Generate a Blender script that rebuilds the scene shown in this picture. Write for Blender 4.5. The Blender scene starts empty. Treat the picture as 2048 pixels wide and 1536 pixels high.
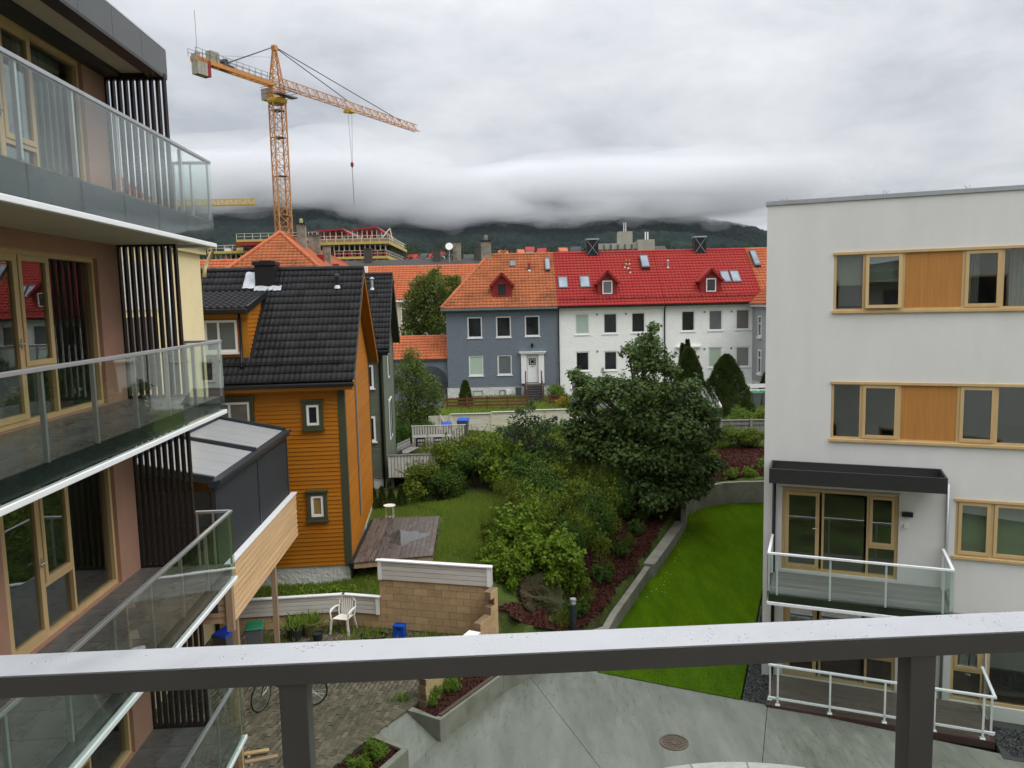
import bpy, math, random
import numpy as np
from mathutils import Vector, Matrix
S = bpy.context.scene
COL = S.collection
rnd = random.Random(7)
R = math.radians
# ------------------------------------------------------------------ camera
FPX, CX, CY, EYE = 1540.0, 1024.0, 768.0, 9.35          # photograph's own pixels (2048 x 1536)
PITCH, ROLL = R(6.1), R(1.3)
_f = np.array([0, math.cos(PITCH), -math.sin(PITCH)])
_r0 = np.array([1.0, 0, 0]); _u0 = np.array([0, math.sin(PITCH), math.cos(PITCH)])
_R = _r0 * math.cos(ROLL) - _u0 * math.sin(ROLL)
_U = _r0 * math.sin(ROLL) + _u0 * math.cos(ROLL)
cam = bpy.data.cameras.new('camera'); cam.sensor_width = 36; cam.lens = 36 * FPX / 2048
cam.clip_start = 0.05; cam.clip_end = 12000
cam_o = bpy.data.objects.new('camera', cam); COL.objects.link(cam_o)
m = Matrix(((_R[0], _U[0], -_f[0], 0), (_R[1], _U[1], -_f[1], 0), (_R[2], _U[2], -_f[2], EYE), (0, 0, 0, 1)))
cam_o.matrix_world = m; S.camera = cam_o
O3 = np.array([0, 0, EYE])
def ray(x, y): return _f + _R * (x - CX) / FPX - _U * (y - CY) / FPX
def AZ(x, y, z): d = ray(x, y); return O3 + d * ((z - EYE) / d[2])          # pixel -> point at height z
def AY(x, y, Y): d = ray(x, y); return O3 + d * (Y / d[1])                  # pixel -> point at depth Y
# ------------------------------------------------------------------ world, sun, exposure
SUN_EL, SUN_AZ = R(52), R(115)     # azimuth clockwise from +Y: light from the right, a little behind
W = bpy.data.worlds.new('World'); S.world = W; W.use_nodes = True
nt = W.node_tree; N = nt.nodes; L = nt.links
for n_ in list(N): N.remove(n_)
def node(t, **k):
    n_ = N.new(t)
    for a, b in k.items(): setattr(n_, a, b)
    return n_
out = node('ShaderNodeOutputWorld'); bg = node('ShaderNodeBackground'); bg.inputs[1].default_value = 0.1
sky = node('ShaderNodeTexSky', sky_type='NISHITA', sun_disc=False, sun_elevation=SUN_EL, sun_rotation=SUN_AZ)
tc = node('ShaderNodeTexCoord'); sep = node('ShaderNodeSeparateXYZ'); L.new(tc.outputs['Generated'], sep.inputs[0])
def math_(op, a, b=None, c=None, clamp=False):
    n_ = node('ShaderNodeMath', operation=op, use_clamp=clamp)
    for i, v in enumerate((a, b, c)):
        if v is None: continue
        if isinstance(v, (int, float)): n_.inputs[i].default_value = v
        else: L.new(v, n_.inputs[i])
    return n_.outputs[0]
zc = math_('MAXIMUM', sep.outputs[2], 0.0)
den = math_('ADD', zc, 0.16)
comb = node('ShaderNodeCombineXYZ')                       # direction -> a flat cloud deck overhead
L.new(math_('DIVIDE', sep.outputs[0], den), comb.inputs[0]); L.new(math_('DIVIDE', sep.outputs[1], den), comb.inputs[1])
def noise(scale, det, rough, dist=0.0, vec=None, off=0.0):
    n_ = node('ShaderNodeTexNoise'); n_.inputs['Scale'].default_value = scale; n_.inputs['Detail'].default_value = det
    n_.inputs['Roughness'].default_value = rough; n_.inputs['Distortion'].default_value = dist
    mp = node('ShaderNodeMapping'); mp.inputs['Location'].default_value = (off, off * 1.7, off * .3)
    L.new(vec or comb.outputs[0], mp.inputs[0]); L.new(mp.outputs[0], n_.inputs['Vector']); return n_.outputs[0]
n1 = noise(0.75, 7, 0.55, 0.5, off=3.1); n2 = noise(2.3, 8, 0.58, 0.4, off=9.7)
n3 = noise(5.5, 9, 0.6, 0.3, vec=tc.outputs['Generated'], off=1.3)
nn = math_('ADD', math_('MULTIPLY', n1, 0.5), math_('ADD', math_('MULTIPLY', n2, 0.25), math_('MULTIPLY', n3, 0.25)))
ramp = node('ShaderNodeValToRGB'); L.new(nn, ramp.inputs[0])
e = ramp.color_ramp.elements
e[0].position = .38; e[0].color = (4.1, 4.3, 4.7, 1)
e[1].position = .63; e[1].color = (7.7, 7.75, 7.9, 1)
x = e.new(.5); x.color = (6.0, 6.15, 6.45, 1)
# overcast luminance: the zenith is about three times as bright as the horizon
grad = math_('ADD', 0.82, math_('MULTIPLY', math_('MULTIPLY', zc, zc), 2.3))
mul = node('ShaderNodeMix', data_type='RGBA', blend_type='MULTIPLY'); mul.inputs[0].default_value = 1
L.new(ramp.outputs[0], mul.inputs[6]); L.new(grad, mul.inputs[7])
mix = node('ShaderNodeMix', data_type='RGBA'); mix.inputs[0].default_value = 0.95
L.new(sky.outputs[0], mix.inputs[6]); L.new(mul.outputs[2], mix.inputs[7])
L.new(mix.outputs[2], bg.inputs[0]); L.new(bg.outputs[0], out.inputs[0])
sl = bpy.data.lights.new('sun', 'SUN'); sl.energy = 1.5; sl.angle = R(45); sl.color = (1, .97, .92)
so = bpy.data.objects.new('sun', sl); COL.objects.link(so)
sd = Vector((math.sin(SUN_AZ) * math.cos(SUN_EL), math.cos(SUN_AZ) * math.cos(SUN_EL), math.sin(SUN_EL)))
so.rotation_euler = sd.to_track_quat('Z', 'Y').to_euler(); so.location = (40, -20, 60)
vs = S.view_settings; vs.view_transform = 'Standard'; vs.look = 'None'; vs.exposure = 0.36; vs.gamma = 1
S.render.engine = 'CYCLES'; S.cycles.use_denoising = True; S.cycles.max_bounces = 8; S.cycles.transparent_max_bounces = 24
S.cycles.volume_bounces = 4; S.cycles.caustics_reflective = False; S.cycles.caustics_refractive = False
S.cycles.sample_clamp_indirect = 6
# ------------------------------------------------------------------ materials
MATS = {}
def newmat(name):
    mt = bpy.data.materials.new(name); mt.use_nodes = True; MATS[name] = mt
    t = mt.node_tree
    for q in list(t.nodes): t.nodes.remove(q)
    o = t.nodes.new('ShaderNodeOutputMaterial'); return mt, t, o
def mat(name, col, rough=.6, var=.12, vs=3.0, bump=0.0, bs=25.0, metal=0.0, spec=.22, stretch=(1, 1, 1), piece=0.0, coat=0.0, col2=None, c2s=1.2, c2t=(.45, .6), bdist=.01, rvar=0.0, bdet=4):
    if name in MATS: return MATS[name]
    mt, t, o = newmat(name); n = t.nodes; l = t.links
    p = n.new('ShaderNodeBsdfPrincipled'); l.new(p.outputs[0], o.inputs[0])
    p.inputs['Roughness'].default_value = rough; p.inputs['Metallic'].default_value = metal
    p.inputs['Specular IOR Level'].default_value = spec; p.inputs['Coat Weight'].default_value = coat
    c = n.new('ShaderNodeTexCoord'); mp = n.new('ShaderNodeMapping'); mp.inputs['Scale'].default_value = stretch
    oi = n.new('ShaderNodeObjectInfo')
    va = n.new('ShaderNodeVectorMath'); va.operation = 'ADD'
    sc = n.new('ShaderNodeVectorMath'); sc.operation = 'SCALE'; sc.inputs[3].default_value = 37.0 if piece else 0.0
    cb = n.new('ShaderNodeCombineXYZ')
    for i in range(3): l.new(oi.outputs['Random'], cb.inputs[i])
    l.new(cb.outputs[0], sc.inputs[0]); l.new(c.outputs['Object'], va.inputs[0]); l.new(sc.outputs[0], va.inputs[1])
    l.new(va.outputs[0], mp.inputs[0])
    nz = n.new('ShaderNodeTexNoise'); nz.inputs['Scale'].default_value = vs; nz.inputs['Detail'].default_value = 6; nz.inputs['Roughness'].default_value = .62
    l.new(mp.outputs[0], nz.inputs['Vector'])
    mr = n.new('ShaderNodeMapRange'); mr.inputs[1].default_value = .25; mr.inputs[2].default_value = .75
    mr.inputs[3].default_value = 1 - var; mr.inputs[4].default_value = 1 + var; l.new(nz.outputs[0], mr.inputs[0])
    fac = mr.outputs[0]
    if piece:
        pr = n.new('ShaderNodeMapRange'); pr.inputs[3].default_value = 1 - piece; pr.inputs[4].default_value = 1 + piece
        l.new(oi.outputs['Random'], pr.inputs[0])
        mm = n.new('ShaderNodeMath'); mm.operation = 'MULTIPLY'; l.new(fac, mm.inputs[0]); l.new(pr.outputs[0], mm.inputs[1]); fac = mm.outputs[0]
    base = n.new('ShaderNodeRGB'); base.outputs[0].default_value = (*col, 1); bo = base.outputs[0]
    if col2:
        n2_ = n.new('ShaderNodeTexNoise'); n2_.inputs['Scale'].default_value = c2s; n2_.inputs['Detail'].default_value = 8; n2_.inputs['Roughness'].default_value = .65
        l.new(mp.outputs[0], n2_.inputs['Vector'])
        m2 = n.new('ShaderNodeMapRange'); m2.inputs[1].default_value = c2t[0]; m2.inputs[2].default_value = c2t[1]; l.new(n2_.outputs[0], m2.inputs[0])
        mx = n.new('ShaderNodeMix'); mx.data_type = 'RGBA'; l.new(m2.outputs[0], mx.inputs[0]); l.new(bo, mx.inputs[6]); mx.inputs[7].default_value = (*col2, 1); bo = mx.outputs[2]
    vm = n.new('ShaderNodeVectorMath'); vm.operation = 'SCALE'; l.new(bo, vm.inputs[0]); l.new(fac, vm.inputs[3])
    l.new(vm.outputs[0], p.inputs['Base Color'])
    if rvar:
        rr = n.new('ShaderNodeMapRange'); rr.inputs[1].default_value = .35; rr.inputs[2].default_value = .65
        rr.inputs[3].default_value = max(.02, rough - rvar); rr.inputs[4].default_value = min(1, rough + rvar); l.new(nz.outputs[0], rr.inputs[0]); l.new(rr.outputs[0], p.inputs['Roughness'])
    if bump:
        bn = n.new('ShaderNodeTexNoise'); bn.inputs['Scale'].default_value = bs; bn.inputs['Detail'].default_value = bdet; l.new(mp.outputs[0], bn.inputs['Vector'])
        b = n.new('ShaderNodeBump'); b.inputs['Strength'].default_value = bump; b.inputs['Distance'].default_value = bdist
        l.new(bn.outputs[0], b.inputs['Height']); l.new(b.outputs[0], p.inputs['Normal'])
    return mt
def glassmat(name, tint=(.86, .93, .91), ior=1.5, rough=0.0, boost=1.0):
    mt, t, o = newmat(name); n = t.nodes; l = t.links
    tr = n.new('ShaderNodeBsdfTransparent'); tr.inputs[0].default_value = (*tint, 1)
    gl = n.new('ShaderNodeBsdfGlossy'); gl.inputs['Roughness'].default_value = rough; gl.inputs[0].default_value = (.97, 1, .99, 1)
    lw = n.new('ShaderNodeLayerWeight'); lw.inputs[0].default_value = .5           # Schlick: same from both sides of the pane
    pw5 = n.new('ShaderNodeMath'); pw5.operation = 'POWER'; pw5.inputs[1].default_value = 5.0; l.new(lw.outputs['Facing'], pw5.inputs[0])
    f0 = ((ior - 1) / (ior + 1)) ** 2 * boost
    mu = n.new('ShaderNodeMath'); mu.operation = 'MULTIPLY_ADD'; mu.use_clamp = True; mu.inputs[1].default_value = 1 - f0; mu.inputs[2].default_value = f0; l.new(pw5.outputs[0], mu.inputs[0])
    c = n.new('ShaderNodeTexCoord'); nz = n.new('ShaderNodeTexNoise'); nz.inputs['Scale'].default_value = 1.1; nz.inputs['Detail'].default_value = 1
    l.new(c.outputs['Object'], nz.inputs['Vector']); b = n.new('ShaderNodeBump'); b.inputs['Strength'].default_value = .12; b.inputs['Distance'].default_value = .01
    l.new(nz.outputs[0], b.inputs['Height']); l.new(b.outputs[0], gl.inputs['Normal'])
    mx = n.new('ShaderNodeMixShader'); l.new(mu.outputs[0], mx.inputs[0]); l.new(tr.outputs[0], mx.inputs[1]); l.new(gl.outputs[0], mx.inputs[2]); l.new(mx.outputs[0], o.inputs[0])
    return mt
def leafmat(name, col, col2, tr=.35, rough=.5, spec=.2):
    mt, t, o = newmat(name); n = t.nodes; l = t.links
    g = n.new('ShaderNodeNewGeometry'); mx = n.new('ShaderNodeMix'); mx.data_type = 'RGBA'
    mx.inputs[6].default_value = (*col, 1); mx.inputs[7].default_value = (*col2, 1); l.new(g.outputs['Random Per Island'], mx.inputs[0])
    p = n.new('ShaderNodeBsdfPrincipled'); p.inputs['Roughness'].default_value = rough; p.inputs['Specular IOR Level'].default_value = spec; l.new(mx.outputs[2], p.inputs[0])
    tl = n.new('ShaderNodeBsdfTranslucent'); l.new(mx.outputs[2], tl.inputs[0])
    ms = n.new('ShaderNodeMixShader'); ms.inputs[0].default_value = tr; l.new(p.outputs[0], ms.inputs[1]); l.new(tl.outputs[0], ms.inputs[2]); l.new(ms.outputs[0], o.inputs[0])
    return mt
# ------------------------------------------------------------------ building blocks
def tag(o, label=None, cat=None, group=None, kind=None):
    if label: o['label'] = label
    if cat: o['category'] = cat
    if group: o['group'] = group
    if kind: o['kind'] = kind
    return o
def thing(name, label, cat, loc=(0, 0, 0), rz=0.0, group=None):
    o = bpy.data.objects.new(name, None); COL.objects.link(o); o.location = tuple(map(float, loc)); o.rotation_euler = (0, 0, rz); o.empty_display_size = .2
    return tag(o, label, cat, group)
def link(name, me, mt=None, parent=None, smooth=False):
    o = bpy.data.objects.new(name, me); COL.objects.link(o)
    if mt is not None and not me.materials: me.materials.append(MATS[mt] if isinstance(mt, str) else mt)
    if parent is not None: o.parent = parent
    if smooth: me.polygons.foreach_set('use_smooth', [True] * len(me.polygons))
    return o
def npmesh(name, V, Fc):
    me = bpy.data.meshes.new(name); V = np.asarray(V, np.float32); Fc = np.asarray(Fc, np.int32)
    nf, k = Fc.shape
    me.vertices.add(len(V)); me.vertices.foreach_set('co', V.ravel())
    me.loops.add(nf * k); me.loops.foreach_set('vertex_index', Fc.ravel())
    me.polygons.add(nf); me.polygons.foreach_set('loop_start', np.arange(0, nf * k, k, dtype=np.int32))
    me.polygons.foreach_set('loop_total', np.full(nf, k, np.int32)); me.update(calc_edges=True); me.validate(); return me
class MB:
    def __init__(s): s.v = []; s.f = []
    def add(s, vs_, fs): b = len(s.v); s.v += [tuple(map(float, q)) for q in vs_]; s.f += [tuple(b + i for i in f) for f in fs]; return s
    def box(s, x0, y0, z0, x1, y1, z1):
        return s.add([(x0, y0, z0), (x1, y0, z0), (x1, y1, z0), (x0, y1, z0), (x0, y0, z1), (x1, y0, z1), (x1, y1, z1), (x0, y1, z1)],
                     [(0, 3, 2, 1), (4, 5, 6, 7), (0, 1, 5, 4), (1, 2, 6, 5), (2, 3, 7, 6), (3, 0, 4, 7)])
    def bar(s, p, q, w, h, up=(0, 0, 1)):
        p = Vector(p); q = Vector(q); d = (q - p).normalized(); u = Vector(up)
        if abs(d.dot(u)) > .99: u = Vector((0, 1, 0))
        sd_ = d.cross(u).normalized() * (w / 2); u = sd_.cross(d).normalized() * (h / 2)
        c = [p - sd_ - u, p + sd_ - u, p + sd_ + u, p - sd_ + u]; c2 = [v + (q - p) for v in c]
        return s.add(c + c2, [(0, 3, 2, 1), (4, 5, 6, 7), (0, 1, 5, 4), (1, 2, 6, 5), (2, 3, 7, 6), (3, 0, 4, 7)])
    def tube(s, pts, r, n=6, cap=True):
        pts = [Vector(p) for p in pts]; rs = r if isinstance(r, (list, tuple)) else [r] * len(pts); rings = []; vv = []; ff = []
        ref = Vector((0, 0, 1))
        for i, p in enumerate(pts):
            d = (pts[min(i + 1, len(pts) - 1)] - pts[max(i - 1, 0)])
            d = d.normalized() if d.length > 1e-9 else Vector((0, 0, 1))
            a = d.cross(ref)
            if a.length < .05: a = d.cross(Vector((1, 0, 0)))
            a.normalize(); b = d.cross(a).normalized(); rings.append(len(vv))
            for k in range(n):
                t = 2 * math.pi * k / n; vv.append(p + (a * math.cos(t) + b * math.sin(t)) * rs[i])
        for i in range(len(pts) - 1):
            for k in range(n):
                k2 = (k + 1) % n; ff.append((rings[i] + k, rings[i] + k2, rings[i + 1] + k2, rings[i + 1] + k))
        if cap: ff.append(tuple(range(n))[::-1]); ff.append(tuple(rings[-1] + k for k in range(n)))
        return s.add(vv, ff)
    def lathe(s, prof, n=16, c=(0, 0, 0)):
        vv = []; ff = []
        for (r, z) in prof:
            for k in range(n):
                t = 2 * math.pi * k / n; vv.append((c[0] + r * math.cos(t), c[1] + r * math.sin(t), c[2] + z))
        for i in range(len(prof) - 1):
            for k in range(n):
                k2 = (k + 1) % n; ff.append((i * n + k, i * n + k2, (i + 1) * n + k2, (i + 1) * n + k))
        ff.append(tuple(range(n))[::-1]); ff.append(tuple((len(prof) - 1) * n + k for k in range(n)))
        return s.add(vv, ff)
    def prism(s, poly, z0, z1):           # poly in xy
        n = len(poly); return s.add([(x_, y_, z0) for x_, y_ in poly] + [(x_, y_, z1) for x_, y_ in poly],
            [tuple(range(n))[::-1], tuple(range(n, 2 * n))] + [(i, (i + 1) % n, n + (i + 1) % n, n + i) for i in range(n)])
    def extr(s, poly, d):                 # poly of 3D points, extruded by vector d
        n = len(poly); return s.add(list(poly) + [tuple(np.array(p) + np.array(d)) for p in poly],
            [tuple(range(n)), tuple(range(n, 2 * n))[::-1]] + [(i, n + i, n + (i + 1) % n, (i + 1) % n) for i in range(n)])
    def poly(s, pts): return s.add(pts, [tuple(range(len(pts)))])
    def mesh(s, name): me = bpy.data.meshes.new(name); me.from_pydata(s.v, [], s.f); me.update(); return me
    def build(s, name, mt, parent=None, smooth=False, bevel=0.0, recalc=False):
        o = link(name, s.mesh(name), mt, parent, smooth)
        if bevel:
            b = o.modifiers.new('bevel', 'BEVEL'); b.width = bevel; b.segments = 2; b.limit_method = 'ANGLE'
        return o
def box(name, mt, parent, x0, y0, z0, x1, y1, z1, bevel=0.0): return MB().box(x0, y0, z0, x1, y1, z1).build(name, mt, parent, bevel=bevel)
def copy_tree(o, parent=None):
    c = o.copy(); COL.objects.link(c); c.parent = parent
    for ch in list(o.children): copy_tree(ch, c)
    return c
# wall slab in the local xz plane (front face at y=yf, thickness t inwards +y) with rectangular holes
def holed(mb, x0, x1, z0, z1, holes, yf=0.0, t=.3):
    xs = sorted({x0, x1, *[h[0] for h in holes], *[h[1] for h in holes]}); zs = sorted({z0, z1, *[h[2] for h in holes], *[h[3] for h in holes]})
    xs = [q for q in xs if x0 <= q <= x1]; zs = [q for q in zs if z0 <= q <= z1]
    for i in range(len(xs) - 1):
        for j in range(len(zs) - 1):
            cx, cz = (xs[i] + xs[i + 1]) / 2, (zs[j] + zs[j + 1]) / 2
            if any(h[0] < cx < h[1] and h[2] < cz < h[3] for h in holes): continue
            mb.poly([(xs[i], yf, zs[j]), (xs[i + 1], yf, zs[j]), (xs[i + 1], yf, zs[j + 1]), (xs[i], yf, zs[j + 1])])
    for (a, b, c, d) in holes:
        mb.poly([(a, yf, c), (a, yf, d), (a, yf + t, d), (a, yf + t, c)]); mb.poly([(b, yf, c), (b, yf + t, c), (b, yf + t, d), (b, yf, d)])
        mb.poly([(a, yf, d), (b, yf, d), (b, yf + t, d), (a, yf + t, d)]); mb.poly([(a, yf, c), (a, yf + t, c), (b, yf + t, c), (b, yf, c)])
    return mb
def frame_mb(x0, x1, z0, z1, w, y0, y1, mb=None):
    mb = mb or MB()
    mb.box(x0, y0, z0, x0 + w, y1, z1).box(x1 - w, y0, z0, x1, y1, z1).box(x0 + w, y0, z1 - w, x1 - w, y1, z1).box(x0 + w, y0, z0, x1 - w, y1, z0 + w); return mb
def window(parent, x0, x1, z0, z1, y=0.0, fw=.07, fm='white_paint', pm='dark_pane', sill=None, mull=(), dep=.06, casing=None, cw=.1, name='window', blind=None):
    w = frame_mb(x0, x1, z0, z1, fw, y - .01, y + dep)
    for mx in mull: w.box(mx - fw * .45, y - .005, z0 + fw, mx + fw * .45, y + dep, z1 - fw)
    o = w.build(name, fm, parent)
    edges = [x0 + fw] + list(mull) + [x1 - fw]
    for i in range(len(edges) - 1):
        MB().box(edges[i] + (.0 if i == 0 else fw * .45), y + .025, z0 + fw, edges[i + 1] - (.0 if i == len(edges) - 2 else fw * .45), y + .035, z1 - fw).build('pane', pm, o)
    if blind:
        box('blind', blind[0], o, x0 + fw + .01, y + .05, z1 - fw - (z1 - z0 - 2 * fw) * blind[1], x1 - fw - .01, y + .06, z1 - fw)
    if sill: MB().box(x0 - .06, y - sill, z0 - .07, x1 + .06, y + .01, z0 - .002).build('sill', fm, o)
    if casing: frame_mb(x0 - cw, x1 + cw, z0 - cw, z1 + cw, cw - .001, y - .03, y + .05).box(x0 - cw - .04, y - .07, z1 + cw, x1 + cw + .04, y + .05, z1 + cw + .05).box(x0 - cw - .04, y - .08, z0 - cw - .04, x1 + cw + .04, y + .05, z0 - cw).build('casing', casing, o)
    return o
# ------------------------------------------------------------------ material list
mat('white_paint', (.78, .78, .76), .45, .05, 4, .15, 40)
mat('aluminium', (.62, .64, .66), .32, .05, 3, .05, 60, metal=.85)
mat('white_trim', (.80, .81, .82), .35, .04, 3)
mat('rail_metal', (.76, .77, .78), .32, .04, 6, .05, 45, metal=.25, rvar=.12, bdist=.001, spec=.5, col2=(.70, .71, .73), c2s=9, c2t=(.5, .75))
mat('water_film', (.70, .71, .73), .03, .02, 3, spec=1.0, coat=1.0, metal=.2)
mat('rail_dark', (.27, .25, .225), .45, .08, 5, .05, 60)
mat('dark_slab', (.022, .026, .026), .25, .1, 3)
mat('fascia_grey', (.10, .105, .105), .38, .08, 2, metal=.3)
mat('soffit', (.60, .54, .43), .8, .06, 2, .1, 40)
mat('terracotta', (.40, .225, .16), .85, .08, 3, .25, 120)
mat('slat_brown', (.022, .015, .013), .55, .2, 6, .2, 40, stretch=(1, 1, .1))
mat('balcony_tile', (.10, .095, .09), .32, .22, 2.2, .05, 40, spec=.5, col2=(.17, .165, .155), c2s=1.1, rvar=.1)
mat('pine', (.58, .41, .205), .5, .1, 4, .06, 30, stretch=(1, 1, .15))
mat('oak_panel', (.47, .215, .058), .5, .16, 6, .08, 40, stretch=(3, 1, .12))
mat('render_white', (.745, .735, .71), .9, .05, .9, .5, 120, col2=(.69, .682, .655), c2s=.7, c2t=(.4, .72), bdist=.008, stretch=(1, 1, .35))
mat('room', (.42, .40, .38), .9, .1, 1)
mat('room_floor', (.2, .14, .09), .5, .1, 1)
mat('curtain_green', (.55, .62, .52), .9, .06, 8, stretch=(6, 6, .2))
mat('curtain_white', (.62, .62, .56), .9, .15, 9, .2, 12, stretch=(5, 5, .15))
mat('black_metal', (.016, .017, .018), .35, .1, 4)
mat('canopy_black', (.035, .035, .034), .4, .08, 3)
mat('deck_grey', (.18, .18, .175), .4, .2, 5, .1, 40, piece=.15, stretch=(.3, 1, 1), rvar=.12)
mat('deck_brown', (.12, .085, .07), .35, .2, 5, .1, 40, piece=.18, stretch=(.3, 1, 1), rvar=.12)
mat('plinth_brown', (.075, .04, .033), .5, .1, 4)
mat('concrete', (.205, .205, .176), .42, .16, 5, .25, 140, stretch=(2.2, .5, 1), spec=.45, col2=(.130, .130, .108), c2s=.9, c2t=(.36, .68), rvar=.2, bdist=.004)
mat('concrete_wall', (.22, .215, .175), .75, .18, 2.2, .3, 40, col2=(.13, .125, .09), c2s=1.5, c2t=(.45, .75), bdist=.008)
mat('wall_cap', (.36, .35, .29), .7, .15, 4, .2, 50)
mat('pale_stone', (.42, .41, .38), .6, .15, 4, .2, 60, piece=.08)
mat('paver', (.125, .102, .074), .85, .25, 7, .4, 70, piece=.3, col2=(.075, .07, .036), c2s=1.1, c2t=(.45, .7))
mat('block_mortar', (.20, .14, .085), .9, .2, 6)
mat('mortar_bed', (.062, .06, .036), .9, .3, 6, .5, 60)
mat('block', (.46, .32, .175), .85, .14, 5, .4, 60, piece=.10, col2=(.24, .16, .085), c2s=2.5, c2t=(.55, .8))
mat('weathered_white', (.60, .575, .53), .6, .14, 3, .2, 40, piece=.05, stretch=(.4, 1, 2), col2=(.36, .33, .28), c2s=3, c2t=(.58, .8))
mat('fence_cream', (.68, .64, .52), .7, .12, 3, .2, 40, piece=.07, stretch=(.4, 1, 2), col2=(.36, .34, .25), c2s=2, c2t=(.55, .8))
mat('orange_board', (.37, .128, .006), .55, .10, 3, .2, 50, piece=.10, stretch=(.3, .3, 5))
mat('orange_trim', (.36, .15, .015), .5, .1, 3)
mat('dark_green', (.055, .062, .036), .5, .1, 3, .1, 40)
mat('green_board', (.115, .135, .10), .55, .1, 3, .15, 50, piece=.07, stretch=(.25, .25, 2))
mat('foundation', (.58, .58, .55), .9, .1, 4, 1.0, 9, bdist=.05)
mat('black_tile', (.016, .016, .017), .55, .25, 8, .15, 60, piece=.3, spec=.14)
mat('black_sheet', (.016, .016, .017), .4, .15, 3)
mat('orange_tile', (.46, .130, .052), .7, .22, 6, .3, 40, col2=(.30, .085, .03), c2s=1.4, c2t=(.5, .75))
mat('orange_tile_old', (.40, .125, .048), .75, .25, 6, .3, 40, col2=(.20, .075, .032), c2s=.9, c2t=(.45, .72))
mat('red_tile', (.33, .021, .019), .6, .12, 5, .1, 40, col2=(.32, .03, .02), c2s=.8)
mat('blue_plaster', (.155, .182, .212), .9, .07, 2, .5, 6, bdist=.06)
mat('white_plaster', (.86, .86, .825), .9, .05, 1.5, .4, 6, bdist=.06)
mat('grey_plaster', (.32, .335, .345), .9, .06, 2, .6, 9, bdist=.05)
mat('cream_plaster', (.74, .62, .36), .9, .05, 1.5, .4, 20, bdist=.02)
mat('beige_plaster', (.60, .56, .45), .9, .06, 1.5, .4, 20)
mat('red_paint', (.25, .022, .020), .5, .12, 4)
mat('gutter_black', (.014, .014, .015), .4, .1, 3)
mat('lead', (.42, .44, .46), .5, .2, 8, .5, 20, metal=.3)
mat('zinc', (.42, .44, .45), .4, .12, 5, metal=.6)
mat('chimney_grey', (.26, .24, .20), .9, .2, 3, .5, 20, col2=(.14, .13, .1))
mat('fence_redbrown', (.145, .05, .03), .65, .15, 5, piece=.1)
mat('step_dark', (.06, .055, .05), .7, .2, 4)
mat('grey_plank', (.235, .23, .215), .8, .2, 5, .2, 40, piece=.14, stretch=(2, 2, .3))
mat('brown_plank', (.10, .065, .05), .6, .2, 5, piece=.15)
mat('new_wood', (.55, .37, .2), .65, .14, 5, .15, 40, piece=.1, stretch=(.15, .6, 6), col2=(.46, .30, .16), c2s=3)
mat('post_wood', (.34, .235, .15), .7, .16, 5, .2, 40, stretch=(2, 2, .2))
mat('screen_fabric', (.032, .036, .040), .75, .05, 2, .1, 300)
mat('anthracite', (.030, .038, .044), .35, .08, 3)
mat('polycarbonate', (.30, .31, .32), .3, .06, 2)
mat('wet_deck', (.085, .062, .048), .40, .25, 5, .12, 40, piece=.2, stretch=(1.5, .25, 1), rvar=.3, spec=.5)
mat('rock', (.062, .044, .024), .9, .35, 2.5, 1, 5, col2=(.05, .058, .022), c2s=1.3, bdist=.15, bdet=8)
mat('mulch_bed', (.050, .017, .012), .95, .3, 14, 1, 45, bdist=.03)
mat('soil', (.055, .05, .026), .95, .3, 4, 1, 20, col2=(.075, .11, .025), c2s=.8, c2t=(.4, .55), bdist=.05, spec=.05)
mat('lawn_ground', (.058, .122, .004), .9, .28, 1.6, .6, 70, spec=.0, col2=(.080, .140, .004), c2s=.45, c2t=(.38, .66), bdist=.03, stretch=(1.6, .35, 1))
mat('asphalt', (.055, .055, .055), .8, .2, 1)
mat('bark', (.06, .047, .033), .9, .3, 8, .8, 20, stretch=(1, 1, .3), bdist=.03)
mat('rust_iron', (.16, .105, .085), .55, .2, 9, .3, 60, metal=.4)
mat('hole_black', (.008, .008, .008), .8, .1)
mat('plastic_white', (.76, .74, .67), .4, .06, 4)
mat('plastic_blue', (.012, .075, .42), .4, .1, 3)
mat('plastic_royal', (.02, .06, .5), .45, .1, 3)
mat('plastic_green', (.02, .16, .08), .45, .1, 3)
mat('bin_grey', (.105, .11, .115), .5, .08, 3)
mat('pot_olive', (.12, .11, .04), .5, .1, 3)
mat('pot_dark', (.025, .03, .032), .35, .1, 3)
mat('tyre', (.012, .012, .012), .7, .1)
mat('crane_orange', (.50, .225, .07), .5, .12, 1)
mat('crane_yellow', (.55, .36, .05), .5, .12, 1)
mat('steel_dark', (.08, .08, .085), .5, .1)
mat('counterweight', (.33, .31, .26), .9, .15, 2)
mat('formwork_yellow', (.50, .36, .10), .6, .15, 1)
mat('formwork_red', (.30, .025, .025), .6, .15, 1)
mat('site_concrete', (.3, .29, .27), .9, .1, 1)
mat('shade_dark', (.03, .028, .026), .9, .1, 1)  # near-black colour standing in for shade in gaps and open interiors
mat('hivis', (.65, .75, .03), .7, .05)
mat('skin', (.5, .3, .22), .6, .03)
mat('trousers', (.05, .055, .08), .8, .05)
mat('lichen', (.34, .35, .16), .9, .2, 6)
mat('forest', (.008, .0145, .0145), 1.0, .6, .05, 1, .12, spec=.02, col2=(.017, .027, .020), c2s=.009, c2t=(.4, .65), bdist=3.0, bdet=6)  # distance haze and its blue are partly put into this colour
mat('office_concrete', (.34, .32, .27), .9, .2, .6)
mat('far_white', (.6, .6, .57), .9, .1)
mat('moss', (.10, .13, .03), .95, .3, 6)
mat('yellow_pipe', (.65, .52, .28), .5, .05)
mat('frosted', (.25, .17, .06), .3, .15, 20)
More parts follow.
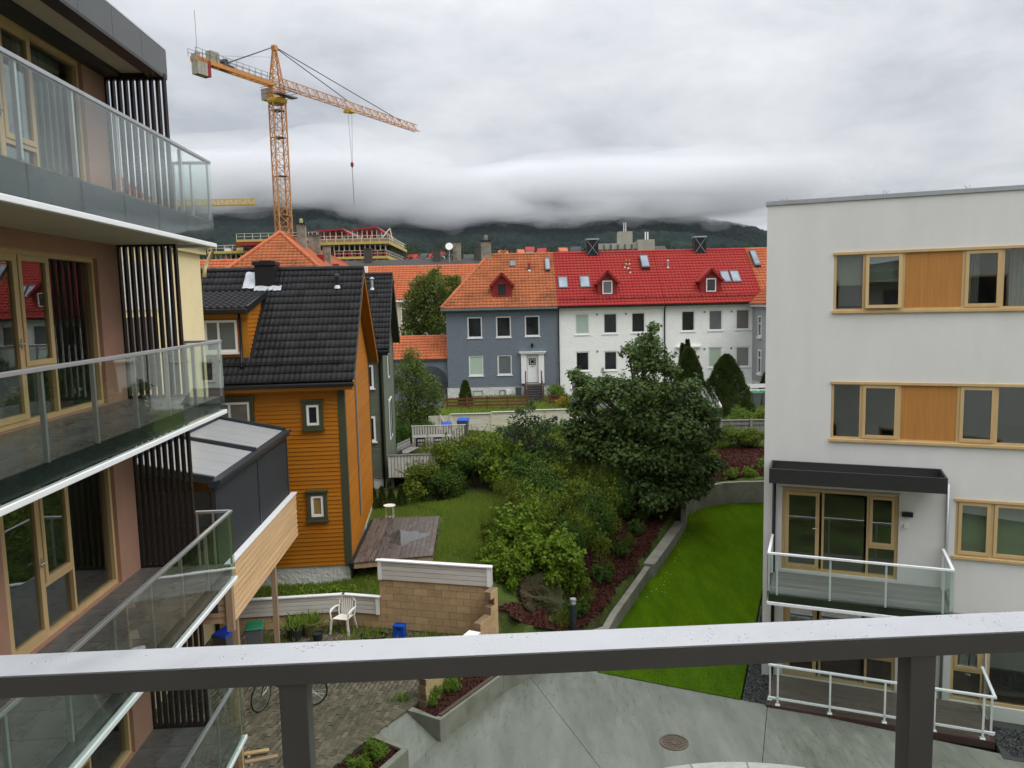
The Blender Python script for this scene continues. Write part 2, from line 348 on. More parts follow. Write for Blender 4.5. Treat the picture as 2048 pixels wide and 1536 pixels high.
def pane_dark(name, col=(.018, .02, .022)):
    mt = mat(name, col, .03, .5, .8, spec=.6); return mt
pane_dark('dark_pane'); pane_dark('sky_pane', (.20, .23, .27))
mat('pane_green', (.42, .52, .42), .12, .05, 1, spec=.5, coat=.3)
mat('pane_brown', (.17, .15, .13), .1, .15, 9, stretch=(1, 1, 8), spec=.5)
mat('pane_curtain', (.24, .24, .23), .1, .3, 6, stretch=(6, 6, .2), spec=.5)
mat('pane_grey', (.13, .145, .15), .08, .2, 1, spec=.5)
glassmat('rail_glass', (.91, .95, .935), 1.5, 0, 1.15)
glassmat('clear_glass', (.76, .79, .77), 1.52, 0, 3.4)
leafmat('maple_leaf', (.030, .068, .016), (.120, .180, .042), .3, .5, .2)
leafmat('shrub_leaf', (.052, .098, .008), (.180, .225, .026), .35, .6, .12)
leafmat('shrub_leaf_light', (.085, .170, .012), (.200, .280, .030), .35, .6, .12)
leafmat('shrub_leaf_dark', (.030, .076, .012), (.095, .165, .026), .35, .6, .12)
leafmat('apple_leaf', (.030, .055, .026), (.055, .088, .040))
leafmat('willow_leaf', (.060, .105, .014), (.135, .175, .030))
leafmat('far_leaf', (.018, .030, .014), (.045, .060, .022), .1, .8, .05)
leafmat('conifer_needle', (.026, .050, .009), (.065, .090, .016), .15)
leafmat('thuja_needle', (.045, .085, .012), (.075, .12, .02), .2)
leafmat('hedge_leaf', (.085, .16, .02), (.14, .22, .035))
leafmat('yellow_leaf', (.35, .30, .03), (.42, .34, .03))
leafmat('grass_blade', (.17, .29, .03), (.32, .40, .08), .45)
leafmat('lawn_blade', (.052, .118, .004), (.108, .172, .008), .3, .7, .0)
leafmat('mulch_chip', (.026, .008, .006), (.095, .030, .022), .0, .95, .03)
leafmat('gravel_chip', (.03, .03, .03), (.14, .14, .135), .0, .8, .1)
# ------------------------------------------------------------------ roofs
def roof_mesh(w, ln, sl, sr, tw, tl, amp=.03, step=.03, seg=4):
    """tiles as stepped waves in the plane: s along the eave, t up the slope, n out; sl/sr give the s-range at t"""
    V = []; Fq = []
    rows = max(1, round(ln / tl)); tl = ln / rows
    for r_ in range(rows):
        t0, t1 = r_ * tl, (r_ + 1) * tl
        a0, b0, a1, b1 = sl(t0), sr(t0), sl(t1), sr(t1)
        lo, hi = min(a0, a1), max(b0, b1)
        ss = np.arange(math.floor(lo / tw) * tw, hi + tw, tw / seg); ss = ss[(ss > lo - tw / seg) & (ss < hi + tw / seg)]
        k = len(ss)
        if k < 2: continue
        ph = (ss / tw) % 1.0; h = amp * (0.5 + .5 * np.cos(2 * np.pi * ph)) ** .8
        s0 = np.clip(ss, a0, b0); s1 = np.clip(ss, a1, b1); b = len(V)
        V += [(s0[i], t0 - .02, h[i] - .012) for i in range(k)] + [(s0[i], t0 - .02, h[i] + step) for i in range(k)] + [(s1[i], t1, h[i] + .002) for i in range(k)]
        for i in range(k - 1):
            Fq.append((b + i, b + i + 1, b + k + i + 1, b + k + i)); Fq.append((b + k + i, b + k + i + 1, b + 2 * k + i + 1, b + 2 * k + i))
    return np.array(V), np.array(Fq)
def roof_plane(parent, name, P0, e_, s_, w, ln, mt, sl=None, sr=None, tw=.3, tl=.33, amp=.05, step=.05, kind='stuff'):
    sl = sl or (lambda t: 0.0); sr = sr or (lambda t: w)
    V, Fq = roof_mesh(w, ln, sl, sr, tw, tl, amp, step)
    e_ = np.array(e_, float); s_ = np.array(s_, float); e_ /= np.linalg.norm(e_); s_ /= np.linalg.norm(s_); n_ = np.cross(e_, s_)
    Wv = np.array(P0) + V[:, :1] * e_ + V[:, 1:2] * s_ + V[:, 2:] * n_
    o = link(name, npmesh(name, Wv, Fq), mt, parent); o['kind'] = kind; return o
def ridge_caps(parent, name, p, q, mt, r=.11, ln=.4):
    p = Vector(p); q = Vector(q); d = (q - p); k = max(1, int(d.length / ln)); mb = MB()
    for i in range(k):
        a = p + d * (i / k); b = p + d * ((i + 1.08) / k if i < k - 1 else 1); mb.tube([a, b], [r, r * .9], 8)
    return mb.build(name, mt, parent, smooth=False)
# ------------------------------------------------------------------ foliage
def rot_frames(n, rs, up_bias, nrm=None):
    """random leaf frames: normals lean up or along nrm"""
    v = rs.normal(size=(n, 3)); v /= np.linalg.norm(v, axis=1)[:, None]
    base = np.zeros((n, 3)); base[:, 2] = 1
    if nrm is not None: base = nrm * .7 + base * .5
    nn_ = v * (1 - up_bias) + base * up_bias; nn_ /= np.linalg.norm(nn_, axis=1)[:, None] + 1e-9
    a = rs.normal(size=(n, 3)); a -= nn_ * (a * nn_).sum(1)[:, None]; a /= np.linalg.norm(a, axis=1)[:, None] + 1e-9
    return a, np.cross(nn_, a), nn_
LEAVES = {
 'maple': np.array([(0, 0, 0), (.30, .10, .02), (.22, .28, .0), (.5, .42, -.08), (.24, .55, .0), (0, 1, -.1), (-.24, .55, .0), (-.5, .42, -.08), (-.22, .28, 0), (-.30, .10, .02)]),
 'oval': np.array([(0, 0, 0), (.24, .3, .05), (.2, .68, .02), (0, 1, -.08), (-.2, .68, .02), (-.24, .3, .05)]),
 'blade': np.array([(-.06, 0, 0), (.06, 0, 0), (.04, .6, .06), (0, 1, .0), (-.04, .6, .06)]),
 'needle': np.array([(-.12, 0, 0), (.12, 0, 0), (.05, 1, .1), (-.05, 1, .1)]),
 'chip': np.array([(-.5, -.2, 0), (.45, -.28, .06), (.5, .22, .0), (-.42, .25, .08)]),
}
def leaf_mesh(name, P, size, shape, seed, up=.55, nrm=None, flat=False, axis=None):
    rs = np.random.RandomState(seed); n = len(P); L_ = LEAVES[shape]; k = len(L_)
    if axis is not None:
        b = axis + rs.normal(size=(n, 3)) * .35; b /= np.linalg.norm(b, axis=1)[:, None]
        c = rs.normal(size=(n, 3)); a = np.cross(b, c); a /= np.linalg.norm(a, axis=1)[:, None]; nn_ = np.cross(a, b)
    else: a, b, nn_ = rot_frames(n, rs, up, nrm)
    sz = size * rs.uniform(.65, 1.3, n)
    V = P[:, None, :] + sz[:, None, None] * (L_[None, :, 0:1] * a[:, None, :] + L_[None, :, 1:2] * b[:, None, :] + L_[None, :, 2:3] * nn_[:, None, :])
    Fc = np.arange(n * k).reshape(n, k)
    return npmesh(name, V.reshape(-1, 3), Fc)
def clump_points(clumps, n, rs, shell=.55):
    """points in a set of ellipsoids (cx,cy,cz,rx,ry,rz), mostly near their surface, fewer below"""
    C = np.array(clumps, float); vol = (C[:, 3] * C[:, 4] + C[:, 4] * C[:, 5] + C[:, 3] * C[:, 5]); pr = vol / vol.sum()
    idx = rs.choice(len(C), n, p=pr); d = rs.normal(size=(n, 3)); d[:, 2] += .35; d /= np.linalg.norm(d, axis=1)[:, None]
    rr = shell + (1 - shell) * rs.uniform(0, 1, n) ** .6
    rr *= 1 + .16 * np.sin(d[:, 0] * 7 + idx) * np.cos(d[:, 1] * 6 + idx * 2)
    return C[idx, :3] + d * rr[:, None] * C[idx, 3:], d
def shrub_meshes(tagname, seed, n, leaf, shape, mt, stems=6, nclump=14, shell=.5, flat=1.0, up=.5):
    """unit shrub about 1 m radius and 1.6 m tall; returns crown mesh, stem mesh"""
    rs = np.random.RandomState(seed); cl = []
    for i in range(nclump):
        a = rs.uniform(0, 6.28); r_ = rs.uniform(.15, .78) ; z = rs.uniform(.35, 1.25) * (1.15 - .45 * r_)
        s_ = rs.uniform(.26, .48); cl.append((r_ * math.cos(a), r_ * math.sin(a), z, s_, s_, s_ * rs.uniform(.7, 1.0) * flat))
    P, d = clump_points(cl, n, rs, shell)
    sp, sdv, shoots = [], [], []
    for i in range(34):
        c = cl[rs.randint(len(cl))]; v = rs.normal(size=3); v[2] = abs(v[2]) + .5; v /= np.linalg.norm(v); a0 = np.array(c[:3]) + v * np.array(c[3:]) * .6; ln = rs.uniform(.22, .55); b0 = a0 + v * ln + np.array([0, 0, .08]); shoots.append((a0, b0))
        tt = rs.uniform(.1, 1, 16)[:, None]; sp.append(a0 + (b0 - a0) * tt + rs.normal(0, .03, (16, 3))); sdv.append(np.tile(v, (16, 1)))
    P = np.concatenate([P] + sp); d = np.concatenate([d] + sdv)
    keep = P[:, 2] > .03; P = P[keep]; d = d[keep]
    crown = leaf_mesh(tagname + '_crown', P, leaf, shape, seed + 1, up, d); crown.materials.append(MATS[mt])
    mb = MB()
    for c in cl[:stems + 4]:
        p = Vector((c[0] * .15, c[1] * .15, -.1)); q = Vector(c[:3]); mid = (p + q) / 2 + Vector((rs.uniform(-.1, .1), rs.uniform(-.1, .1), .1))
        mb.tube([p, mid, q], [.03, .02, .008], 5)
    for a0, b0 in shoots: mb.tube([a0, b0], [.008, .003], 4)
    stem = mb.mesh(tagname + '_stem'); stem.materials.append(MATS['bark'])
    return crown, stem
def place_shrub(name, label, cat, meshes, loc, sx, sz, rz, group=None, sy=None):
    t = thing(name, label, cat, loc, rz, group); t.scale = (sx, sy or sx, sz)
    link('crown', meshes[0], None, t); link('stem', meshes[1], None, t); return t
# ------------------------------------------------------------------ ground, garden terrain
def struct(o): o['kind'] = 'structure'; return o
CP = np.array([(-9, 21.6, .9), (-6, 21.6, .95), (-4.2, 21.5, 1.0), (-3.6, 22.5, 1.1), (-2.6, 22.2, 1.45), (-2.2, 24, 1.62), (-2.4, 27.5, 1.62), (-5, 28.5, 1.25), (-5.5, 31.5, 1.15), (-4, 31, 1.3),
 (-1.2, 21.4, 1.45), (-.3, 20.6, 1.1), (.4, 20.4, .6), (1.4, 20.6, .34), (2.2, 21.8, .4), (3.4, 24.5, .45), (4.2, 26.5, .5), (5.6, 30.2, .7), (7.2, 33.4, .95), (9, 35, 1.15), (12, 35.4, 1.2), (16, 35.4, 1.25), (16, 39, 1.7), (11, 38.5, 1.65),
 (.6, 23, 1.5), (1.6, 25.5, 1.3), (2.4, 29, 1.3), (0, 27, 1.7), (-1, 32, 1.75), (3, 34, 1.6), (6, 37, 1.65), (-3, 38, 1.75), (-8, 40, 1.7), (4, 41, 1.8), (12, 40.5, 1.85), (18, 42, 1.9),
 (-4, 44.5, 2.3), (5, 45, 2.45), (15, 45, 2.2), (-5, 50, 2.4), (5, 50, 2.5), (15, 50, 2.5), (0, 55, 2.5), (20, 54, 2.4), (-12, 50, 2.2), (-12, 30, 1.2), (-14, 24, .9), (24, 48, 2.4), (24, 38, 1.7), (-14, 58, 2.4), (24, 58, 2.4)])
WALL_BASE = [(1.99, 18.54), (2.85, 21.09), (4.53, 24.97), (6.75, 29.9)] + [tuple(AZ(a, b, .25)[:2]) for a, b in ((1375, 1030), (1393, 1019), (1420, 1012), (1447, 1008), (1490, 1005.5), (1530, 1005))] + [(13.5, 33.6), (17, 33.3)]
WB = np.array(WALL_BASE)
def inpoly(X, Y, poly):
    c = np.zeros(X.shape, bool); n = len(poly); j = n - 1
    for i in range(n):
        xi, yi = poly[i]; xj, yj = poly[j]
        with np.errstate(divide='ignore', invalid='ignore'):
            c ^= ((yi > Y) != (yj > Y)) & (X < (xj - xi) * (Y - yi) / (yj - yi) + xi)
        j = i
    return c
LOW = [(1.3, 19.6), (2.5, 21.2), (4.2, 25.1), (6.4, 30)] + [(p[0] - .1, p[1] + .15) for p in WALL_BASE[4:]] + [(60, 33), (60, -60), (-1.6, -60), (-1.6, 15.6)]
YARD = [(-30, -60), (-1.6, -60), (-1.6, 15.6), (1.3, 19.6), (-.5, 20.0), (-3.8, 20.9), (-7.4, 20.5), (-30, 20.5)]
def hgt(X, Y):
    X = np.asarray(X, float); Y = np.asarray(Y, float); num = np.zeros(X.shape); dn = np.zeros(X.shape)
    for x_, y_, z_ in CP:
        w = 1 / (((X - x_) ** 2 + (Y - y_) ** 2) ** 1.6 + .02); num += w * z_; dn += w
    h = num / dn
    h = np.where(inpoly(X, Y, LOW), -.25, h); h = np.where(inpoly(X, Y, YARD), -.25, h)
    return h
gx = np.concatenate([[-4000, -1500, -400, -120, -60, -30], np.arange(-16, 24.01, .3), [30, 60, 120, 400, 1500, 4000]])
gy = np.concatenate([[-400, -60, -10, 5, 10], np.arange(13, 58.01, .3), [70, 100, 150, 220, 300, 420]])
GX, GY = np.meshgrid(gx, gy); GZ = hgt(GX, GY)
GZ += np.where((GY > 20.5) & (GY < 60) & (GX > -16) & (GX < 24), .04 * np.sin(GX * 3.1 + GY) * np.cos(GY * 2.3), 0)
GZ = np.where(GY > 220, 2 + (GY - 220) * .02, GZ)
V = np.stack([GX, GY, GZ], -1).reshape(-1, 3); nx = len(gx); ny = len(gy)
I = np.arange(nx * ny).reshape(ny, nx); Fq = np.stack([I[:-1, :-1], I[:-1, 1:], I[1:, 1:], I[1:, :-1]], -1).reshape(-1, 4)
struct(link('ground', npmesh('ground', V, Fq), 'soil', smooth=True))
def ground_z(x, y): return float(hgt(np.array([x]), np.array([y]))[0])
# concrete forecourt: slabs parted by joints, all in one structure with slabs as children
fore = bpy.data.objects.new('forecourt', None); COL.objects.link(fore); struct(fore); tag(fore, 'wet pale grey concrete forecourt with brushed streaks between planter and lawn')
J1 = [AZ(1055, 1347, 0), AZ(1200, 1536, 0)]; J2 = [AZ(1535, 1410, 0), AZ(1524, 1536, 0)]
def ext(a, b, t): return np.array(a)[:2] + (np.array(b)[:2] - np.array(a)[:2]) * t
j1a, j1b = ext(J1[0], J1[1], -.6), ext(J1[0], J1[1], 1.7); j2a, j2b = J2[0][:2], ext(J2[0], J2[1], 2.0)
lawn_a, lawn_b = AZ(1195, 1345, 0)[:2], AZ(1535, 1410, 0)[:2]
RAMP0 = AZ(878, 1478, 0)[:2]; RAMP1 = AZ(800, 1560, 0)[:2]
def slab(poly, z1=0.0): return MB().prism([tuple(p) for p in poly], -.3, z1).build('slab', 'concrete', fore)
g_ = np.array([.012, 0])
slab([(-1.9, 15.78), (RAMP0[0] - .35, RAMP0[1]), (RAMP1[0] - .4, RAMP1[1]), (-3.4, 11), (j1b[0], j1b[1]), j1a - g_ / 2, (.8, 19.3), (-.5, 17.78)])
slab([j1a + g_ / 2, j1b + g_, (j2b[0] - .012, j2b[1]), (j2a[0] - .008, j2a[1]), lawn_a, (1.9, 20.0)])
slab([(j2a[0] + .006, j2a[1]), (j2b[0], j2b[1]), (16, 9), (16, 12.6), (10.4, 14.4)], -.004)
# ramp up to the paved yard
E1, E2 = AZ(812, 1412, .5), AZ(745, 1470, .5)
MB().add([(RAMP0[0] - .02, RAMP0[1], .004), (RAMP1[0], RAMP1[1], .004), tuple(E2), tuple(E1), (E1[0] - .3, E1[1] + .3, .499), (RAMP0[0], RAMP0[1] + .2, .1)], [(0, 1, 2, 3), (0, 3, 4, 5)]).build('ramp', 'concrete', fore)
# ring of pale stone slabs at the front of the forecourt
rc = np.array([4.1, 9.6]); 
for k in range(11):
    a0, a1 = R(20 + k * 13), R(20 + (k + 1) * 13 - .35); q = 6
    pts = [tuple(rc + 5.05 * np.array([math.cos(a0 + (a1 - a0) * i / q), math.sin(a0 + (a1 - a0) * i / q)])) for i in range(q + 1)] + [tuple(rc + 4.2 * np.array([math.cos(a1 - (a1 - a0) * i / q), math.sin(a1 - (a1 - a0) * i / q)])) for i in range(q + 1)]
    MB().prism(pts, -.1, .008).build('ring_slab', 'pale_stone', fore)
# manhole cover
mc = AZ(1348, 1485, 0)
mh = thing('manhole_cover', 'round rusty cast iron drain grate set in the concrete', 'drain cover', (mc[0], mc[1], .004))
MB().lathe([(.295, -.02), (.305, .012), (.26, .014), (.255, -.01)], 40).build('frame', 'rust_iron', mh)
MB().lathe([(.254, -.02), (.254, -.012), (.0, -.012)], 32).build('pit', 'hole_black', mh)
g = MB()
for rr in (.085, .145, .205):
    for k in range(36):
        a0, a1 = 2 * math.pi * k / 36, 2 * math.pi * (k + 1) / 36
        g.add([((rr + dr) * math.cos(a), (rr + dr) * math.sin(a), z) for a in (a0, a1) for dr in (0, .014) for z in (-.01, .008)], [(1, 3, 7, 5), (0, 1, 5, 4), (2, 6, 7, 3)])
for k in range(20):
    a = 2 * math.pi * k / 20; c, s_ = math.cos(a), math.sin(a); g.bar((c * (.06 if k % 2 == 0 else .12), s_ * (.06 if k % 2 == 0 else .12), -.001), (c * .256, s_ * .256, -.001), .016, .018)
g.lathe([(.07, -.01), (.07, .009), (.03, .011), (.0, .011)], 20).build('grate', 'rust_iron', mh)
# lawn
Rb = [(5.15, 17.05), (11.95, 33.9)]
rows, cols = 70, 24
seglen = np.concatenate([[0], np.cumsum(np.linalg.norm(np.diff(WB[:10], axis=0), axis=1))])
lv = []
for i in range(rows + 1):
    t = i / rows
    tt = t * seglen[-1]; l_ = np.array([np.interp(tt, seglen, WB[:10, 0]), np.interp(tt, seglen, WB[:10, 1])])
    r_ = np.array(Rb[0]) + (np.array(Rb[1]) - np.array(Rb[0])) * min(1, t * 1.02)
    for j in range(cols + 1):
        p = l_ + (r_ - l_) * (j / cols); lv.append((p[0], p[1], .02 + .23 * max(0, (p[1] - 18.5) / 15.5) ** 1.4))
I = np.arange((rows + 1) * (cols + 1)).reshape(rows + 1, cols + 1)
Fq = np.stack([I[:-1, :-1], I[:-1, 1:], I[1:, 1:], I[1:, :-1]], -1).reshape(-1, 4)
lawn = struct(link('lawn', npmesh('lawn', lv, Fq), 'lawn_ground', smooth=True)); tag(lawn, 'smooth mown bright green lawn inside the concrete wall')
LV = np.array(lv).reshape(rows + 1, cols + 1, 3)
rs = np.random.RandomState(3)
def on_lawn(n, p=1.0):
    a = rs.uniform(0, 1, n) ** p * rows; b = rs.uniform(0, 1, n) * cols; i = np.minimum(a.astype(int), rows - 1); j = np.minimum(b.astype(int), cols - 1); fa = (a - i)[:, None]; fb = (b - j)[:, None]
    return LV[i, j] * (1 - fa) * (1 - fb) + LV[i + 1, j] * fa * (1 - fb) + LV[i, j + 1] * (1 - fa) * fb + LV[i + 1, j + 1] * fa * fb
P = on_lawn(95000, 1.15); P[:, 2] -= .005
me = leaf_mesh('lawn_grass', P, .026, 'needle', 5, axis=np.tile(np.array([[.1, 0, 1.0]]), (len(P), 1)))
tag(link('lawn_grass', me, 'lawn_blade', lawn), kind='stuff')
P = on_lawn(400, .7); P = P[(P[:, 0] < 4.2 + (P[:, 1] - 21) * .32) & (P[:, 1] > 23)][:26]; P[:, 2] += .03
mb = MB()
for p in P: mb.lathe([(.0, -.01), (.014, 0), (.0, .01)], 5, p)
tag(mb.build('fallen_blossom', 'plastic_white', lawn), kind='stuff')
# concrete retaining wall round the lawn
rw = thing('retaining_wall', 'board marked concrete retaining wall curving round the mown lawn', 'retaining wall')
def wallstrip(mb, pts, th, zb, zt, side=1):
    pts = [np.array(p, float) for p in pts]; off = []
    for i in range(len(pts)):
        d = pts[min(i + 1, len(pts) - 1)] - pts[max(0, i - 1)]; d /= np.linalg.norm(d); off.append(pts[i] + np.array([-d[1], d[0]]) * th * side)
    zt = zt if isinstance(zt, (list, tuple)) else [zt] * len(pts)
    n = len(pts); vv = [(*p, zb) for p in pts] + [(*p, z) for p, z in zip(pts, zt)] + [(*p, zb) for p in off] + [(*p, z) for p, z in zip(off, zt)]
    ff = [(0, n, 3 * n, 2 * n), (n - 1, 3 * n - 1, 4 * n - 1, 2 * n - 1)]
    for i in range(n - 1): ff += [(i, i + 1, n + i + 1, n + i), (2 * n + i, 3 * n + i, 3 * n + i + 1, 2 * n + i + 1), (n + i, n + i + 1, 3 * n + i + 1, 3 * n + i)]
    mb.add(vv, ff); return mb
wallstrip(MB(), [(2.45, 20.0), (2.85, 21.09), (3.7, 23.05), (4.47, 24.85)], .2, -.2, .47).build('low_section', 'concrete_wall', rw, bevel=.012)
wallstrip(MB(), [(4.62, 24.9), (5.7, 27.35), (6.72, 29.75)], .38, -.2, .53).build('wide_section', 'concrete_wall', rw, bevel=.012)
cw = [(6.78, 29.8)] + WALL_BASE[4:]
wallstrip(MB(), cw, .2, -.1, [1.0 + .2 * min(1, i / 4) for i in range(len(cw))]).build('curved_section', 'concrete_wall', rw, bevel=.012)
wallstrip(MB(), [(-.36, 17.62), (.9, 19.0), (2.43, 20.02)], .2, -.2, .49).build('link_section', 'concrete_wall', rw, bevel=.012)
# planters
def planter(name, label, pts, th, z, soil_poly, wedge=None):
    t = thing(name, label, 'planter'); wallstrip(MB(), pts, th, -.25, z, 1).build('wall', 'concrete_wall', t, bevel=.012)
    MB().prism(soil_poly, -.1, z - .09).build('mulch', 'mulch_bed', t)
    P = np.zeros((2600, 3)); xs = [p[0] for p in soil_poly]; ys = [p[1] for p in soil_poly]; r2 = np.random.RandomState(len(name))
    X = r2.uniform(min(xs), max(xs), 5200); Y = r2.uniform(min(ys), max(ys), 5200); k = inpoly(X, Y, soil_poly); P = np.stack([X[k], Y[k], np.full(k.sum(), z - .075)], -1)
    tag(link('bark_chips', leaf_mesh('bark_chips', P, .05, 'chip', 4, .5), 'mulch_chip', t), kind='stuff'); return t
c0 = AZ(880, 1440, .5)[:2]; cL = AZ(815, 1420, .5)[:2]
p1 = planter('planter', 'concrete wedge planter with two round shrubs beside the block wall', [tuple(cL), tuple(c0), (-.36, 17.6)], .17, .5,
        [(c0[0] - .02, c0[1] + .22), (-.5, 17.75), (.7, 19.1), (-.5, 19.6), (-1.9, 17.5), (cL[0] + .12, cL[1] + .17)])
MB().box(0, 0, 0, 2.2, .09, .03).build('timber_edge', 'brown_plank', p1).matrix_local = Matrix.Translation((c0[0] + .02, c0[1] + .13, .502)) @ Matrix.Rotation(math.atan2(17.62 - c0[1], -.36 - c0[0]), 4, 'Z')
q1, q2, q3, q4 = AZ(752, 1466, .5)[:2], AZ(817, 1497, .5)[:2], AZ(700, 1600, .5)[:2], AZ(600, 1585, .5)[:2]
planter('planter', 'concrete planter with low shrubs between the brick paving and the ramp', [tuple(q4), tuple(q3), tuple(q2), tuple(q1)], .15, .5, [tuple(q1 + (.0, -.1)), tuple(q2 + (-.12, -.0)), tuple(q3), tuple(q4)])
# mulch bed along the wall
MULCH = [(-.6, 20.3), (-.55, 19.5), (-1.0, 18.6), (.8, 19.25), (2.3, 20.25), (4.3, 25.0), (6.3, 30.0), (6.9, 31.8), (8.2, 33.5), (10.6, 34.15), (17, 33.6), (17, 39.0), (9.5, 38.6), (6.0, 36.5), (3.6, 31), (2.2, 27), (1.0, 23), (.2, 21)]
st = .16; X, Y = np.meshgrid(np.arange(-1, 17.5, st), np.arange(19, 39.5, st)); Zm = hgt(X, Y)
ok_ = inpoly(X, Y, MULCH) & (Zm > -.1); Zm = np.where(Zm < 0.32, .40, Zm) + .035
I = np.arange(X.size).reshape(X.shape); kk = ok_[:-1, :-1] & ok_[:-1, 1:] & ok_[1:, 1:] & ok_[1:, :-1]
Fq = np.stack([I[:-1, :-1], I[:-1, 1:], I[1:, 1:], I[1:, :-1]], -1)[kk]
mul_ = struct(link('mulch_bed', npmesh('mulch_bed', np.stack([X, Y, Zm], -1).reshape(-1, 3), Fq), 'mulch_bed', smooth=True)); tag(mul_, 'dark red bark mulch bed behind the concrete wall')
cen = np.stack([X, Y, Zm], -1).reshape(-1, 3)[Fq].mean(1); r2 = np.random.RandomState(9); pk = cen[r2.randint(0, len(cen), 42000)] + np.concatenate([r2.uniform(-st / 2, st / 2, (42000, 2)), r2.uniform(0, .03, (42000, 1))], 1)
tag(link('bark_chips', leaf_mesh('bark_chips', pk, .06, 'chip', 11, .45), 'mulch_chip', mul_), kind='stuff')
# gravel strip at the foot of the white apartment block
gr = struct(MB().prism([(5.2, 17.05), (5.72, 16.8), (6.3, 18.4), (13.3, 35), (12, 34)], -.1, .0).build('gravel_strip', 'asphalt'))
r2 = np.random.RandomState(4); t_ = r2.uniform(0, 1, 9000); s_ = r2.uniform(0, 1, 9000)
P = np.stack([5.2 + 6.8 * t_ + s_ * (.5 + .6 * t_), 17.0 + 17 * t_ - .15 * s_, np.full(9000, .012)], -1)
tag(link('pebbles', leaf_mesh('pebbles', P, .045, 'chip', 2, .4), 'gravel_chip', gr), kind='stuff')
gr2 = struct(MB().prism([(9.7, 14.55), (16, 12.2), (16.4, 13.2), (10.2, 16.0)], -.1, .01).build('gravel_strip', 'asphalt'))
P = np.stack([9.9 + 5.8 * t_, 14.6 - 2.15 * t_ + s_ * 1.2, np.full(9000, .02)], -1)
tag(link('pebbles', leaf_mesh('pebbles', P, .045, 'chip', 2, .4), 'gravel_chip', gr2), kind='stuff')
# ------------------------------------------------------------------ the camera's own balcony railing
RZ = 8.82
fa, fb, na = AZ(0, 1310, RZ), AZ(2048, 1222, RZ), AZ(0, 1352, RZ)
ang = math.atan2(fb[1] - fa[1], fb[0] - fa[0]); dd = np.array([math.cos(ang), math.sin(ang)]); pp = np.array([-dd[1], dd[0]])
rwid = float((fa - na)[:2] @ pp)
rail = thing('balcony_railing', 'wet aluminium balcony rail on dark posts with glass panels below', 'railing', (fa[0], fa[1], RZ), ang)
RH = .036
MB().box(-2.5, -rwid, -.004, 5.2, 0, 0).build('handrail', 'rail_metal', rail, bevel=.0012)
MB().box(-2.5, -rwid + .001, -RH, 5.2, -.001, -.0042).build('channel', 'rail_dark', rail, bevel=.002)
def alongrail(x, y, z): p = AZ(x, y, z) - fa; return float(p[:2] @ dd)
px_l = alongrail(576, 1382, RZ - RH); px_r = alongrail(1862, 1318, RZ - RH)
stepw = px_r - px_l
for k in (-1, 0, 1, 2):
    u = px_l + stepw * k
    MB().box(u - .021, -rwid + .012, -1.0, u + .021, -rwid + .05, -RH - .001).build('post', 'rail_dark', rail, bevel=.002)
for k in (-2, -1, 0, 1, 2):
    u0 = px_l + stepw * k + .008; MB().box(u0, -.018, -1.25, u0 + stepw - .016, -.008, -RH - .004).build('glass_panel', 'rail_glass', rail)
mb = MB(); r2 = random.Random(5)
for k in range(30):
    cu, cv = r2.uniform(-.15, 1.9), -rwid * r2.uniform(.1, .9)
    for q in range(r2.randint(2, 7)):
        u, v = cu + r2.gauss(0, .025), min(-.003, max(-rwid + .003, cv + r2.gauss(0, .006))); a = r2.uniform(.001, .0032); mb.lathe([(a, -.0002), (a * .85, a * .16), (a * .45, a * .3), (a * .04, a * .33)], 8, (u, v, 0))
tag(mb.build('raindrops', 'water_film', rail, smooth=True), kind='stuff')
# ------------------------------------------------------------------ the wing the camera stands in
own = thing('apartment_wing', 'terracotta rendered wing behind the wet balcony rail', 'building', (fa[0], fa[1], 0), ang)
hz = [(x0, x0 + 1.5, z + .6, z + 2.1) for z in (1.2, 4.95, 7.9, 10.85) for x0 in (-3.2, .2, 3.6, 6.6)]
mb = holed(MB(), -4.2, 9.0, 0, 13.6, hz, 0, .25); w_ = mb.build('wall', 'render_white', own); w_.location = (0, -2.05, 0); w_.rotation_euler = (0, 0, math.pi); w_.location = (4.8, -2.05, 0)
for (a, b, c, d) in hz:
    o = frame_mb(4.8 - b, 4.8 - a, c, d, .07, -2.2, -2.08).build('window', 'pine', own); box('pane', 'dark_pane', o, 4.8 - b + .07, -2.16, c + .07, 4.8 - a - .07, -2.15, d - .07)
for fz in (7.86,):
    box('balcony_slab', 'dark_slab', own, -2.2, -2.04, fz - .3, 4.6, -.03, fz)
box('roof', 'fascia_grey', own, -4.4, -9, 13.4, 9.2, -.4, 13.8); box('body', 'render_white', own, -4.2, -9, 0, 9.0, -2.6, 13.39)
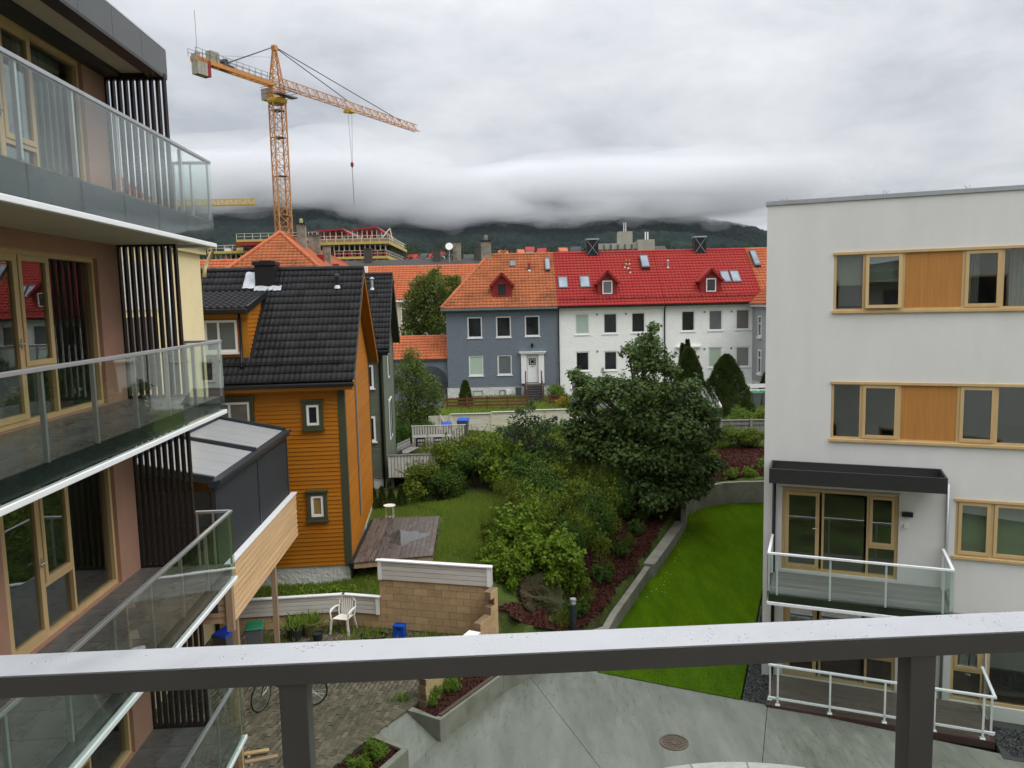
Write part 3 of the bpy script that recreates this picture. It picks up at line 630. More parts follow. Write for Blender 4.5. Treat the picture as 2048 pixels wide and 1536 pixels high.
# ------------------------------------------------------------------ left wing with balconies: local x runs along the facade, y into the building
LA = R(93.13); LB = thing('apartment_building', 'terracotta apartment block with stacked glass balconies and pine window doors', 'building', (0, 0, 0), LA)
YO, YW = 4.21, 5.78; UE = 13.32
FL = [10.81, 7.86, 4.91, 1.96]
units = [(9.5, 12.55), (3.2, 6.2)]
holes = [(a, b, f + .02, f + 2.32) for f in FL for a, b in units]
holed(MB(), -3, UE, -.3, 13.3, holes, YW, .22).build('wall', 'terracotta', LB)
mb = MB().box(-3, YW + 5, -.3, UE, YW + 5.1, 13.3); mb.poly([(UE, YW, -.3), (UE, YW + 5, -.3), (UE, YW + 5, 13.3), (UE, YW, 13.3)]).build('end_wall', 'terracotta', LB)
def door_unit(parent, x0, x1, z0, z1, y, lay, handle=True):
    """pine frame with panes; lay = list of (xa, xb, 'door'|'fixed'|'sash')"""
    fw = .065; o = frame_mb(x0, x1, z0, z1, fw, y, y + .11).box(x0 - .02, y - .05, z1 + .001, x1 + .02, y + .09, z1 + .06).build('window_door', 'pine', parent)
    for i, (xa, xb, kind) in enumerate(lay):
        if i: box('mullion', 'pine', o, xa - .05, y + .004, z0 + fw, xa + .0, y + .105, z1 - fw)
        a, b = xa + (0 if i == 0 else .0), xb - .05
        if i == 0: a = x0 + fw
        if i == len(lay) - 1: b = x1 - fw
        zb, zt = z0 + fw, z1 - fw
        if kind == 'fixed': box('pane', 'clear_glass', o, a, y + .06, zb, b, y + .07, zt)
        elif kind == 'door':
            frame_mb(a + .004, b - .004, zb + .004, zt - .004, .085, y - .015, y + .06).build('door_leaf', 'pine', o); box('pane', 'clear_glass', o, a + .085, y + .02, zb + .085, b - .085, y + .03, zt - .085)
            if handle:
                hx = b - .045; MB().bar((hx, y - .02, zb + .93), (hx, y - .02, zb + 1.07), .03, .012, (1, 0, 0)).tube([(hx, y - .02, zb + 1.0), (hx, y - .06, zb + 1.0), (hx - .1, y - .06, zb + 1.0)], .009, 6).build('handle', 'aluminium', o)
        else:
            zm = zb + .66; box('transom', 'pine', o, a, y + .005, zm - .03, b, y + .1, zm + .03)
            frame_mb(a + .004, b - .004, zm + .034, zt - .004, .07, y - .012, y + .06).build('sash', 'pine', o)
            box('pane', 'clear_glass', o, a + .07, y + .02, zm + .1, b - .07, y + .03, zt - .07); box('pane', 'clear_glass', o, a, y + .06, zb, b, y + .07, zm - .03)
    return o
for f in FL:
    for a, b in units:
        door_unit(LB, a + .003, b - .003, f + .023, f + 2.31, YW + .06, [(a, a + .98, 'door'), (a + .98, a + 1.75, 'sash'), (a + 1.75, b, 'fixed')])
        rm = MB()    # room behind the glass
        x0, x1, z0, z1, y0, y1 = a - 1, b + .6, f + .0, f + 2.5, YW + .23, YW + 4.5
        rm.poly([(x0, y1, z0), (x1, y1, z0), (x1, y1, z1), (x0, y1, z1)]).poly([(x0, y0, z0), (x0, y1, z0), (x0, y1, z1), (x0, y0, z1)]).poly([(x1, y0, z0), (x1, y0, z1), (x1, y1, z1), (x1, y1, z0)]).poly([(x0, y0, z1), (x0, y1, z1), (x1, y1, z1), (x1, y0, z1)]).build('room', 'room', LB)
        MB().poly([(x0, y0, z0), (x1, y0, z0), (x1, y1, z0), (x0, y1, z0)]).build('room_floor', 'room_floor', LB)
        if f > 10 or f == FL[1]:
            cm = MB(); n_ = 26; c0_, c1_ = (a + 1.8, b - .08)
            pts = [(c0_ + (c1_ - c0_) * i / n_, YW + .34 + .04 * math.sin(i * 1.9)) for i in range(n_ + 1)]
            for i in range(n_): cm.poly([(*pts[i], f + .05), (*pts[i + 1], f + .05), (*pts[i + 1], f + 2.3), (*pts[i], f + 2.3)])
            cm.build('curtain', 'curtain_white' if f > 10 else 'curtain_green', LB) if f > 10 else None
tile_me = MB().box(.003, .003, 0, .597, .517, .012).mesh('tile'); tile_me.materials.append(MATS['balcony_tile'])
us = [13.12 - 1.06 * k for k in range(12)]
for li, f in enumerate(FL):
    th = .44 if li == 0 else .29
    bal = MB().box(-1.5, YO + .05, f - th + .07, UE - .02, YW, f - .014).build('balcony', 'dark_slab', LB)
    MB().box(-1.5, YO + .25, f - th + .055, UE - .1, YW, f - th + .068).build('soffit', 'soffit', bal)
    MB().box(-1.5, YO - .04, f - th - .01, UE + .03, YO + .04, f - th + .06).build('edge_trim', 'white_trim', bal, bevel=.01)
    MB().box(UE - .03, YO + .045, f - th - .008, UE + .028, YW - .8, f - th + .058).build('edge_trim', 'white_trim', bal, bevel=.01)
    for i in range(14):
        for j in range(3):
            t_ = link('floor_tile', tile_me, None, bal); t_.location = (UE - .03 - .6 * (i + 1), YO + .055 + .52 * j * .985, f - .012)
    rz_ = f + .96
    MB().box(-1.5, YO - .03, rz_ - .045, UE, YO + .03, rz_).build('handrail', 'aluminium' if li else 'zinc', bal, bevel=.004)
    MB().box(UE - .03, YO + .031, rz_ - .045, UE + .03, YO + .6, rz_ - .001).build('handrail', 'aluminium', bal, bevel=.004)
    for k, u in enumerate(us):
        if k: MB().box(u - .02, YO + .005, f - .0, u + .02, YO + .05, rz_ - .046).build('post', 'aluminium', bal)
        MB().box(u - 1.06 + .006, YO - .022, f - th + .062, u - .006 + (.19 if k == 0 else 0), YO - .012, rz_ - .05 if li else rz_ - .03).build('glass_panel', 'rail_glass', bal)
    MB().box(UE - .005, YO - .01, f - th + .062, UE + .005, YO + .58, rz_ - .05).build('glass_panel', 'rail_glass', bal)
    for v in (.03, .3, .57): MB().box(UE - .04, YO + v - .015, f, UE - .012, YO + v + .015, rz_ - .046).build('post', 'aluminium', bal)
    # slatted screen at the end of the balcony
    zt = f + (2.63 if li else 2.36); zb = f
    sc_ = MB().box(UE - .05, YW - .955, zt - .09, UE + .05, YW + .02, zt).box(UE - .05, YW - .955, zb, UE + .05, YW - .002, zb + .05).build('slatted_screen', 'slat_brown', LB)
    for k in range(10):
        y = YW - .93 + k * .1025; MB().box(UE - .05, y - .021, zb + .051, UE + .05, y + .021, zt - .091).build('slat', 'slat_brown', sc_)
box('wall_lamp', 'plastic_white', LB, 12.85, YW - .06, 6.9, 12.97, YW - .001, 6.99)
# roof edge
RY = 4.84
rf = MB().box(-1.5, RY + .02, 13.18, UE + .1, YW + 5.2, 13.5).build('roof', 'soffit', LB)
for k in range(14):
    u1 = UE + .12 - .98 * k; MB().box(u1 - .972, RY - .01, 13.14, u1, RY + .018, 13.56).build('fascia_panel', 'fascia_grey', rf)
MB().box(UE + .101, RY - .008, 13.14, UE + .125, YW + 5, 13.555).build('fascia_panel', 'fascia_grey', rf)
MB().box(-1.5, RY - .008, 13.1, UE + .11, RY + .22, 13.179).build('soffit_edge', 'canopy_black', rf)
MB().box(-1.5, YW - .28, 13.11, UE, YW + .01, 13.178).build('soffit_edge', 'canopy_black', rf)
MB().box(-1.5, RY - .008, 13.57, UE + .13, YW + 5.2, 13.59).build('coping', 'zinc', rf)
# ------------------------------------------------------------------ white apartment block on the right: local x along the facade, y into the building
RB = thing('apartment_building', 'white rendered apartment block with pine window bands and oak panels', 'building', (6.038, 18.246, 0), R(-21.95))
H_ = [(1.46, 7.2, 8.96, 10.28), (1.46, 7.2, 6.0, 7.34), (.42, 2.94, 2.76, 4.76), (4.07, 7.2, 3.46, 4.77), (.48, 2.96, .06, 2.1), (4.09, 4.76, .07, 2.1), (4.80, 7.2, .07, 2.1)]
holed(MB(), 0, 9, -.3, 11.43, H_, 0, .2).build('wall', 'render_white', RB)
MB().poly([(0, 0, -.3), (0, 0, 11.43), (0, 16, 11.43), (0, 16, -.3)]).build('side_wall', 'render_white', RB)
MB().box(-.03, -.035, 11.432, 9.05, 16, 11.53).build('parapet_cap', 'zinc', RB, bevel=.004)
box('cap_joint', 'zinc', RB, 2.05, -.039, 11.43, 2.13, .1, 11.535)
for (x0, x1, z0, z1) in ((.2, 8.5, 8.7, 11.0), (.2, 8.5, 5.75, 8.4), (.2, 8.5, 2.74, 5.5), (.2, 8.5, .05, 2.6)):
    m_ = MB(); y0, y1 = .21, 4.5
    m_.poly([(x0, y1, z0), (x1, y1, z0), (x1, y1, z1), (x0, y1, z1)]).poly([(x0, y0, z0), (x0, y1, z0), (x0, y1, z1), (x0, y0, z1)]).poly([(x0, y0, z1), (x0, y1, z1), (x1, y1, z1), (x1, y0, z1)]).poly([(x1, y0, z0), (x1, y0, z1), (x1, y1, z1), (x1, y1, z0)]).build('room', 'room', RB)
    MB().poly([(x0, y0, z0), (x1, y0, z0), (x1, y1, z0), (x0, y1, z0)]).build('room_floor', 'room_floor', RB)
    box('partition', 'room', RB, 3.2, .4, z0 + .003, 3.3, 4.4, z1 - .003)
def sash(o, a, b, z0, z1, y, fw=.07, tilt=0.0, mt='pine'):
    s_ = frame_mb(0, b - a, 0, z1 - z0, fw, -.04, .03).build('sash', mt, o); s_.location = (a, y, z0)
    g = MB().box(fw, -.005, fw, b - a - fw, .005, z1 - z0 - fw).build('pane', 'clear_glass', o); g.location = (a, y, z0)
    if tilt:
        for q in (s_, g): q.matrix_local = Matrix.Translation((a, y, z1)) @ Matrix.Rotation(tilt, 4, 'X') @ Matrix.Translation((0, 0, z0 - z1))
for zi, (z0, z1) in enumerate(((8.96, 10.28), (6.0, 7.34))):
    fw = .055; o = frame_mb(1.463, 7.19, z0 + .003, z1 - .003, fw, .01, .15).build('window_band', 'pine', RB)
    MB().box(1.43, -.06, z0 - .045, 7.3, .1, z0 + .02).build('sill', 'pine', o, bevel=.006); MB().box(1.44, -.035, z1 - .05, 7.3, .1, z1 + .015).build('drip_cap', 'pine', o, bevel=.006)
    for mx in (2.09, 2.885, 4.045, 4.77, 5.55): box('mullion', 'pine', o, mx - .028, .012, z0 + fw, mx + .028, .148, z1 - fw)
    box('pane', 'clear_glass', o, 1.52, .08, z0 + fw, 2.062, .09, z1 - fw)
    sash(o, 2.12, 2.855, z0 + fw + .003, z1 - fw - .003, .03, tilt=(-.09 if zi == 0 else 0))
    box('wood_panel', 'oak_panel', o, 2.915, .015, z0 + .022, 4.015, .05, z1 - .052)
    sash(o, 4.075, 4.74, z0 + fw + .003, z1 - fw - .003, .03); box('pane', 'clear_glass', o, 4.8, .08, z0 + fw, 5.52, .09, z1 - fw); box('wood_panel', 'oak_panel', o, 5.58, .015, z0 + .022, 7.13, .05, z1 - .052)
    if zi == 0:
        box('roller_blind', 'curtain_green', o, 1.53, .15, z1 - .055 - .68, 2.05, .155, z1 - .06); box('roller_blind', 'curtain_green', o, 2.13, .17, z1 - .055 - .62, 2.85, .175, z1 - .06)
        for (c0_, c1_) in ((4.08, 4.38), (4.95, 5.5)):
            cm = MB(); n_ = 18; pts = [(c0_ + (c1_ - c0_) * i / n_, .3 + .035 * math.sin(i * 2.1)) for i in range(n_ + 1)]
            for i in range(n_): cm.poly([(*pts[i], z0 - .1), (*pts[i + 1], z0 - .1), (*pts[i + 1], z1), (*pts[i], z1)])
            cm.build('curtain', 'curtain_white', o)
# second floor: balcony door, window, canopy
door_unit(RB, .423, 2.937, 2.763, 4.757, .05, [(.42, 1.31, 'door'), (1.36, 2.28, 'fixed'), (2.33, 2.94, 'sash')])
o = frame_mb(4.073, 7.19, 3.463, 4.767, .055, .01, .15).build('window', 'pine', RB)
MB().box(4.03, -.06, 3.415, 7.3, .1, 3.48).build('sill', 'pine', o, bevel=.006); MB().box(4.04, -.035, 4.72, 7.3, .1, 4.785).build('drip_cap', 'pine', o, bevel=.006)
box('mullion', 'pine', o, 4.75, .012, 3.52, 4.81, .148, 4.71); sash(o, 4.13, 4.745, 3.52, 4.71, .03); sash(o, 4.815, 5.6, 3.52, 4.71, .03); box('pane', 'clear_glass', o, 5.65, .08, 3.52, 7.13, .09, 4.71)
box('roller_blind', 'curtain_green', o, 4.13, .16, 3.52, 7.1, .165, 4.7)
can = MB().box(.17, -.98, 5.09, 3.76, -.94, 5.43).box(.17, -.94, 5.09, .21, -.003, 5.43).box(3.72, -.94, 5.09, 3.76, -.003, 5.43).box(.21, -.06, 5.09, 3.72, -.003, 5.43).build('canopy', 'canopy_black', RB, bevel=.004)
box('canopy_tray', 'zinc', can, .212, -.938, 5.13, 3.718, -.062, 5.2); box('canopy_soffit', 'canopy_black', can, .212, -.938, 5.1, 3.718, -.062, 5.128)
MB().tube([(3.9, -.06, 5.12), (3.9, -.06, 3.4), (3.9, -.06, .1)], .035, 8).build('downpipe', 'zinc', RB, smooth=True)
MB().tube([(.24, -.06, 5.08), (.24, -.06, .1)], .04, 8).build('downpipe', 'black_metal', RB, smooth=True)
MB().box(3.0, -.11, 4.30, 3.22, -.002, 4.40).box(3.0, -.13, 4.38, 3.22, -.11, 4.41).build('wall_lamp', 'black_metal', RB)
box('socket_box', 'plastic_white', RB, 3.05, -.05, 4.03, 3.14, -.002, 4.11)
bz, rz_, bd = 2.70, 3.64, 1.52
bal = MB().box(.22, -bd, 2.50, 3.84, -.002, 2.66).build('balcony', 'dark_slab', RB)
for k in range(10): box('deck_board', 'deck_grey', bal, .24, -bd + .02 + k * .148, 2.661, 3.82, -bd + .02 + k * .148 + .142, 2.70)
MB().box(.19, -bd - .045, 2.43, 3.87, -bd + .02, 2.50).build('edge_trim', 'white_trim', bal, bevel=.008)
MB().box(.19, -bd - .03, rz_ - .045, 3.87, -bd + .03, rz_).build('handrail', 'white_trim', bal, bevel=.004)
for x_ in (.22, 3.84): MB().box(x_ - .03, -bd + .031, rz_ - .045, x_ + .03, -.1, rz_).build('handrail', 'white_trim', bal, bevel=.004)
for x_ in (.40, 1.5, 2.6, 3.68): box('post', 'white_trim', bal, x_ - .02, -bd + .005, 2.56, x_ + .02, -bd + .045, rz_ - .046)
for x_ in (.22, 3.84):
    for y_ in (-bd + .12, -.15): box('post', 'white_trim', bal, x_ - .02, y_ - .02, 2.7, x_ + .02, y_ + .02, rz_ - .046)
    box('glass_panel', 'rail_glass', bal, x_ - .005 + (.03 if x_ > 1 else -.03), -bd, 2.52, x_ + .005 + (.03 if x_ > 1 else -.03), -.12, rz_ - .05)
xs = [.21, 1.49, 2.61, 3.85]
for i in range(3): box('glass_panel', 'rail_glass', bal, xs[i] + .006, -bd - .02, 2.51, xs[i + 1] - .006, -bd - .01, rz_ - .05)
# ground floor: doors, terrace
door_unit(RB, .483, 2.957, .063, 2.09, .05, [(.48, 1.3, 'door'), (1.35, 2.28, 'fixed'), (2.36, 2.96, 'sash')])
door_unit(RB, 4.093, 4.757, .073, 2.09, .05, [(4.09, 4.76, 'sash')]); o = frame_mb(4.803, 7.19, .073, 2.09, .06, .05, .16).build('window', 'pine', RB); box('pane', 'clear_glass', o, 4.86, .1, .13, 7.13, .11, 2.03)
ter = MB().box(.2, -1.56, -.1, 4.72, -1.5, .06).box(.2, -1.499, -.1, .26, -.004, .06).box(4.66, -1.499, -.1, 4.72, -.004, .06).build('terrace', 'plinth_brown', RB)
for k in range(10): box('deck_board', 'deck_brown', ter, .265, -1.49 + k * .149, .01, 4.655, -1.49 + k * .149 + .143, .055)
rz_ = 1.02
MB().box(.24, -1.53, rz_ - .045, 4.72, -1.47, rz_).build('handrail', 'white_trim', ter, bevel=.004); MB().box(.24, -1.52, .19, 4.72, -1.48, .24).build('bottom_rail', 'white_trim', ter, bevel=.004)
MB().box(4.66, -1.469, rz_ - .045, 4.72, -.1, rz_).build('handrail', 'white_trim', ter, bevel=.004); MB().box(.24, -1.469, rz_ - .045, .30, -1.0, rz_).build('handrail', 'white_trim', ter, bevel=.004)
for x_, y_ in ((.27, -1.3), (.45, -1.5), (1.55, -1.5), (2.65, -1.5), (3.6, -1.5), (4.5, -1.5), (4.69, -1.25)):
    MB().box(x_ - .02, y_ - .02, .075, x_ + .02, y_ + .02, rz_ - .046).box(x_ - .05, y_ - .05, .056, x_ + .05, y_ + .05, .075).build('post', 'white_trim', ter)
for a, b in ((.48, 1.52), (1.58, 2.62), (2.68, 3.57), (3.63, 4.47)): box('glass_panel', 'rail_glass', ter, a, -1.505, .245, b, -1.495, rz_ - .05)
box('glass_panel', 'rail_glass', ter, 4.685, -1.2, .2, 4.695, -.15, rz_ - .05)
# a few weeds on the roof edge
mb = MB(); r2 = random.Random(2)
for (u, n_) in ((.25, 3), (.42, 4), (.6, 3), (2.45, 3), (4.05, 3)):
    for k in range(n_):
        x_ = u + r2.uniform(-.08, .08); mb.tube([(x_, .2, 11.45), (x_ + r2.uniform(-.05, .05), .2, 11.55), (x_ + r2.uniform(-.1, .1), .2, 11.58 + r2.uniform(0, .06))], [.006, .005, .003], 4)
tag(mb.build('roof_weeds', 'grass_blade', RB), kind='stuff')
# ------------------------------------------------------------------ cream house beyond the balconies and its roofed terrace (same heading as the left wing)
CH = thing('house', 'cream plastered house wall with gutter beside the dark roofed terrace', 'house', (0, 0, 0), LA)
MB().box(14.3, 7.2, .2, 21.5, 14.5, 10.8).build('wall', 'cream_plaster', CH)
MB().box(14.2, 7.06, 10.8, 21.62, 14.6, 10.98).build('cornice', 'cream_plaster', CH)
MB().box(14.2, 6.93, 10.98, 21.75, 7.08, 11.1).build('gutter', 'yellow_pipe', CH)
MB().tube([(21.8, 7.0, 11.0), (21.95, 7.0, 10.9), (21.62, 7.12, 10.45), (21.6, 7.14, 10.2)], .055, 8).build('downpipe', 'yellow_pipe', CH, smooth=True)
roof_plane(CH, 'roof', (14.1, 6.95, 11.08), (1, 0, 0), (0, 1, .9), 7.7, 5.2, 'orange_tile', lambda t: t * .25, lambda t: 7.7 - t * .6)
mb = MB()
for k in range(9): mb.box(15.9, 7.165, 9.35 + k * .12, 18.5, 7.199, 9.35 + k * .12 + .112)
mb.build('pale_boarding', 'weathered_white', CH)
MB().box(16.2, 7.17, 7.6, 18.2, 7.199, 9.2).build('shutter', 'pane_brown', CH)
MB().tube([(18.9, 7.1, 10.8), (18.9, 7.1, 5.8)], .05, 8).build('downpipe', 'zinc', CH, smooth=True)
TR = thing('roofed_terrace', 'raised pine boarded terrace with charcoal screens and pale panel roof', 'terrace', (0, 0, 0), LA)
TO, U0, U1 = 5.17, 16.0, 22.25
MB().box(U0 + .05, TO + .03, 2.75, U1 - .03, 7.19, 3.0).build('floor', 'post_wood', TR)
nb = 9; bh = (3.96 - 2.72) / nb
bme = MB().extr([(U0, TO + .02, 0), (U0, TO - .035, 0), (U0, TO - .005, bh - .03), (U0, TO + .02, bh - .03)], (U1 - U0, 0, 0)).mesh('board'); bme.materials.append(MATS['new_wood'])
for k in range(nb): link('cladding_board', bme, None, TR).location = (0, 0, 2.72 + k * bh)
bme = MB().extr([(U0 + .02, TO, 0), (U0 - .014, TO, 0), (U0 + .004, TO, bh - .004), (U0 + .02, TO, bh - .004)], (0, 2.0, 0)).mesh('board'); bme.materials.append(MATS['brown_plank'])
bme.materials[0] = MATS['post_wood']
for k in range(nb): link('cladding_board', bme, None, TR).location = (0, 0, 2.72 + k * bh)
MB().box(U0 + .03, TO + .021, 2.73, U1 - .01, TO + .028, 3.95).build('backing', 'shade_dark', TR)  # black sheet added behind the boards, painting the shade in their gaps
MB().box(U0 - .06, TO - .06, 3.965, U1, TO + .1, 4.0).build('cap', 'white_trim', TR)
MB().box(U0 - .05, TO - .04, 2.55, U0 + .1, TO + .1, 3.964).build('corner_post', 'post_wood', TR)
for u in (16.45, 19.75): MB().box(u - .06, TO + .02, .3, u + .06, TO + .14, 2.74).build('post', 'post_wood', TR)
MB().box(U0 + .02, 7.05, .3, U0 + .14, 7.17, 2.74).build('post', 'post_wood', TR)
SU0, SU1 = 15.72, 21.95
for a, b in ((SU0 + .1, 18.93), (18.97, SU1)): MB().box(a, TO + .11, 4.001, b, TO + .125, 5.70).build('screen', 'screen_fabric', TR)
for u in (SU0 + .04, 18.95, SU1): MB().box(u - .04, TO + .09, 4.001, u + .04, TO + .17, 5.7).build('screen_post', 'anthracite', TR)
MB().box(SU0 - .04, TO + .02, 5.701, SU1 + .12, TO + .2, 5.86).build('gutter_beam', 'anthracite', TR, bevel=.01)
MB().box(SU0 - .04, TO - .03, 5.80, SU1 + .14, TO + .02, 5.875).build('gutter_lip', 'anthracite', TR)
yb, zb_, zf = 7.19, 6.28, 5.88
for u in (SU0 + .03, 18.9, SU1 + .03): MB().bar((u, TO + .12, zf - .02), (u, yb, zb_ - .02), .1, .16).build('rafter', 'anthracite', TR)
MB().bar((SU0 - .04, yb - .06, zb_), (SU1 + .1, yb - .06, zb_), .12, .2).build('wall_plate', 'anthracite', TR)
for a, b in ((SU0 + .09, 18.84), (18.96, SU1 - .03)):
    n_ = 4
    for i in range(n_):
        x0 = a + (b - a) * i / n_; x1 = a + (b - a) * (i + 1) / n_ - .012
        MB().add([(x0, TO + .14, zf - .03), (x1, TO + .14, zf - .03), (x1, yb - .12, zb_ - .04), (x0, yb - .12, zb_ - .04), (x0, TO + .14, zf - .05), (x1, TO + .14, zf - .05), (x1, yb - .12, zb_ - .06), (x0, yb - .12, zb_ - .06)], [(0, 1, 2, 3), (7, 6, 5, 4), (0, 4, 5, 1), (1, 5, 6, 2), (2, 6, 7, 3), (3, 7, 4, 0)]).build('roof_panel', 'polycarbonate', TR)
MB().box(SU0 + .02, TO + .2, 3.05, SU0 + .06, yb - .05, 5.62).build('dark_opening', 'shade_dark', TR)  # near-black sheet stands in for the shaded opening at the near end
MB().box(SU0 + .0, TO + .25, 4.9, SU0 + .018, yb - .3, 4.95).build('screen_rail', 'anthracite', TR)
# ------------------------------------------------------------------ timber houses
def timber_house(name, label, C, rz, wid, dep, zf0, zs, zroof, slope, bmat, tmat, cols, skip=None, verge='orange_trim', bh=.125, ridge_mat='black_tile', ground=.4):
    H = thing(name, label, 'house', C, rz); yr = dep / 2; zr = zroof + slope * yr
    top = lambda y: zroof + slope * min(y, dep - y)
    # body
    x0 = -wid
    MB().add([(x0, .03, zs), (-.03, .03, zs), (-.03, dep, zs), (x0, dep, zs), (x0, .03, top(.03) - .25), (-.03, .03, top(.03) - .25), (-.03, dep - .03, top(.03) - .25), (x0, dep - .03, top(.03) - .25), (x0, yr, zr - .28), (-.03, yr, zr - .28)],
             [(0, 1, 5, 4), (1, 2, 6, 9, 5), (2, 3, 7, 6), (3, 0, 4, 8, 7)]).build('wall', tmat, H)
    box('foundation', 'foundation', H, x0, .06, ground, -.05, dep, zs - .004)
    def board(L_, axis):
        pr = [(0, 0), (-.032, 0), (-.012, bh - .009), (0, bh - .009)]
        if axis == 'x': return MB().extr([(0, p[0], p[1]) for p in pr], (L_, 0, 0)).mesh('board')
        return MB().extr([(-p[0], 0, p[1]) for p in pr], (0, L_, 0)).mesh('board')
    fb_ = board(wid - .19, 'x'); fb_.materials.append(MATS[bmat])
    k = 0
    while zs + k * bh < top(0) - .32: link('siding_board', fb_, None, H).location = (x0, .0285, zs + k * bh); k += 1
    sb = board(dep - .4, 'y'); sb.materials.append(MATS[bmat]); k = 0
    while True:
        z = zs + k * bh; k += 1
        if z + bh < top(0) - .1: link('siding_board', sb, None, H).location = (-.0285, .2, z)
        else:
            y0 = max(.2, (z + bh - zroof + .12) / slope); L_ = dep - 2 * y0
            if L_ < .2: break
            b_ = board(L_, 'y'); b_.materials.append(MATS[bmat]); link('siding_board', b_, None, H).location = (-.0285, y0, z)
    for (a, b) in ((-.19, -.02),): MB().box(-.19, -.012, zs - .02, .016, .028, top(0) - .2).box(-.028, .0285, zs - .02, .016, .2, top(0) - .05).build('corner_board', 'dark_green' , H)
    MB().box(-.028, dep - .19, zs, .016, dep, top(0) - .05).build('corner_board', 'dark_green', H)
    # roof: deck, tiles, ridge, verge boards, gutter
    ov, ve = .34, .34
    ye, ze = -ov, zroof - slope * ov
    roof = MB().add([(x0, ye, ze), (ve, ye, ze), (ve, yr, zr), (x0, yr, zr), (ve, dep + ov, ze), (x0, dep + ov, ze)], [(0, 1, 2, 3), (3, 2, 4, 5)]).add([(x0, ye, ze - .12), (ve, ye, ze - .12), (ve, yr, zr - .12), (x0, yr, zr - .12), (ve, dep + ov, ze - .12), (x0, dep + ov, ze - .12)], [(3, 2, 1, 0), (5, 4, 2, 3)]).build('roof', 'black_sheet', H)
    tw, nr = .30, 15; sl_ = math.hypot(yr + ov, slope * (yr + ov)); tl = sl_ / nr; a = math.atan(slope)
    # a double-roll tile
    V = []; Fq = []; ss = np.linspace(0, tw, 9); hh = .024 * (.5 + .5 * np.cos(4 * np.pi * ss / tw)) ** .7
    n9 = 9
    V = [(s_, -.015, h - .02) for s_, h in zip(ss, hh)] + [(s_, -.015, h + .034) for s_, h in zip(ss, hh)] + [(s_, tl, h + .004) for s_, h in zip(ss, hh)]
    for i in range(8): Fq += [(i, i + 1, n9 + i + 1, n9 + i), (n9 + i, n9 + i + 1, 2 * n9 + i + 1, 2 * n9 + i)]
    tme = npmesh('tile', V, Fq); tme.materials.append(MATS['black_tile'])
    rt = random.Random(3)
    for c in range(cols):
        for r_ in range(nr):
            y = ye + r_ * tl * math.cos(a)
            if skip and skip(ve - (c + .5) * tw, y + .15): continue
            q = link('roof_tile', tme, None, roof); q.rotation_euler = (a + rt.uniform(-.006, .006), 0, rt.uniform(-.004, .004)); q.location = (ve - (c + 1) * tw, y, ze + r_ * tl * math.sin(a) + .004)
    ridge_caps(H, 'ridge_caps', (x0, yr, zr + .03), (ve + .02, yr, zr + .03), 'black_tile', .10, .42)
    for (ya, yb_, za, zb2) in ((ye, yr, ze, zr), (dep + ov, yr, ze, zr)):
        MB().bar((ve + .0, ya, za - .1), (ve + .0, yb_, zb2 - .1), .035, .22).build('verge_board', verge, H)
        MB().bar((ve + .005, ya, za + .02), (ve + .005, yb_, zb2 + .02), .06, .05).build('verge_cap', 'gutter_black', H)
    mb = MB().add([(0, ye + .02, ze - .13), (ve, ye + .02, ze - .13), (ve, yr, zr - .13), (0, yr, zr - .13), (ve, dep + ov, ze - .13), (0, dep + ov, ze - .13)], [(3, 2, 1, 0), (5, 4, 2, 3)]); mb.build('verge_soffit', verge, H)
    MB().box(x0, ye - .12, ze - .16, ve + .02, ye + .0, ze - .04).build('gutter', 'gutter_black', H, bevel=.03)
    MB().box(x0, ye + .03, ze - .26, ve - .04, ye + .06, ze - .1).build('eave_board', verge, H); MB().box(x0, ye + .06, ze - .27, ve - .05, .03, ze - .255).build('eave_soffit', verge, H)
    # snow guard
    ys = .12; zs_ = zroof + slope * ys; g = MB()
    for dz in (.14, .2): g.bar((x0, ys, zs_ + dz), (ve - .35, ys, zs_ + dz), .02, .02)
    for i in range(int((wid) / .9)): g.bar((ve - .5 - i * .9, ys, zs_ + .2), (ve - .5 - i * .9, ys + .15, zs_ + .12), .02, .06); g.bar((ve - .5 - i * .9, ys, zs_ + .02), (ve - .5 - i * .9, ys, zs_ + .22), .02, .03)
    g.build('snow_guard', 'black_metal', H)
    return H, top
def vent_pipe(H, x_, y_, z, h, mt='gutter_black', r=.06):
    o = MB().tube([(x_, y_, z - .1), (x_, y_, z + h)], r, 10).lathe([(r * 1.9, 0), (r * 1.7, .04), (.01, .09)], 10, (x_, y_, z + h + .03)).build('roof_vent', mt, H, smooth=False)
    MB().lathe([(r * 2.2, -.06), (r * 1.2, .05)], 10, (x_, y_, z)).build('flashing', 'lead', o); return o
dorm_skip = lambda x_, y: x_ < -2.72 and .5 < y < 2.95
OH, otop = timber_house('house', 'orange timber house with black tiled roof and shed dormer', (-4.97, 22.57, 0), R(5), 9.0, 7.8, .9, 1.58, 7.45, .80, 'orange_board', 'orange_trim', 19, dorm_skip)
yw = -.045
window(OH, -1.10, -.74, 5.86, 6.47, yw, .07, 'white_paint', 'dark_pane', casing='dark_green', cw=.11)
window(OH, -1.10, -.74, 3.10, 3.74, yw, .07, 'white_paint', 'frosted', casing='dark_green', cw=.11)
window(OH, -4.4, -2.72, 5.55, 6.62, yw, .07, 'white_paint', 'pane_brown', casing='dark_green', cw=.12, mull=(-3.85, -3.3))
window(OH, -6.9, -5.7, 5.55, 6.62, yw, .07, 'white_paint', 'dark_pane', casing='dark_green', cw=.12, mull=(-6.3,))
window(OH, -6.9, -5.7, 2.6, 3.7, yw, .07, 'white_paint', 'dark_pane', casing='dark_green', cw=.12, mull=(-6.3,))
MB().box(.017, 2.82, 2.3, .05, 2.98, 8.7).build('cable_cover', 'grey_plank', OH)
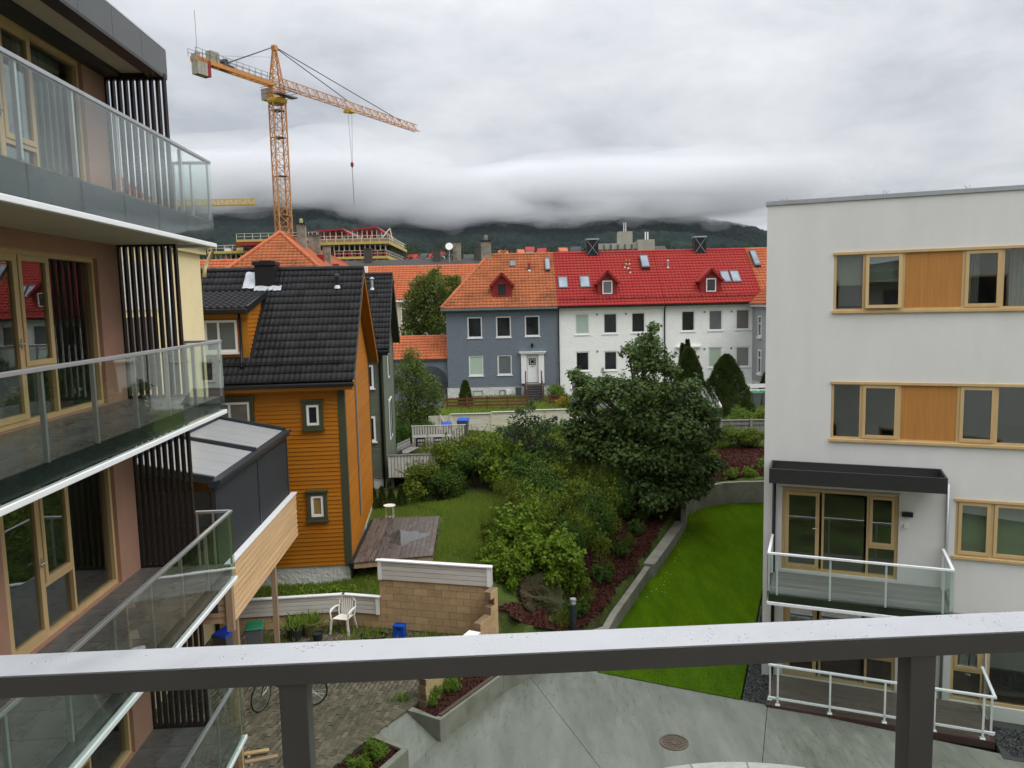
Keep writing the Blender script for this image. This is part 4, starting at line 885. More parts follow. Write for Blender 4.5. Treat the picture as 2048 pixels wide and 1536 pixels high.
MB().box(.018, 2.55, 7.55, .04, 2.62, 8.5).build('attic_vent', 'white_paint', OH)
# dormer
dz0, dye, dze, dsl = 7.45 + .8 * .55, .22, 9.33, .19
dx1 = -2.8
dw = MB().box(-6.5, .55, 7.3, dx1, .62, 9.36).build('dormer', 'orange_board', OH)
mb = MB().poly([(dx1, .55, dz0 - .1), (dx1, 3.05, 9.85), (dx1, .55, 9.4)]); mb.build('dormer_cheek', 'orange_board', dw)
k = 0
cb = MB()
while dz0 + k * .125 < 9.3:
    z = dz0 + k * .125; y1 = min(3.0, (z + .06 - 7.45) / .8); cb.extr([(dx1 + .0, .62, z), (dx1 + .022, .62, z), (dx1 + .006, .62, z + .118), (dx1, .62, z + .118)], (0, max(.05, y1 - .62), 0)); k += 1
cb.build('cheek_boards', 'orange_board', dw)
fbm = MB().extr([(0, 0, 0), (0, -.024, 0), (0, -.006, .119), (0, 0, .119)], (3.55, 0, 0)).mesh('board'); fbm.materials.append(MATS['orange_board'])
for k in range(11): link('siding_board', fbm, None, dw).location = (-6.5, .549, 7.9 + k * .125)
MB().box(-2.95, .515, 7.85, dx1 + .03, .548, 9.3).build('corner_board', 'orange_trim', dw)
window(OH, -4.02, -3.08, 8.06, 9.0, .50, .07, 'white_paint', 'pane_grey', mull=(-3.62,), sill=.05)
MB().box(-6.5, .44, 9.05, dx1 + .1, .52, 9.25).build('eave_board', 'orange_trim', dw)
roof_plane(dw, 'dormer_tiles', (-6.5, dye, dze), (1, 0, 0), (0, 1, dsl), 6.5 + dx1 + .12, 2.86, 'black_tile', tw=.2, tl=.33, amp=.05, step=.03)
MB().box(-6.5, dye - .12, dze - .15, dx1 + .14, dye + .01, dze - .0).build('gutter', 'gutter_black', dw, bevel=.03)
MB().bar((dx1 + .12, dye - .02, dze - .03), (dx1 + .12, 3.02, dze + dsl * 2.8 - .03), .05, .2).build('verge_board', 'gutter_black', dw)
MB().tube([(-2.98, .42, 9.2), (-2.98, .44, 8.9), (-2.98, .47, 8.2), (-2.95, .3, 7.85), (-2.9, .05, 7.62)], .04, 8).build('downpipe', 'gutter_black', dw, smooth=True)
ch = MB().box(-3.10, 3.15, 9.5, -2.48, 3.85, 10.72).build('chimney', 'black_sheet', OH); MB().box(-3.16, 3.09, 10.72, -2.42, 3.91, 10.84).build('chimney_cap', 'black_metal', ch); MB().box(-2.98, 3.3, 10.84, -2.6, 3.7, 10.88).build('chimney_lid', 'black_metal', ch)
r2 = random.Random(8); mb = MB()
def crinkle(x0, x1, y0, y1, zf, nx_=9, ny_=3, am=.035):
    b = len(mb.v); vs_ = [(x0 + (x1 - x0) * i / nx_, y0 + (y1 - y0) * j / ny_, zf(y0 + (y1 - y0) * j / ny_) + r2.uniform(0, am)) for j in range(ny_ + 1) for i in range(nx_ + 1)]
    mb.add(vs_, [(j * (nx_ + 1) + i, j * (nx_ + 1) + i + 1, (j + 1) * (nx_ + 1) + i + 1, (j + 1) * (nx_ + 1) + i) for j in range(ny_) for i in range(nx_)])
crinkle(-3.12, -2.25, 2.95, 3.14, lambda y: 7.45 + .8 * y + .065); crinkle(-3.5, -3.11, 3.05, 3.75, lambda y: 7.45 + .8 * y + .07, 5, 6)
mb.build('lead_flashing', 'lead', ch)
vent_pipe(OH, -.45, 3.1, 9.97, .32)
GH, gtop = timber_house('house', 'dark green timber house with black tiled roof behind the orange one', (-5.62, 33.4, 0), R(5), 8.0, 7.4, 1.2, 1.75, 7.72, .82, 'green_board', 'green_board', 9, None, 'dark_green', ground=.9)
window(GH, -.95, -.4, 5.75, 6.75, yw, .08, 'white_paint', 'dark_pane', sill=.05); window(GH, -.95, -.4, 3.4, 4.5, yw, .08, 'white_paint', 'dark_pane', sill=.05)
vent_pipe(GH, -.55, 2.9, 10.1, .42, 'zinc'); vent_pipe(GH, -1.35, 1.4, 8.9, .35, 'zinc', .05)
MB().tube([(-.05, -.3, 7.2), (-.1, -.05, 6.9), (-.1, -.06, 1.3)], .045, 8).build('downpipe', 'gutter_black', GH, smooth=True)
for (y0, z0, z1) in ((2.6, 5.9, 7.1), (2.4, 3.0, 4.9), (3.3, 3.0, 4.9)):
    o = MB().box(.02, y0, z0, .07, y0 + .75, z1).build('window', 'white_paint', GH); box('pane', 'dark_pane', o, .071, y0 + .1, z0 + .1, .076, y0 + .65, z1 - .1)
# ------------------------------------------------------------------ paved yard
YP = [(-9.5, 9), tuple(q4), tuple(q1 + (-.02, -.02)), tuple(E2[:2]), tuple(E1[:2]), (-2.1, 16.45), (-.8, 19.5), (-3.8, 20.35), (-4.8, 20.6), (-9.5, 20.2)]
yard = struct(MB().prism(YP, -.3, .482).build('paved_yard', 'mortar_bed')); tag(yard, 'mossy brick paved yard below the balconies')
pw_, pl_ = .105, .215; pa = R(-8); ca, sa = math.cos(pa), math.sin(pa)
me_p = MB().box(.003, .004, 0, pw_ - .003, pl_ - .004, .02).mesh('paver'); me_p.materials.append(MATS['paver'])
cells = []
for i in range(-30, 120):
    for j in range(-20, 80):
        x_, y_ = i * pw_ - 9, j * pl_ + 8 + (pl_ / 2 if i % 2 else 0)
        cells.append((x_ * ca - y_ * sa, x_ * sa + y_ * ca))
cells = np.array(cells); k = inpoly(cells[:, 0] + .05, cells[:, 1] + .1, YP) & inpoly(cells[:, 0], cells[:, 1], YP); cells = cells[k]
d_ = np.column_stack([cells, np.full(len(cells), .5)]) - O3; w_ = d_ @ _f; PX = CX + FPX * (d_ @ _R) / w_; PY = CY - FPX * (d_ @ _U) / w_
vis = (PX > 485) & (PX < 1000) & (PY < 1540) & (PY > 1365) & ~((PX > 550) & (PX < 612))
order = np.argsort(np.where(vis, cells[:, 1], 99)); big = set(order[:300].tolist()); rp = random.Random(1)
V = []; Fq = []
for i, (x_, y_) in enumerate(cells):
    dz = rp.uniform(-.006, .006)
    if i in big:
        q = link('paver', me_p, None, yard); q.location = (x_, y_, .484 + dz); q.rotation_euler = (rp.uniform(-.02, .02), rp.uniform(-.02, .02), pa)
    else:
        b = len(V); c4 = [(.003, .004), (pw_ - .003, .004), (pw_ - .003, pl_ - .004), (.003, pl_ - .004)]
        pts = [(x_ + a * ca - b_ * sa, y_ + a * sa + b_ * ca) for a, b_ in c4]
        V += [(p[0], p[1], .5 + dz) for p in pts] + [(p[0], p[1], .48) for p in pts]; Fq += [(b, b + 1, b + 2, b + 3)] + [(b + 4 + m_, b + 4 + (m_ + 1) % 4, b + (m_ + 1) % 4, b + m_) for m_ in range(4)]
mt_is, t, o = newmat('paver_many'); p = t.nodes.new('ShaderNodeBsdfPrincipled'); gn = t.nodes.new('ShaderNodeNewGeometry'); cr = t.nodes.new('ShaderNodeValToRGB'); p.inputs['Roughness'].default_value = .6
p.inputs['Roughness'].default_value = .85; cr.color_ramp.elements[0].color = (.07, .06, .036, 1); cr.color_ramp.elements[1].color = (.175, .142, .10, 1); t.links.new(gn.outputs['Random Per Island'], cr.inputs[0]); t.links.new(cr.outputs[0], p.inputs[0]); t.links.new(p.outputs[0], o.inputs[0])
sol = MB().box(-.05, -.11, -.03, .05, .11, .0).mesh('edge_paver'); sol.materials.append(MATS['paver'])
for (p_, q_) in ((E1 + (.3, .25, 0), E2), (E2, np.array([q4[0], q4[1], .5]))):
    an_, ln_ = math.atan2(q_[1] - p_[1], q_[0] - p_[0]), math.hypot(q_[0] - p_[0], q_[1] - p_[1])
    for i in range(int(ln_ / .107)):
        c_ = np.array(p_[:2]) + (np.array(q_[:2]) - np.array(p_[:2])) * ((i + .5) * .107 / ln_); q = link('edge_paver', sol, None, yard); q.location = (c_[0] - .07, c_[1] + .08, .507); q.rotation_euler = (0, 0, an_)
tag(link('paving_rest', npmesh('paving_rest', V, Fq), 'paver_many', yard), kind='stuff')
# ------------------------------------------------------------------ block walls with white boarding
blk = {}
def block_wall(parent, L_, courses, z0=.5, th=.19, bl=.4, bh=.2, top=None, x_from=0.0):
    """blocks along local x; top(x) limits the height"""
    mbm = MB().box(x_from, .012, z0 - .15, L_, th - .012, z0 + .05); n = 0
    for c in range(courses):
        x_ = x_from - (bl / 2 if c % 2 else 0)
        while x_ < L_ - .02:
            a, b = max(x_, x_from), min(x_ + bl, L_); x_ += bl
            if b - a < .06 or (top and z0 + (c + 1) * bh > top((a + b) / 2) + .02): continue
            key = (round(b - a, 2), th)
            if key not in blk:
                blk[key] = MB().box(.005, 0, .005, key[0] - .005, th, bh - .005).mesh('block'); blk[key].materials.append(MATS['block'])
            q = link('block', blk[key], None, parent); q.location = (a, rnd.uniform(-.003, .003), z0 + c * bh)
            mbm.box(a, .014, z0 + c * bh, b, th - .014, z0 + (c + 1) * bh)
    mbm.build('mortar', 'block_mortar', parent)
def boards(parent, x0, x1, z0, n, bh, y0, y1, mt, cap=None, name='board'):
    me = MB().box(x0, y0, .004, x1, y1, bh - .009).mesh(name); me.materials.append(MATS[mt])
    for k in range(n): link(name, me, None, parent).location = (0, 0, z0 + k * bh)
    if cap: MB().box(x0 - .03, y0 - .05, z0 + n * bh, x1 + .03, y1 + .06, z0 + n * bh + .03).build('cap', cap, parent)
def heading(a, b): return math.atan2(b[1] - a[1], b[0] - a[0]), math.hypot(b[0] - a[0], b[1] - a[1])
a0, a1, a2, a3, a4 = [AZ(*p, .5) for p in ((440, 1266), (690, 1250), (762, 1256), (985, 1275), (838, 1405))]
for i, (p, q) in enumerate(((a0, a1), (a1, a2))):
    an, ln = heading(p, q); t = thing('retaining_wall', ('long low tan block wall topped with white boards below the orange house', 'short low tan block wall topped with white boards behind the plastic chair')[i], 'wall', (p[0], p[1], 0), an)
    block_wall(t, ln, 2); boards(t, .0, ln, .905, 4, .122, -.05, -.02, 'weathered_white', 'white_trim'); box('backing', 'mortar_bed', t, 0, -.018, .88, ln, .15, 1.35)
    if i: box('end_post', 'white_trim', t, ln - .1, -.075, .9, ln, -.052, 1.4)
an, ln = heading(a2, a3); t = thing('retaining_wall', 'tall tan block wall with white board parapet in the paved yard', 'wall', (a2[0], a2[1], 0), an)
block_wall(t, ln, 7); boards(t, -.02, ln + .02, 1.905, 4, .13, -.04, -.01, 'weathered_white', 'white_trim'); box('parapet_core', 'weathered_white', t, 0, -.008, 1.9, ln, .16, 2.43)
for x_ in (-.0, ln - .1): box('end_post', 'white_trim', t, x_, -.06, 1.9, x_ + .1, -.042, 2.43)
an, ln = heading(a3, a4); t = thing('retaining_wall', 'stepped tan block wall with chipped white capping beside the mulch planter', 'wall', (a3[0], a3[1], 0), an)
stp = lambda x_: 1.9 if x_ < .25 else 1.5 if x_ < .6 else 1.3 if x_ < 1.1 else 1.1 if x_ < 1.5 else .9 if ln - x_ > .4 else 1.1
block_wall(t, ln, 7, top=stp)
MB().box(1.1, -.08, 1.102, ln - .9, .24, 1.14).box(1.1, -.06, .9, ln - .9, -.02, 1.1).box(1.1, .21, .9, ln - .9, .235, 1.1).build('capping', 'white_trim', t); MB().box(ln - .5, -.08, 1.102, ln + .06, .24, 1.15).build('capping', 'white_trim', t)
# ------------------------------------------------------------------ things in the yard
cp = AZ(688, 1262, .5)
chair = thing('garden_chair', 'white plastic garden armchair with slatted back on the paving', 'chair', (cp[0], cp[1], .5), R(-14))
mb = MB(); n_ = 8
mb.add([(-.22, -.22, .40), (.22, -.22, .40), (.20, .2, .375), (-.20, .2, .375), (-.22, -.24, .43), (.22, -.24, .43), (.20, .2, .40), (-.20, .2, .40)], [(0, 3, 2, 1), (4, 5, 6, 7), (0, 1, 5, 4), (1, 2, 6, 5), (2, 3, 7, 6), (3, 0, 4, 7)]).build('seat', 'plastic_white', chair, bevel=.012)
bk = MB()
arc = [(-.23, .2, .4), (-.25, .25, .6), (-.235, .29, .76), (-.16, .31, .86), (0, .32, .9), (.16, .31, .86), (.235, .29, .76), (.25, .25, .6), (.23, .2, .4)]
bk.tube(arc, .022, 6)
for i in range(6):
    x_ = -.15 + i * .06; bk.bar((x_ * .95, .205, .4), (x_ * 1.05, .31, .86 - .35 * x_ * x_ * 3), .036, .01, (0, 1, 0))
bk.build('backrest', 'plastic_white', chair)
for s_ in (-1, 1):
    MB().tube([(s_ * .25, .26, .62), (s_ * .285, .1, .64), (s_ * .285, -.12, .635), (s_ * .275, -.22, .6), (s_ * .25, -.235, .42)], [.018, .026, .03, .026, .022], 6).build('armrest', 'plastic_white', chair)
    MB().bar((s_ * .23, -.23, .42), (s_ * .27, -.27, 0), .05, .035, (0, 1, 0)).build('leg', 'plastic_white', chair); MB().bar((s_ * .21, .19, .42), (s_ * .25, .27, 0), .045, .03, (0, 1, 0)).build('leg', 'plastic_white', chair)
def wheelie_bin(label, loc, rz, lid, body='bin_grey', s_=1.0, open_=0.0, group=None, name='wheelie_bin'):
    t = thing(name, label, 'bin', loc, rz, group); t.scale = (s_, s_, s_)
    MB().add([(-.22, -.26, .06), (.22, -.26, .06), (.22, .2, .1), (-.22, .2, .1), (-.28, -.34, .98), (.28, -.34, .98), (.28, .3, 1.0), (-.28, .3, 1.0)], [(0, 3, 2, 1), (4, 5, 6, 7), (0, 1, 5, 4), (1, 2, 6, 5), (2, 3, 7, 6), (3, 0, 4, 7)]).build('body', body, t, bevel=.02)
    l_ = MB().add([(-.3, -.38, 0), (.3, -.38, 0), (.3, .33, 0.02), (-.3, .33, 0.02), (-.26, -.33, .06), (.26, -.33, .06), (.27, .3, .09), (-.27, .3, .09)], [(0, 3, 2, 1), (4, 5, 6, 7), (0, 1, 5, 4), (1, 2, 6, 5), (2, 3, 7, 6), (3, 0, 4, 7)]).build('lid', lid, t, bevel=.015)
    l_.matrix_local = Matrix.Translation((0, .33, 1.0)) @ Matrix.Rotation(open_, 4, 'X') @ Matrix.Translation((0, -.33, 0))
    for x_ in (-.24, .24): MB().tube([(x_ - .025, .25, .1), (x_ + .025, .25, .1)], .1, 14).build('wheel', 'tyre', t)
    MB().tube([(-.2, .36, .97), (.2, .36, .97)], .016, 6).build('handle', body, t); return t
p = AZ(512, 1306, .5); wheelie_bin('grey wheelie bin with a green lid under the pine terrace', (p[0], p[1], .5), R(15), 'plastic_green', s_=.72)
p = AZ(456, 1325, .5); wheelie_bin('grey wheelie bin with a bright blue lid under the pine terrace', (p[0], p[1], .5), R(-20), 'plastic_royal', s_=.78)
def pot(label, px_, py_, r_, h, mt, plant=None, name='flower_pot'):
    p = AZ(px_, py_, .5); t = thing(name, label, 'pot', (p[0], p[1], .5))
    MB().lathe([(r_ * .7, 0), (r_ * .95, h * .9), (r_ * 1.05, h * .9), (r_ * 1.05, h), (r_ * .92, h), (r_ * .88, h * .85), (0, h * .85)], 18).build('pot', mt, t, smooth=False)
    if plant:
        rs_ = np.random.RandomState(int(px_)); n = 120; P = np.stack([rs_.normal(0, r_ * .45, n), rs_.normal(0, r_ * .45, n), np.full(n, h * .85)], -1); ax = np.stack([P[:, 0] * 2.2 / r_ * .4, P[:, 1] * 2.2 / r_ * .4, np.ones(n)], -1)
        link('plant', leaf_mesh('plant', P, plant, 'blade', int(px_), axis=ax), 'grass_blade', t)
    return t
pot('dark glazed pot of sedge beside the terrace post', 590, 1278, .24, .4, 'pot_dark', .24); pot('wide olive pot with a weedy plant behind the chair', 622, 1268, .30, .38, 'pot_olive', .27)
pot('small empty black pot with a pale rim', 636, 1284, .15, .26, 'pot_dark'); pot('grey square tub against the block wall', 600, 1258, .2, .35, 'bin_grey', .2)
p = AZ(748, 1275, .5); t = thing('garden_hose', 'coiled black hose in the weeds by the tall block wall', 'hose', (p[0], p[1], .5))
MB().tube([((.34 + .02 * math.sin(i * .7)) * math.cos(i * .33), (.22 + .015 * math.cos(i)) * math.sin(i * .33), .03 + .018 * (i // 19)) for i in range(58)], .017, 6, cap=True).build('coil', 'tyre', t, smooth=True)
p = AZ(800, 1272, .5); t = thing('storage_crate', 'small bright blue plastic crate on the paving by the block wall', 'crate', (p[0], p[1], .5), R(-12))
frame_mb(-.15, .15, 0, .29, .04, -.11, .11).box(-.108, .08, .041, .108, .1, .249).box(-.108, -.1, .041, .108, -.085, .2).box(-.108, -.1, .2, -.05, -.085, .249).box(.05, -.1, .2, .108, -.085, .249).build('shell', 'plastic_blue', t); MB().box(-.16, -.12, .29, .16, -.1, .32).box(-.16, .1, .29, .16, .12, .32).box(-.16, -.1, .29, -.14, .1, .32).box(.14, -.1, .29, .16, .1, .32).build('rim', 'plastic_blue', t)
# bicycle
ra, fa_ = AZ(625, 1410, .5), AZ(524, 1420, .5); an, ln = heading(ra, fa_)
bike = thing('bicycle', 'dark bicycle with thin wheels standing on the brick paving', 'bicycle', (ra[0], ra[1], .5), an)
WR = .335
def wheel(x_, steer):
    w = MB(); pr = 26
    for i in range(pr):
        a, b = 2 * math.pi * i / pr, 2 * math.pi * (i + 1) / pr
        w.tube([(WR * math.cos(a), 0, WR + WR * math.sin(a)), (WR * math.cos(b), 0, WR + WR * math.sin(b))], .019, 6, cap=False)
    ty = w.build('wheel', 'tyre', bike); ty.location = (x_, 0, 0); ty.rotation_euler = (0, 0, steer)
    s_ = MB()
    for i in range(18):
        a = 2 * math.pi * i / 18; s_.tube([(.02 * math.cos(a + 1), .03 * (-1) ** i, WR + .02 * math.sin(a + 1)), ((WR - .02) * math.cos(a), 0, WR + (WR - .02) * math.sin(a))], .0022, 3)
    s_.tube([(0, -.045, WR), (0, .045, WR)], .022, 8)
    for i in range(pr):
        a, b = 2 * math.pi * i / pr, 2 * math.pi * (i + 1) / pr; q = WR - .022
        s_.bar((q * math.cos(a), 0, WR + q * math.sin(a)), (q * math.cos(b), 0, WR + q * math.sin(b)), .02, .012, (0, 1, 0))
    s_.build('rim_and_spokes', 'aluminium', ty)
wheel(0, 0); wheel(ln, R(62))
hb = (ln - .16, 0, .88); bb = (.44, 0, .29); st_ = (.3, 0, .84)
MB().tube([(0, .05, WR), bb, st_], .014, 8).tube([(0, -.05, WR), bb], .01, 6).tube([(0, .05, WR), (.32, 0, .76)], .01, 6).tube([(0, -.05, WR), (.32, 0, .76)], .01, 6).tube([bb, (ln - .15, 0, .68)], .018, 8).tube([(.31, 0, .74), (ln - .16, 0, .8)], .016, 8).tube([(ln - .145, 0, .64), hb], .018, 8).build('frame', 'black_metal', bike)
MB().tube([(ln - .14, 0, .66), (ln - .05, .045, .5), (ln, .045, WR)], .011, 6).tube([(ln - .14, 0, .66), (ln - .05, -.045, .5), (ln, -.045, WR)], .011, 6).build('fork', 'black_metal', bike)
MB().tube([hb, (ln - .17, 0, .98), (ln - .1, .1, 1.0), (ln - .3, .28, .97)], .012, 6).tube([(ln - .17, 0, .98), (ln - .1, -.1, 1.0), (ln - .3, -.28, .97)], .012, 6).build('handlebar', 'black_metal', bike)
MB().lathe([(.02, 0), (.08, .03), (.07, .07), (.02, .09)], 12).build('saddle', 'tyre', bike).matrix_local = Matrix.Translation((.27, 0, .84)) @ Matrix.Diagonal((1.6, 1, 1, 1))
MB().tube([(.44, -.07, .29), (.44, .07, .29)], .02, 8).bar((.44, .08, .29), (.5, .08, .13), .02, .015).bar((.44, -.08, .29), (.38, -.08, .45), .02, .015).lathe([(.09, -.004), (.09, .004)], 18, (0, 0, 0)).build('crank', 'black_metal', bike)
# timber offcuts and posts by the lowest balcony
for (xa, ya, xb, yb_, mt, lab, zz) in ((488, 1508, 538, 1500, 'new_wood', 'short pale plank lying on the paving', .56), (490, 1525, 556, 1512, 'post_wood', 'long brown plank lying on the paving', .53)):
    p, q = AZ(xa, ya, zz), AZ(xb, yb_, zz); t = thing('timber_plank', lab, 'plank'); MB().bar(p, q, .1, .035).build('board', mt, t); MB().bar(p + (q - p) * .15 + (0, 0, -.035), p + (q - p) * .25 + (0, 0, -.035), .2, .03).build('batten', mt, t)
p = AZ(484, 1545, .5); t = thing('timber_post', 'pale timber post standing beside the lowest balcony', 'post', (p[0], p[1], .5)); box('post', 'new_wood', t, -.04, -.04, 0, .04, .04, 2.45); box('brace', 'post_wood', t, -.12, -.035, 0, -.041, .035, 1.6)
# ------------------------------------------------------------------ garden deck and table
gd = thing('garden_deck', 'wet brown timber deck beside the orange house', 'deck', (-4.86, 22.35, 0), R(2.7)); r2 = random.Random(6)
npk = 16
for k in range(npk):
    x_ = k * .147; y0 = x_ * .17; MB().box(x_, y0, 1.66, x_ + .14, 4.75 + r2.uniform(-.015, .015), 1.70 + r2.uniform(-.002, .002)).build('plank', 'wet_deck', gd)
MB().bar((0, .03, 1.58), (npk * .147, .03 + npk * .147 * .17, 1.58), .04, .15).build('fascia', 'post_wood', gd); box('joist', 'post_wood', gd, .1, .6, 1.5, 2.25, .7, 1.658); box('joist', 'post_wood', gd, .1, 2.6, 1.5, 2.25, 2.7, 1.658)
MB().box(-.13, .05, 1.5, -.004, 4.7, 1.66).build('edge_sheet', 'tyre', gd)
for x_, y_ in ((.15, .7), (2.1, 1.05)): box('post', 'post_wood', gd, x_, y_, .5, x_ + .1, y_ + .1, 1.5)
glassmat('puddle_water', (.8, .8, .78), 1.33, 0, 1.4)
pts = []
for i in range(28):
    a = 2 * math.pi * i / 28; rr = 1 + .18 * math.sin(3 * a + 1) + .12 * math.sin(7 * a); pts.append((1.35 + .62 * rr * math.cos(a), 2.35 + .75 * rr * math.sin(a), 1.7045))
MB().poly(pts).build('puddle', 'puddle_water', gd)
p = AZ(780, 1036, 1.705); t = thing('side_table', 'small round white tray table at the end of the wet deck', 'table', (p[0], p[1], 1.705))
MB().lathe([(.2, .44), (.215, .46), (.215, .475), (.2, .478), (.195, .462), (0, .462)], 24).build('tray', 'plastic_white', t)
for k in range(4):
    a = R(45 + 90 * k); MB().tube([(.18 * math.cos(a), .18 * math.sin(a), .44), (.18 * math.cos(a), .18 * math.sin(a), 0)], .009, 6).build('leg', 'plastic_white', t)
MB().tube([(.18, .18 * 0, .05), (-.18, 0, .05)], .006, 5).tube([(0, .18, .05), (0, -.18, .05)], .006, 5).build('stretcher', 'plastic_white', t)
# ------------------------------------------------------------------ deck of the green house with white pickets and furniture
dk = thing('terrace_deck', 'raised deck with white picket railing beside the green house', 'deck', (-5.6, 33.1, 0), R(2))
box('platform', 'deck_brown', dk, .1, 0, 1.78, 3.3, 7.2, 2.0)
for k in range(15): box('picket', 'weathered_white', dk, .12 + k * .14, -.03, 1.82, .12 + k * .14 + .115, -.005, 2.78)
MB().box(.1, -.06, 2.781, 2.4, .04, 2.82).build('top_rail', 'grey_plank', dk)
for k in range(20): box('picket', 'weathered_white', dk, .5 + k * .14, 7.2, 1.9, .5 + k * .14 + .1, 7.22, 2.9)
MB().box(.45, 7.18, 2.901, 3.35, 7.26, 2.93).build('top_rail', 'weathered_white', dk)
for x_, y_ in ((.2, .1), (2.3, .1), (.2, 4), (2.3, 4)): box('post', 'step_dark', dk, x_, y_, .8, x_ + .12, y_ + .12, 1.78)
t = thing('dining_table', 'grey plank garden table on the raised deck', 'table', (-4.05, 38.2, 2.0), R(4))
for k in range(5): box('plank', 'grey_plank', t, -1.0, -.4 + k * .16, .7, 1.0, -.4 + k * .16 + .15, .74)
for x_ in (-.8, .8):
    for y_ in (-.3, .3): box('leg', 'black_metal', t, x_ - .03, y_ - .03, 0, x_ + .03, y_ + .03, .7)
for (x_, y_, rz, lab) in ((-4.5, 37.2, 0, 'black metal chair with its back to the camera side of the table'), (-3.7, 37.25, .2, 'black metal chair near the free end of the garden table')):
    t = thing('garden_chair', lab, 'chair', (x_, y_, 2.0), rz); box('seat', 'black_metal', t, -.2, -.2, .42, .2, .2, .45); MB().bar((-.19, -.2, .45), (-.19, -.26, .85), .03, .03).bar((.19, -.2, .45), (.19, -.26, .85), .03, .03).bar((-.19, -.26, .84), (.19, -.26, .84), .03, .08).bar((-.19, -.23, .65), (.19, -.23, .65), .02, .06).build('backrest', 'black_metal', t)
    for sx in (-.18, .18):
        for sy in (-.18, .18): MB().bar((sx, sy, .42), (sx * 1.15, sy * 1.15, 0), .025, .025).build('leg', 'black_metal', t)
t = thing('garden_bench', 'grey slatted bench against the picket railing', 'bench', (-5.0, 36.2, 2.0), R(75))
for k in range(4): box('slat', 'grey_plank', t, -.8, -.2 + k * .11, .4, .8, -.2 + k * .11 + .09, .43)
for k in range(3): box('back_slat', 'grey_plank', t, -.8, .24, .5 + k * .13, .8, .26, .5 + k * .13 + .1)
for x_ in (-.7, .7): box('leg', 'grey_plank', t, x_ - .04, -.18, 0, x_ + .04, .24, .4); 
t = thing('outdoor_sofa', 'low black outdoor sofa on the deck behind the pickets', 'sofa', (-5.05, 34.3, 2.0), R(80))
box('base', 'pot_dark', t, -.7, -.35, .05, .7, .35, .32, .03); box('backrest', 'pot_dark', t, -.7, .2, .321, .7, .35, .7, .03); box('armrest', 'pot_dark', t, -.7, -.35, .321, -.56, .199, .52, .03); box('armrest', 'pot_dark', t, .56, -.35, .321, .7, .199, .52, .03)
# ------------------------------------------------------------------ terraced houses across the street (facade plane y = 56)
YF = 56.0; EZ, RZ2, DEP = 8.93, 12.95, 9.0; OV = .35; SLP = (RZ2 - EZ) / (DEP / 2 + OV); SL = math.hypot(DEP / 2 + OV, RZ2 - EZ)
rfz = lambda y: EZ + (y + OV) * SLP
def row_house(name, label, x0, x1, wm, rm, wins, doors=(), hipL=False, verge=True, zb=2.2, rtw=.26, pm=None):
    Hs = thing(name, label, 'house', (0, YF, 0)); holes = [(a, b, c, d) for (a, b, c, d, *_ ) in wins] + [d[:4] for d in doors]
    holed(MB(), x0, x1, zb, EZ + .2, holes, 0, .16).build('wall', wm, Hs)
    MB().poly([(x0, 0, zb), (x0, DEP, zb), (x0, DEP, EZ), (x0, 0, EZ)]).poly([(x1, 0, zb), (x1, DEP, zb), (x1, DEP, EZ), (x1, 0, EZ)]).poly([(x0, .17, zb), (x1, .17, zb), (x1, .17, EZ), (x0, .17, EZ)]).poly([(x0, DEP, zb), (x1, DEP, zb), (x1, DEP, EZ), (x0, DEP, EZ)]).build('inner_wall', wm, Hs)
    for (a, b, c, d, pane, *r_) in wins: window(Hs, a, b, c, d, .05, .085, 'white_paint', pane, sill=.1)
    eL = x0 - (.33 if hipL else 0); hl = 3.4
    roof_plane(Hs, 'roof_tiles', (eL, -OV, EZ), (1, 0, 0), (0, DEP / 2 + OV, RZ2 - EZ), x1 - eL, SL, rm, (lambda t: t * hl / SL) if hipL else None, (lambda t: x1 - eL), tw=rtw, tl=.34)
    MB().add([(eL, -OV, EZ - .02), (x1, -OV, EZ - .02), (x1, DEP / 2, RZ2 - .02), (eL + (hl if hipL else 0), DEP / 2, RZ2 - .02), (x1, DEP + OV, EZ), (eL, DEP + OV, EZ)], [(0, 1, 2, 3), (3, 2, 4, 5)] + ([(0, 3, 5)] if hipL else [])).build('roof', 'black_sheet' if rm == 'red_tile' else rm, Hs)
    if hipL: ridge_caps(Hs, 'hip_caps', (eL, -OV, EZ + .06), (eL + hl, DEP / 2, RZ2 + .05), rm, .12, .4)
    ridge_caps(Hs, 'ridge_caps', (eL + (hl if hipL else 0), DEP / 2, RZ2 + .04), (x1, DEP / 2, RZ2 + .04), rm, .12, .4)
    MB().box(eL - .02, -OV - .13, EZ - .14, x1, -OV - .01, EZ - .01).build('gutter', 'gutter_black' if wm != 'blue_plaster' else 'blue_plaster', Hs)
    MB().box(eL + .1, -OV + .0, EZ - .2, x1, .0, EZ - .12).build('eave_soffit', wm, Hs)
    return Hs
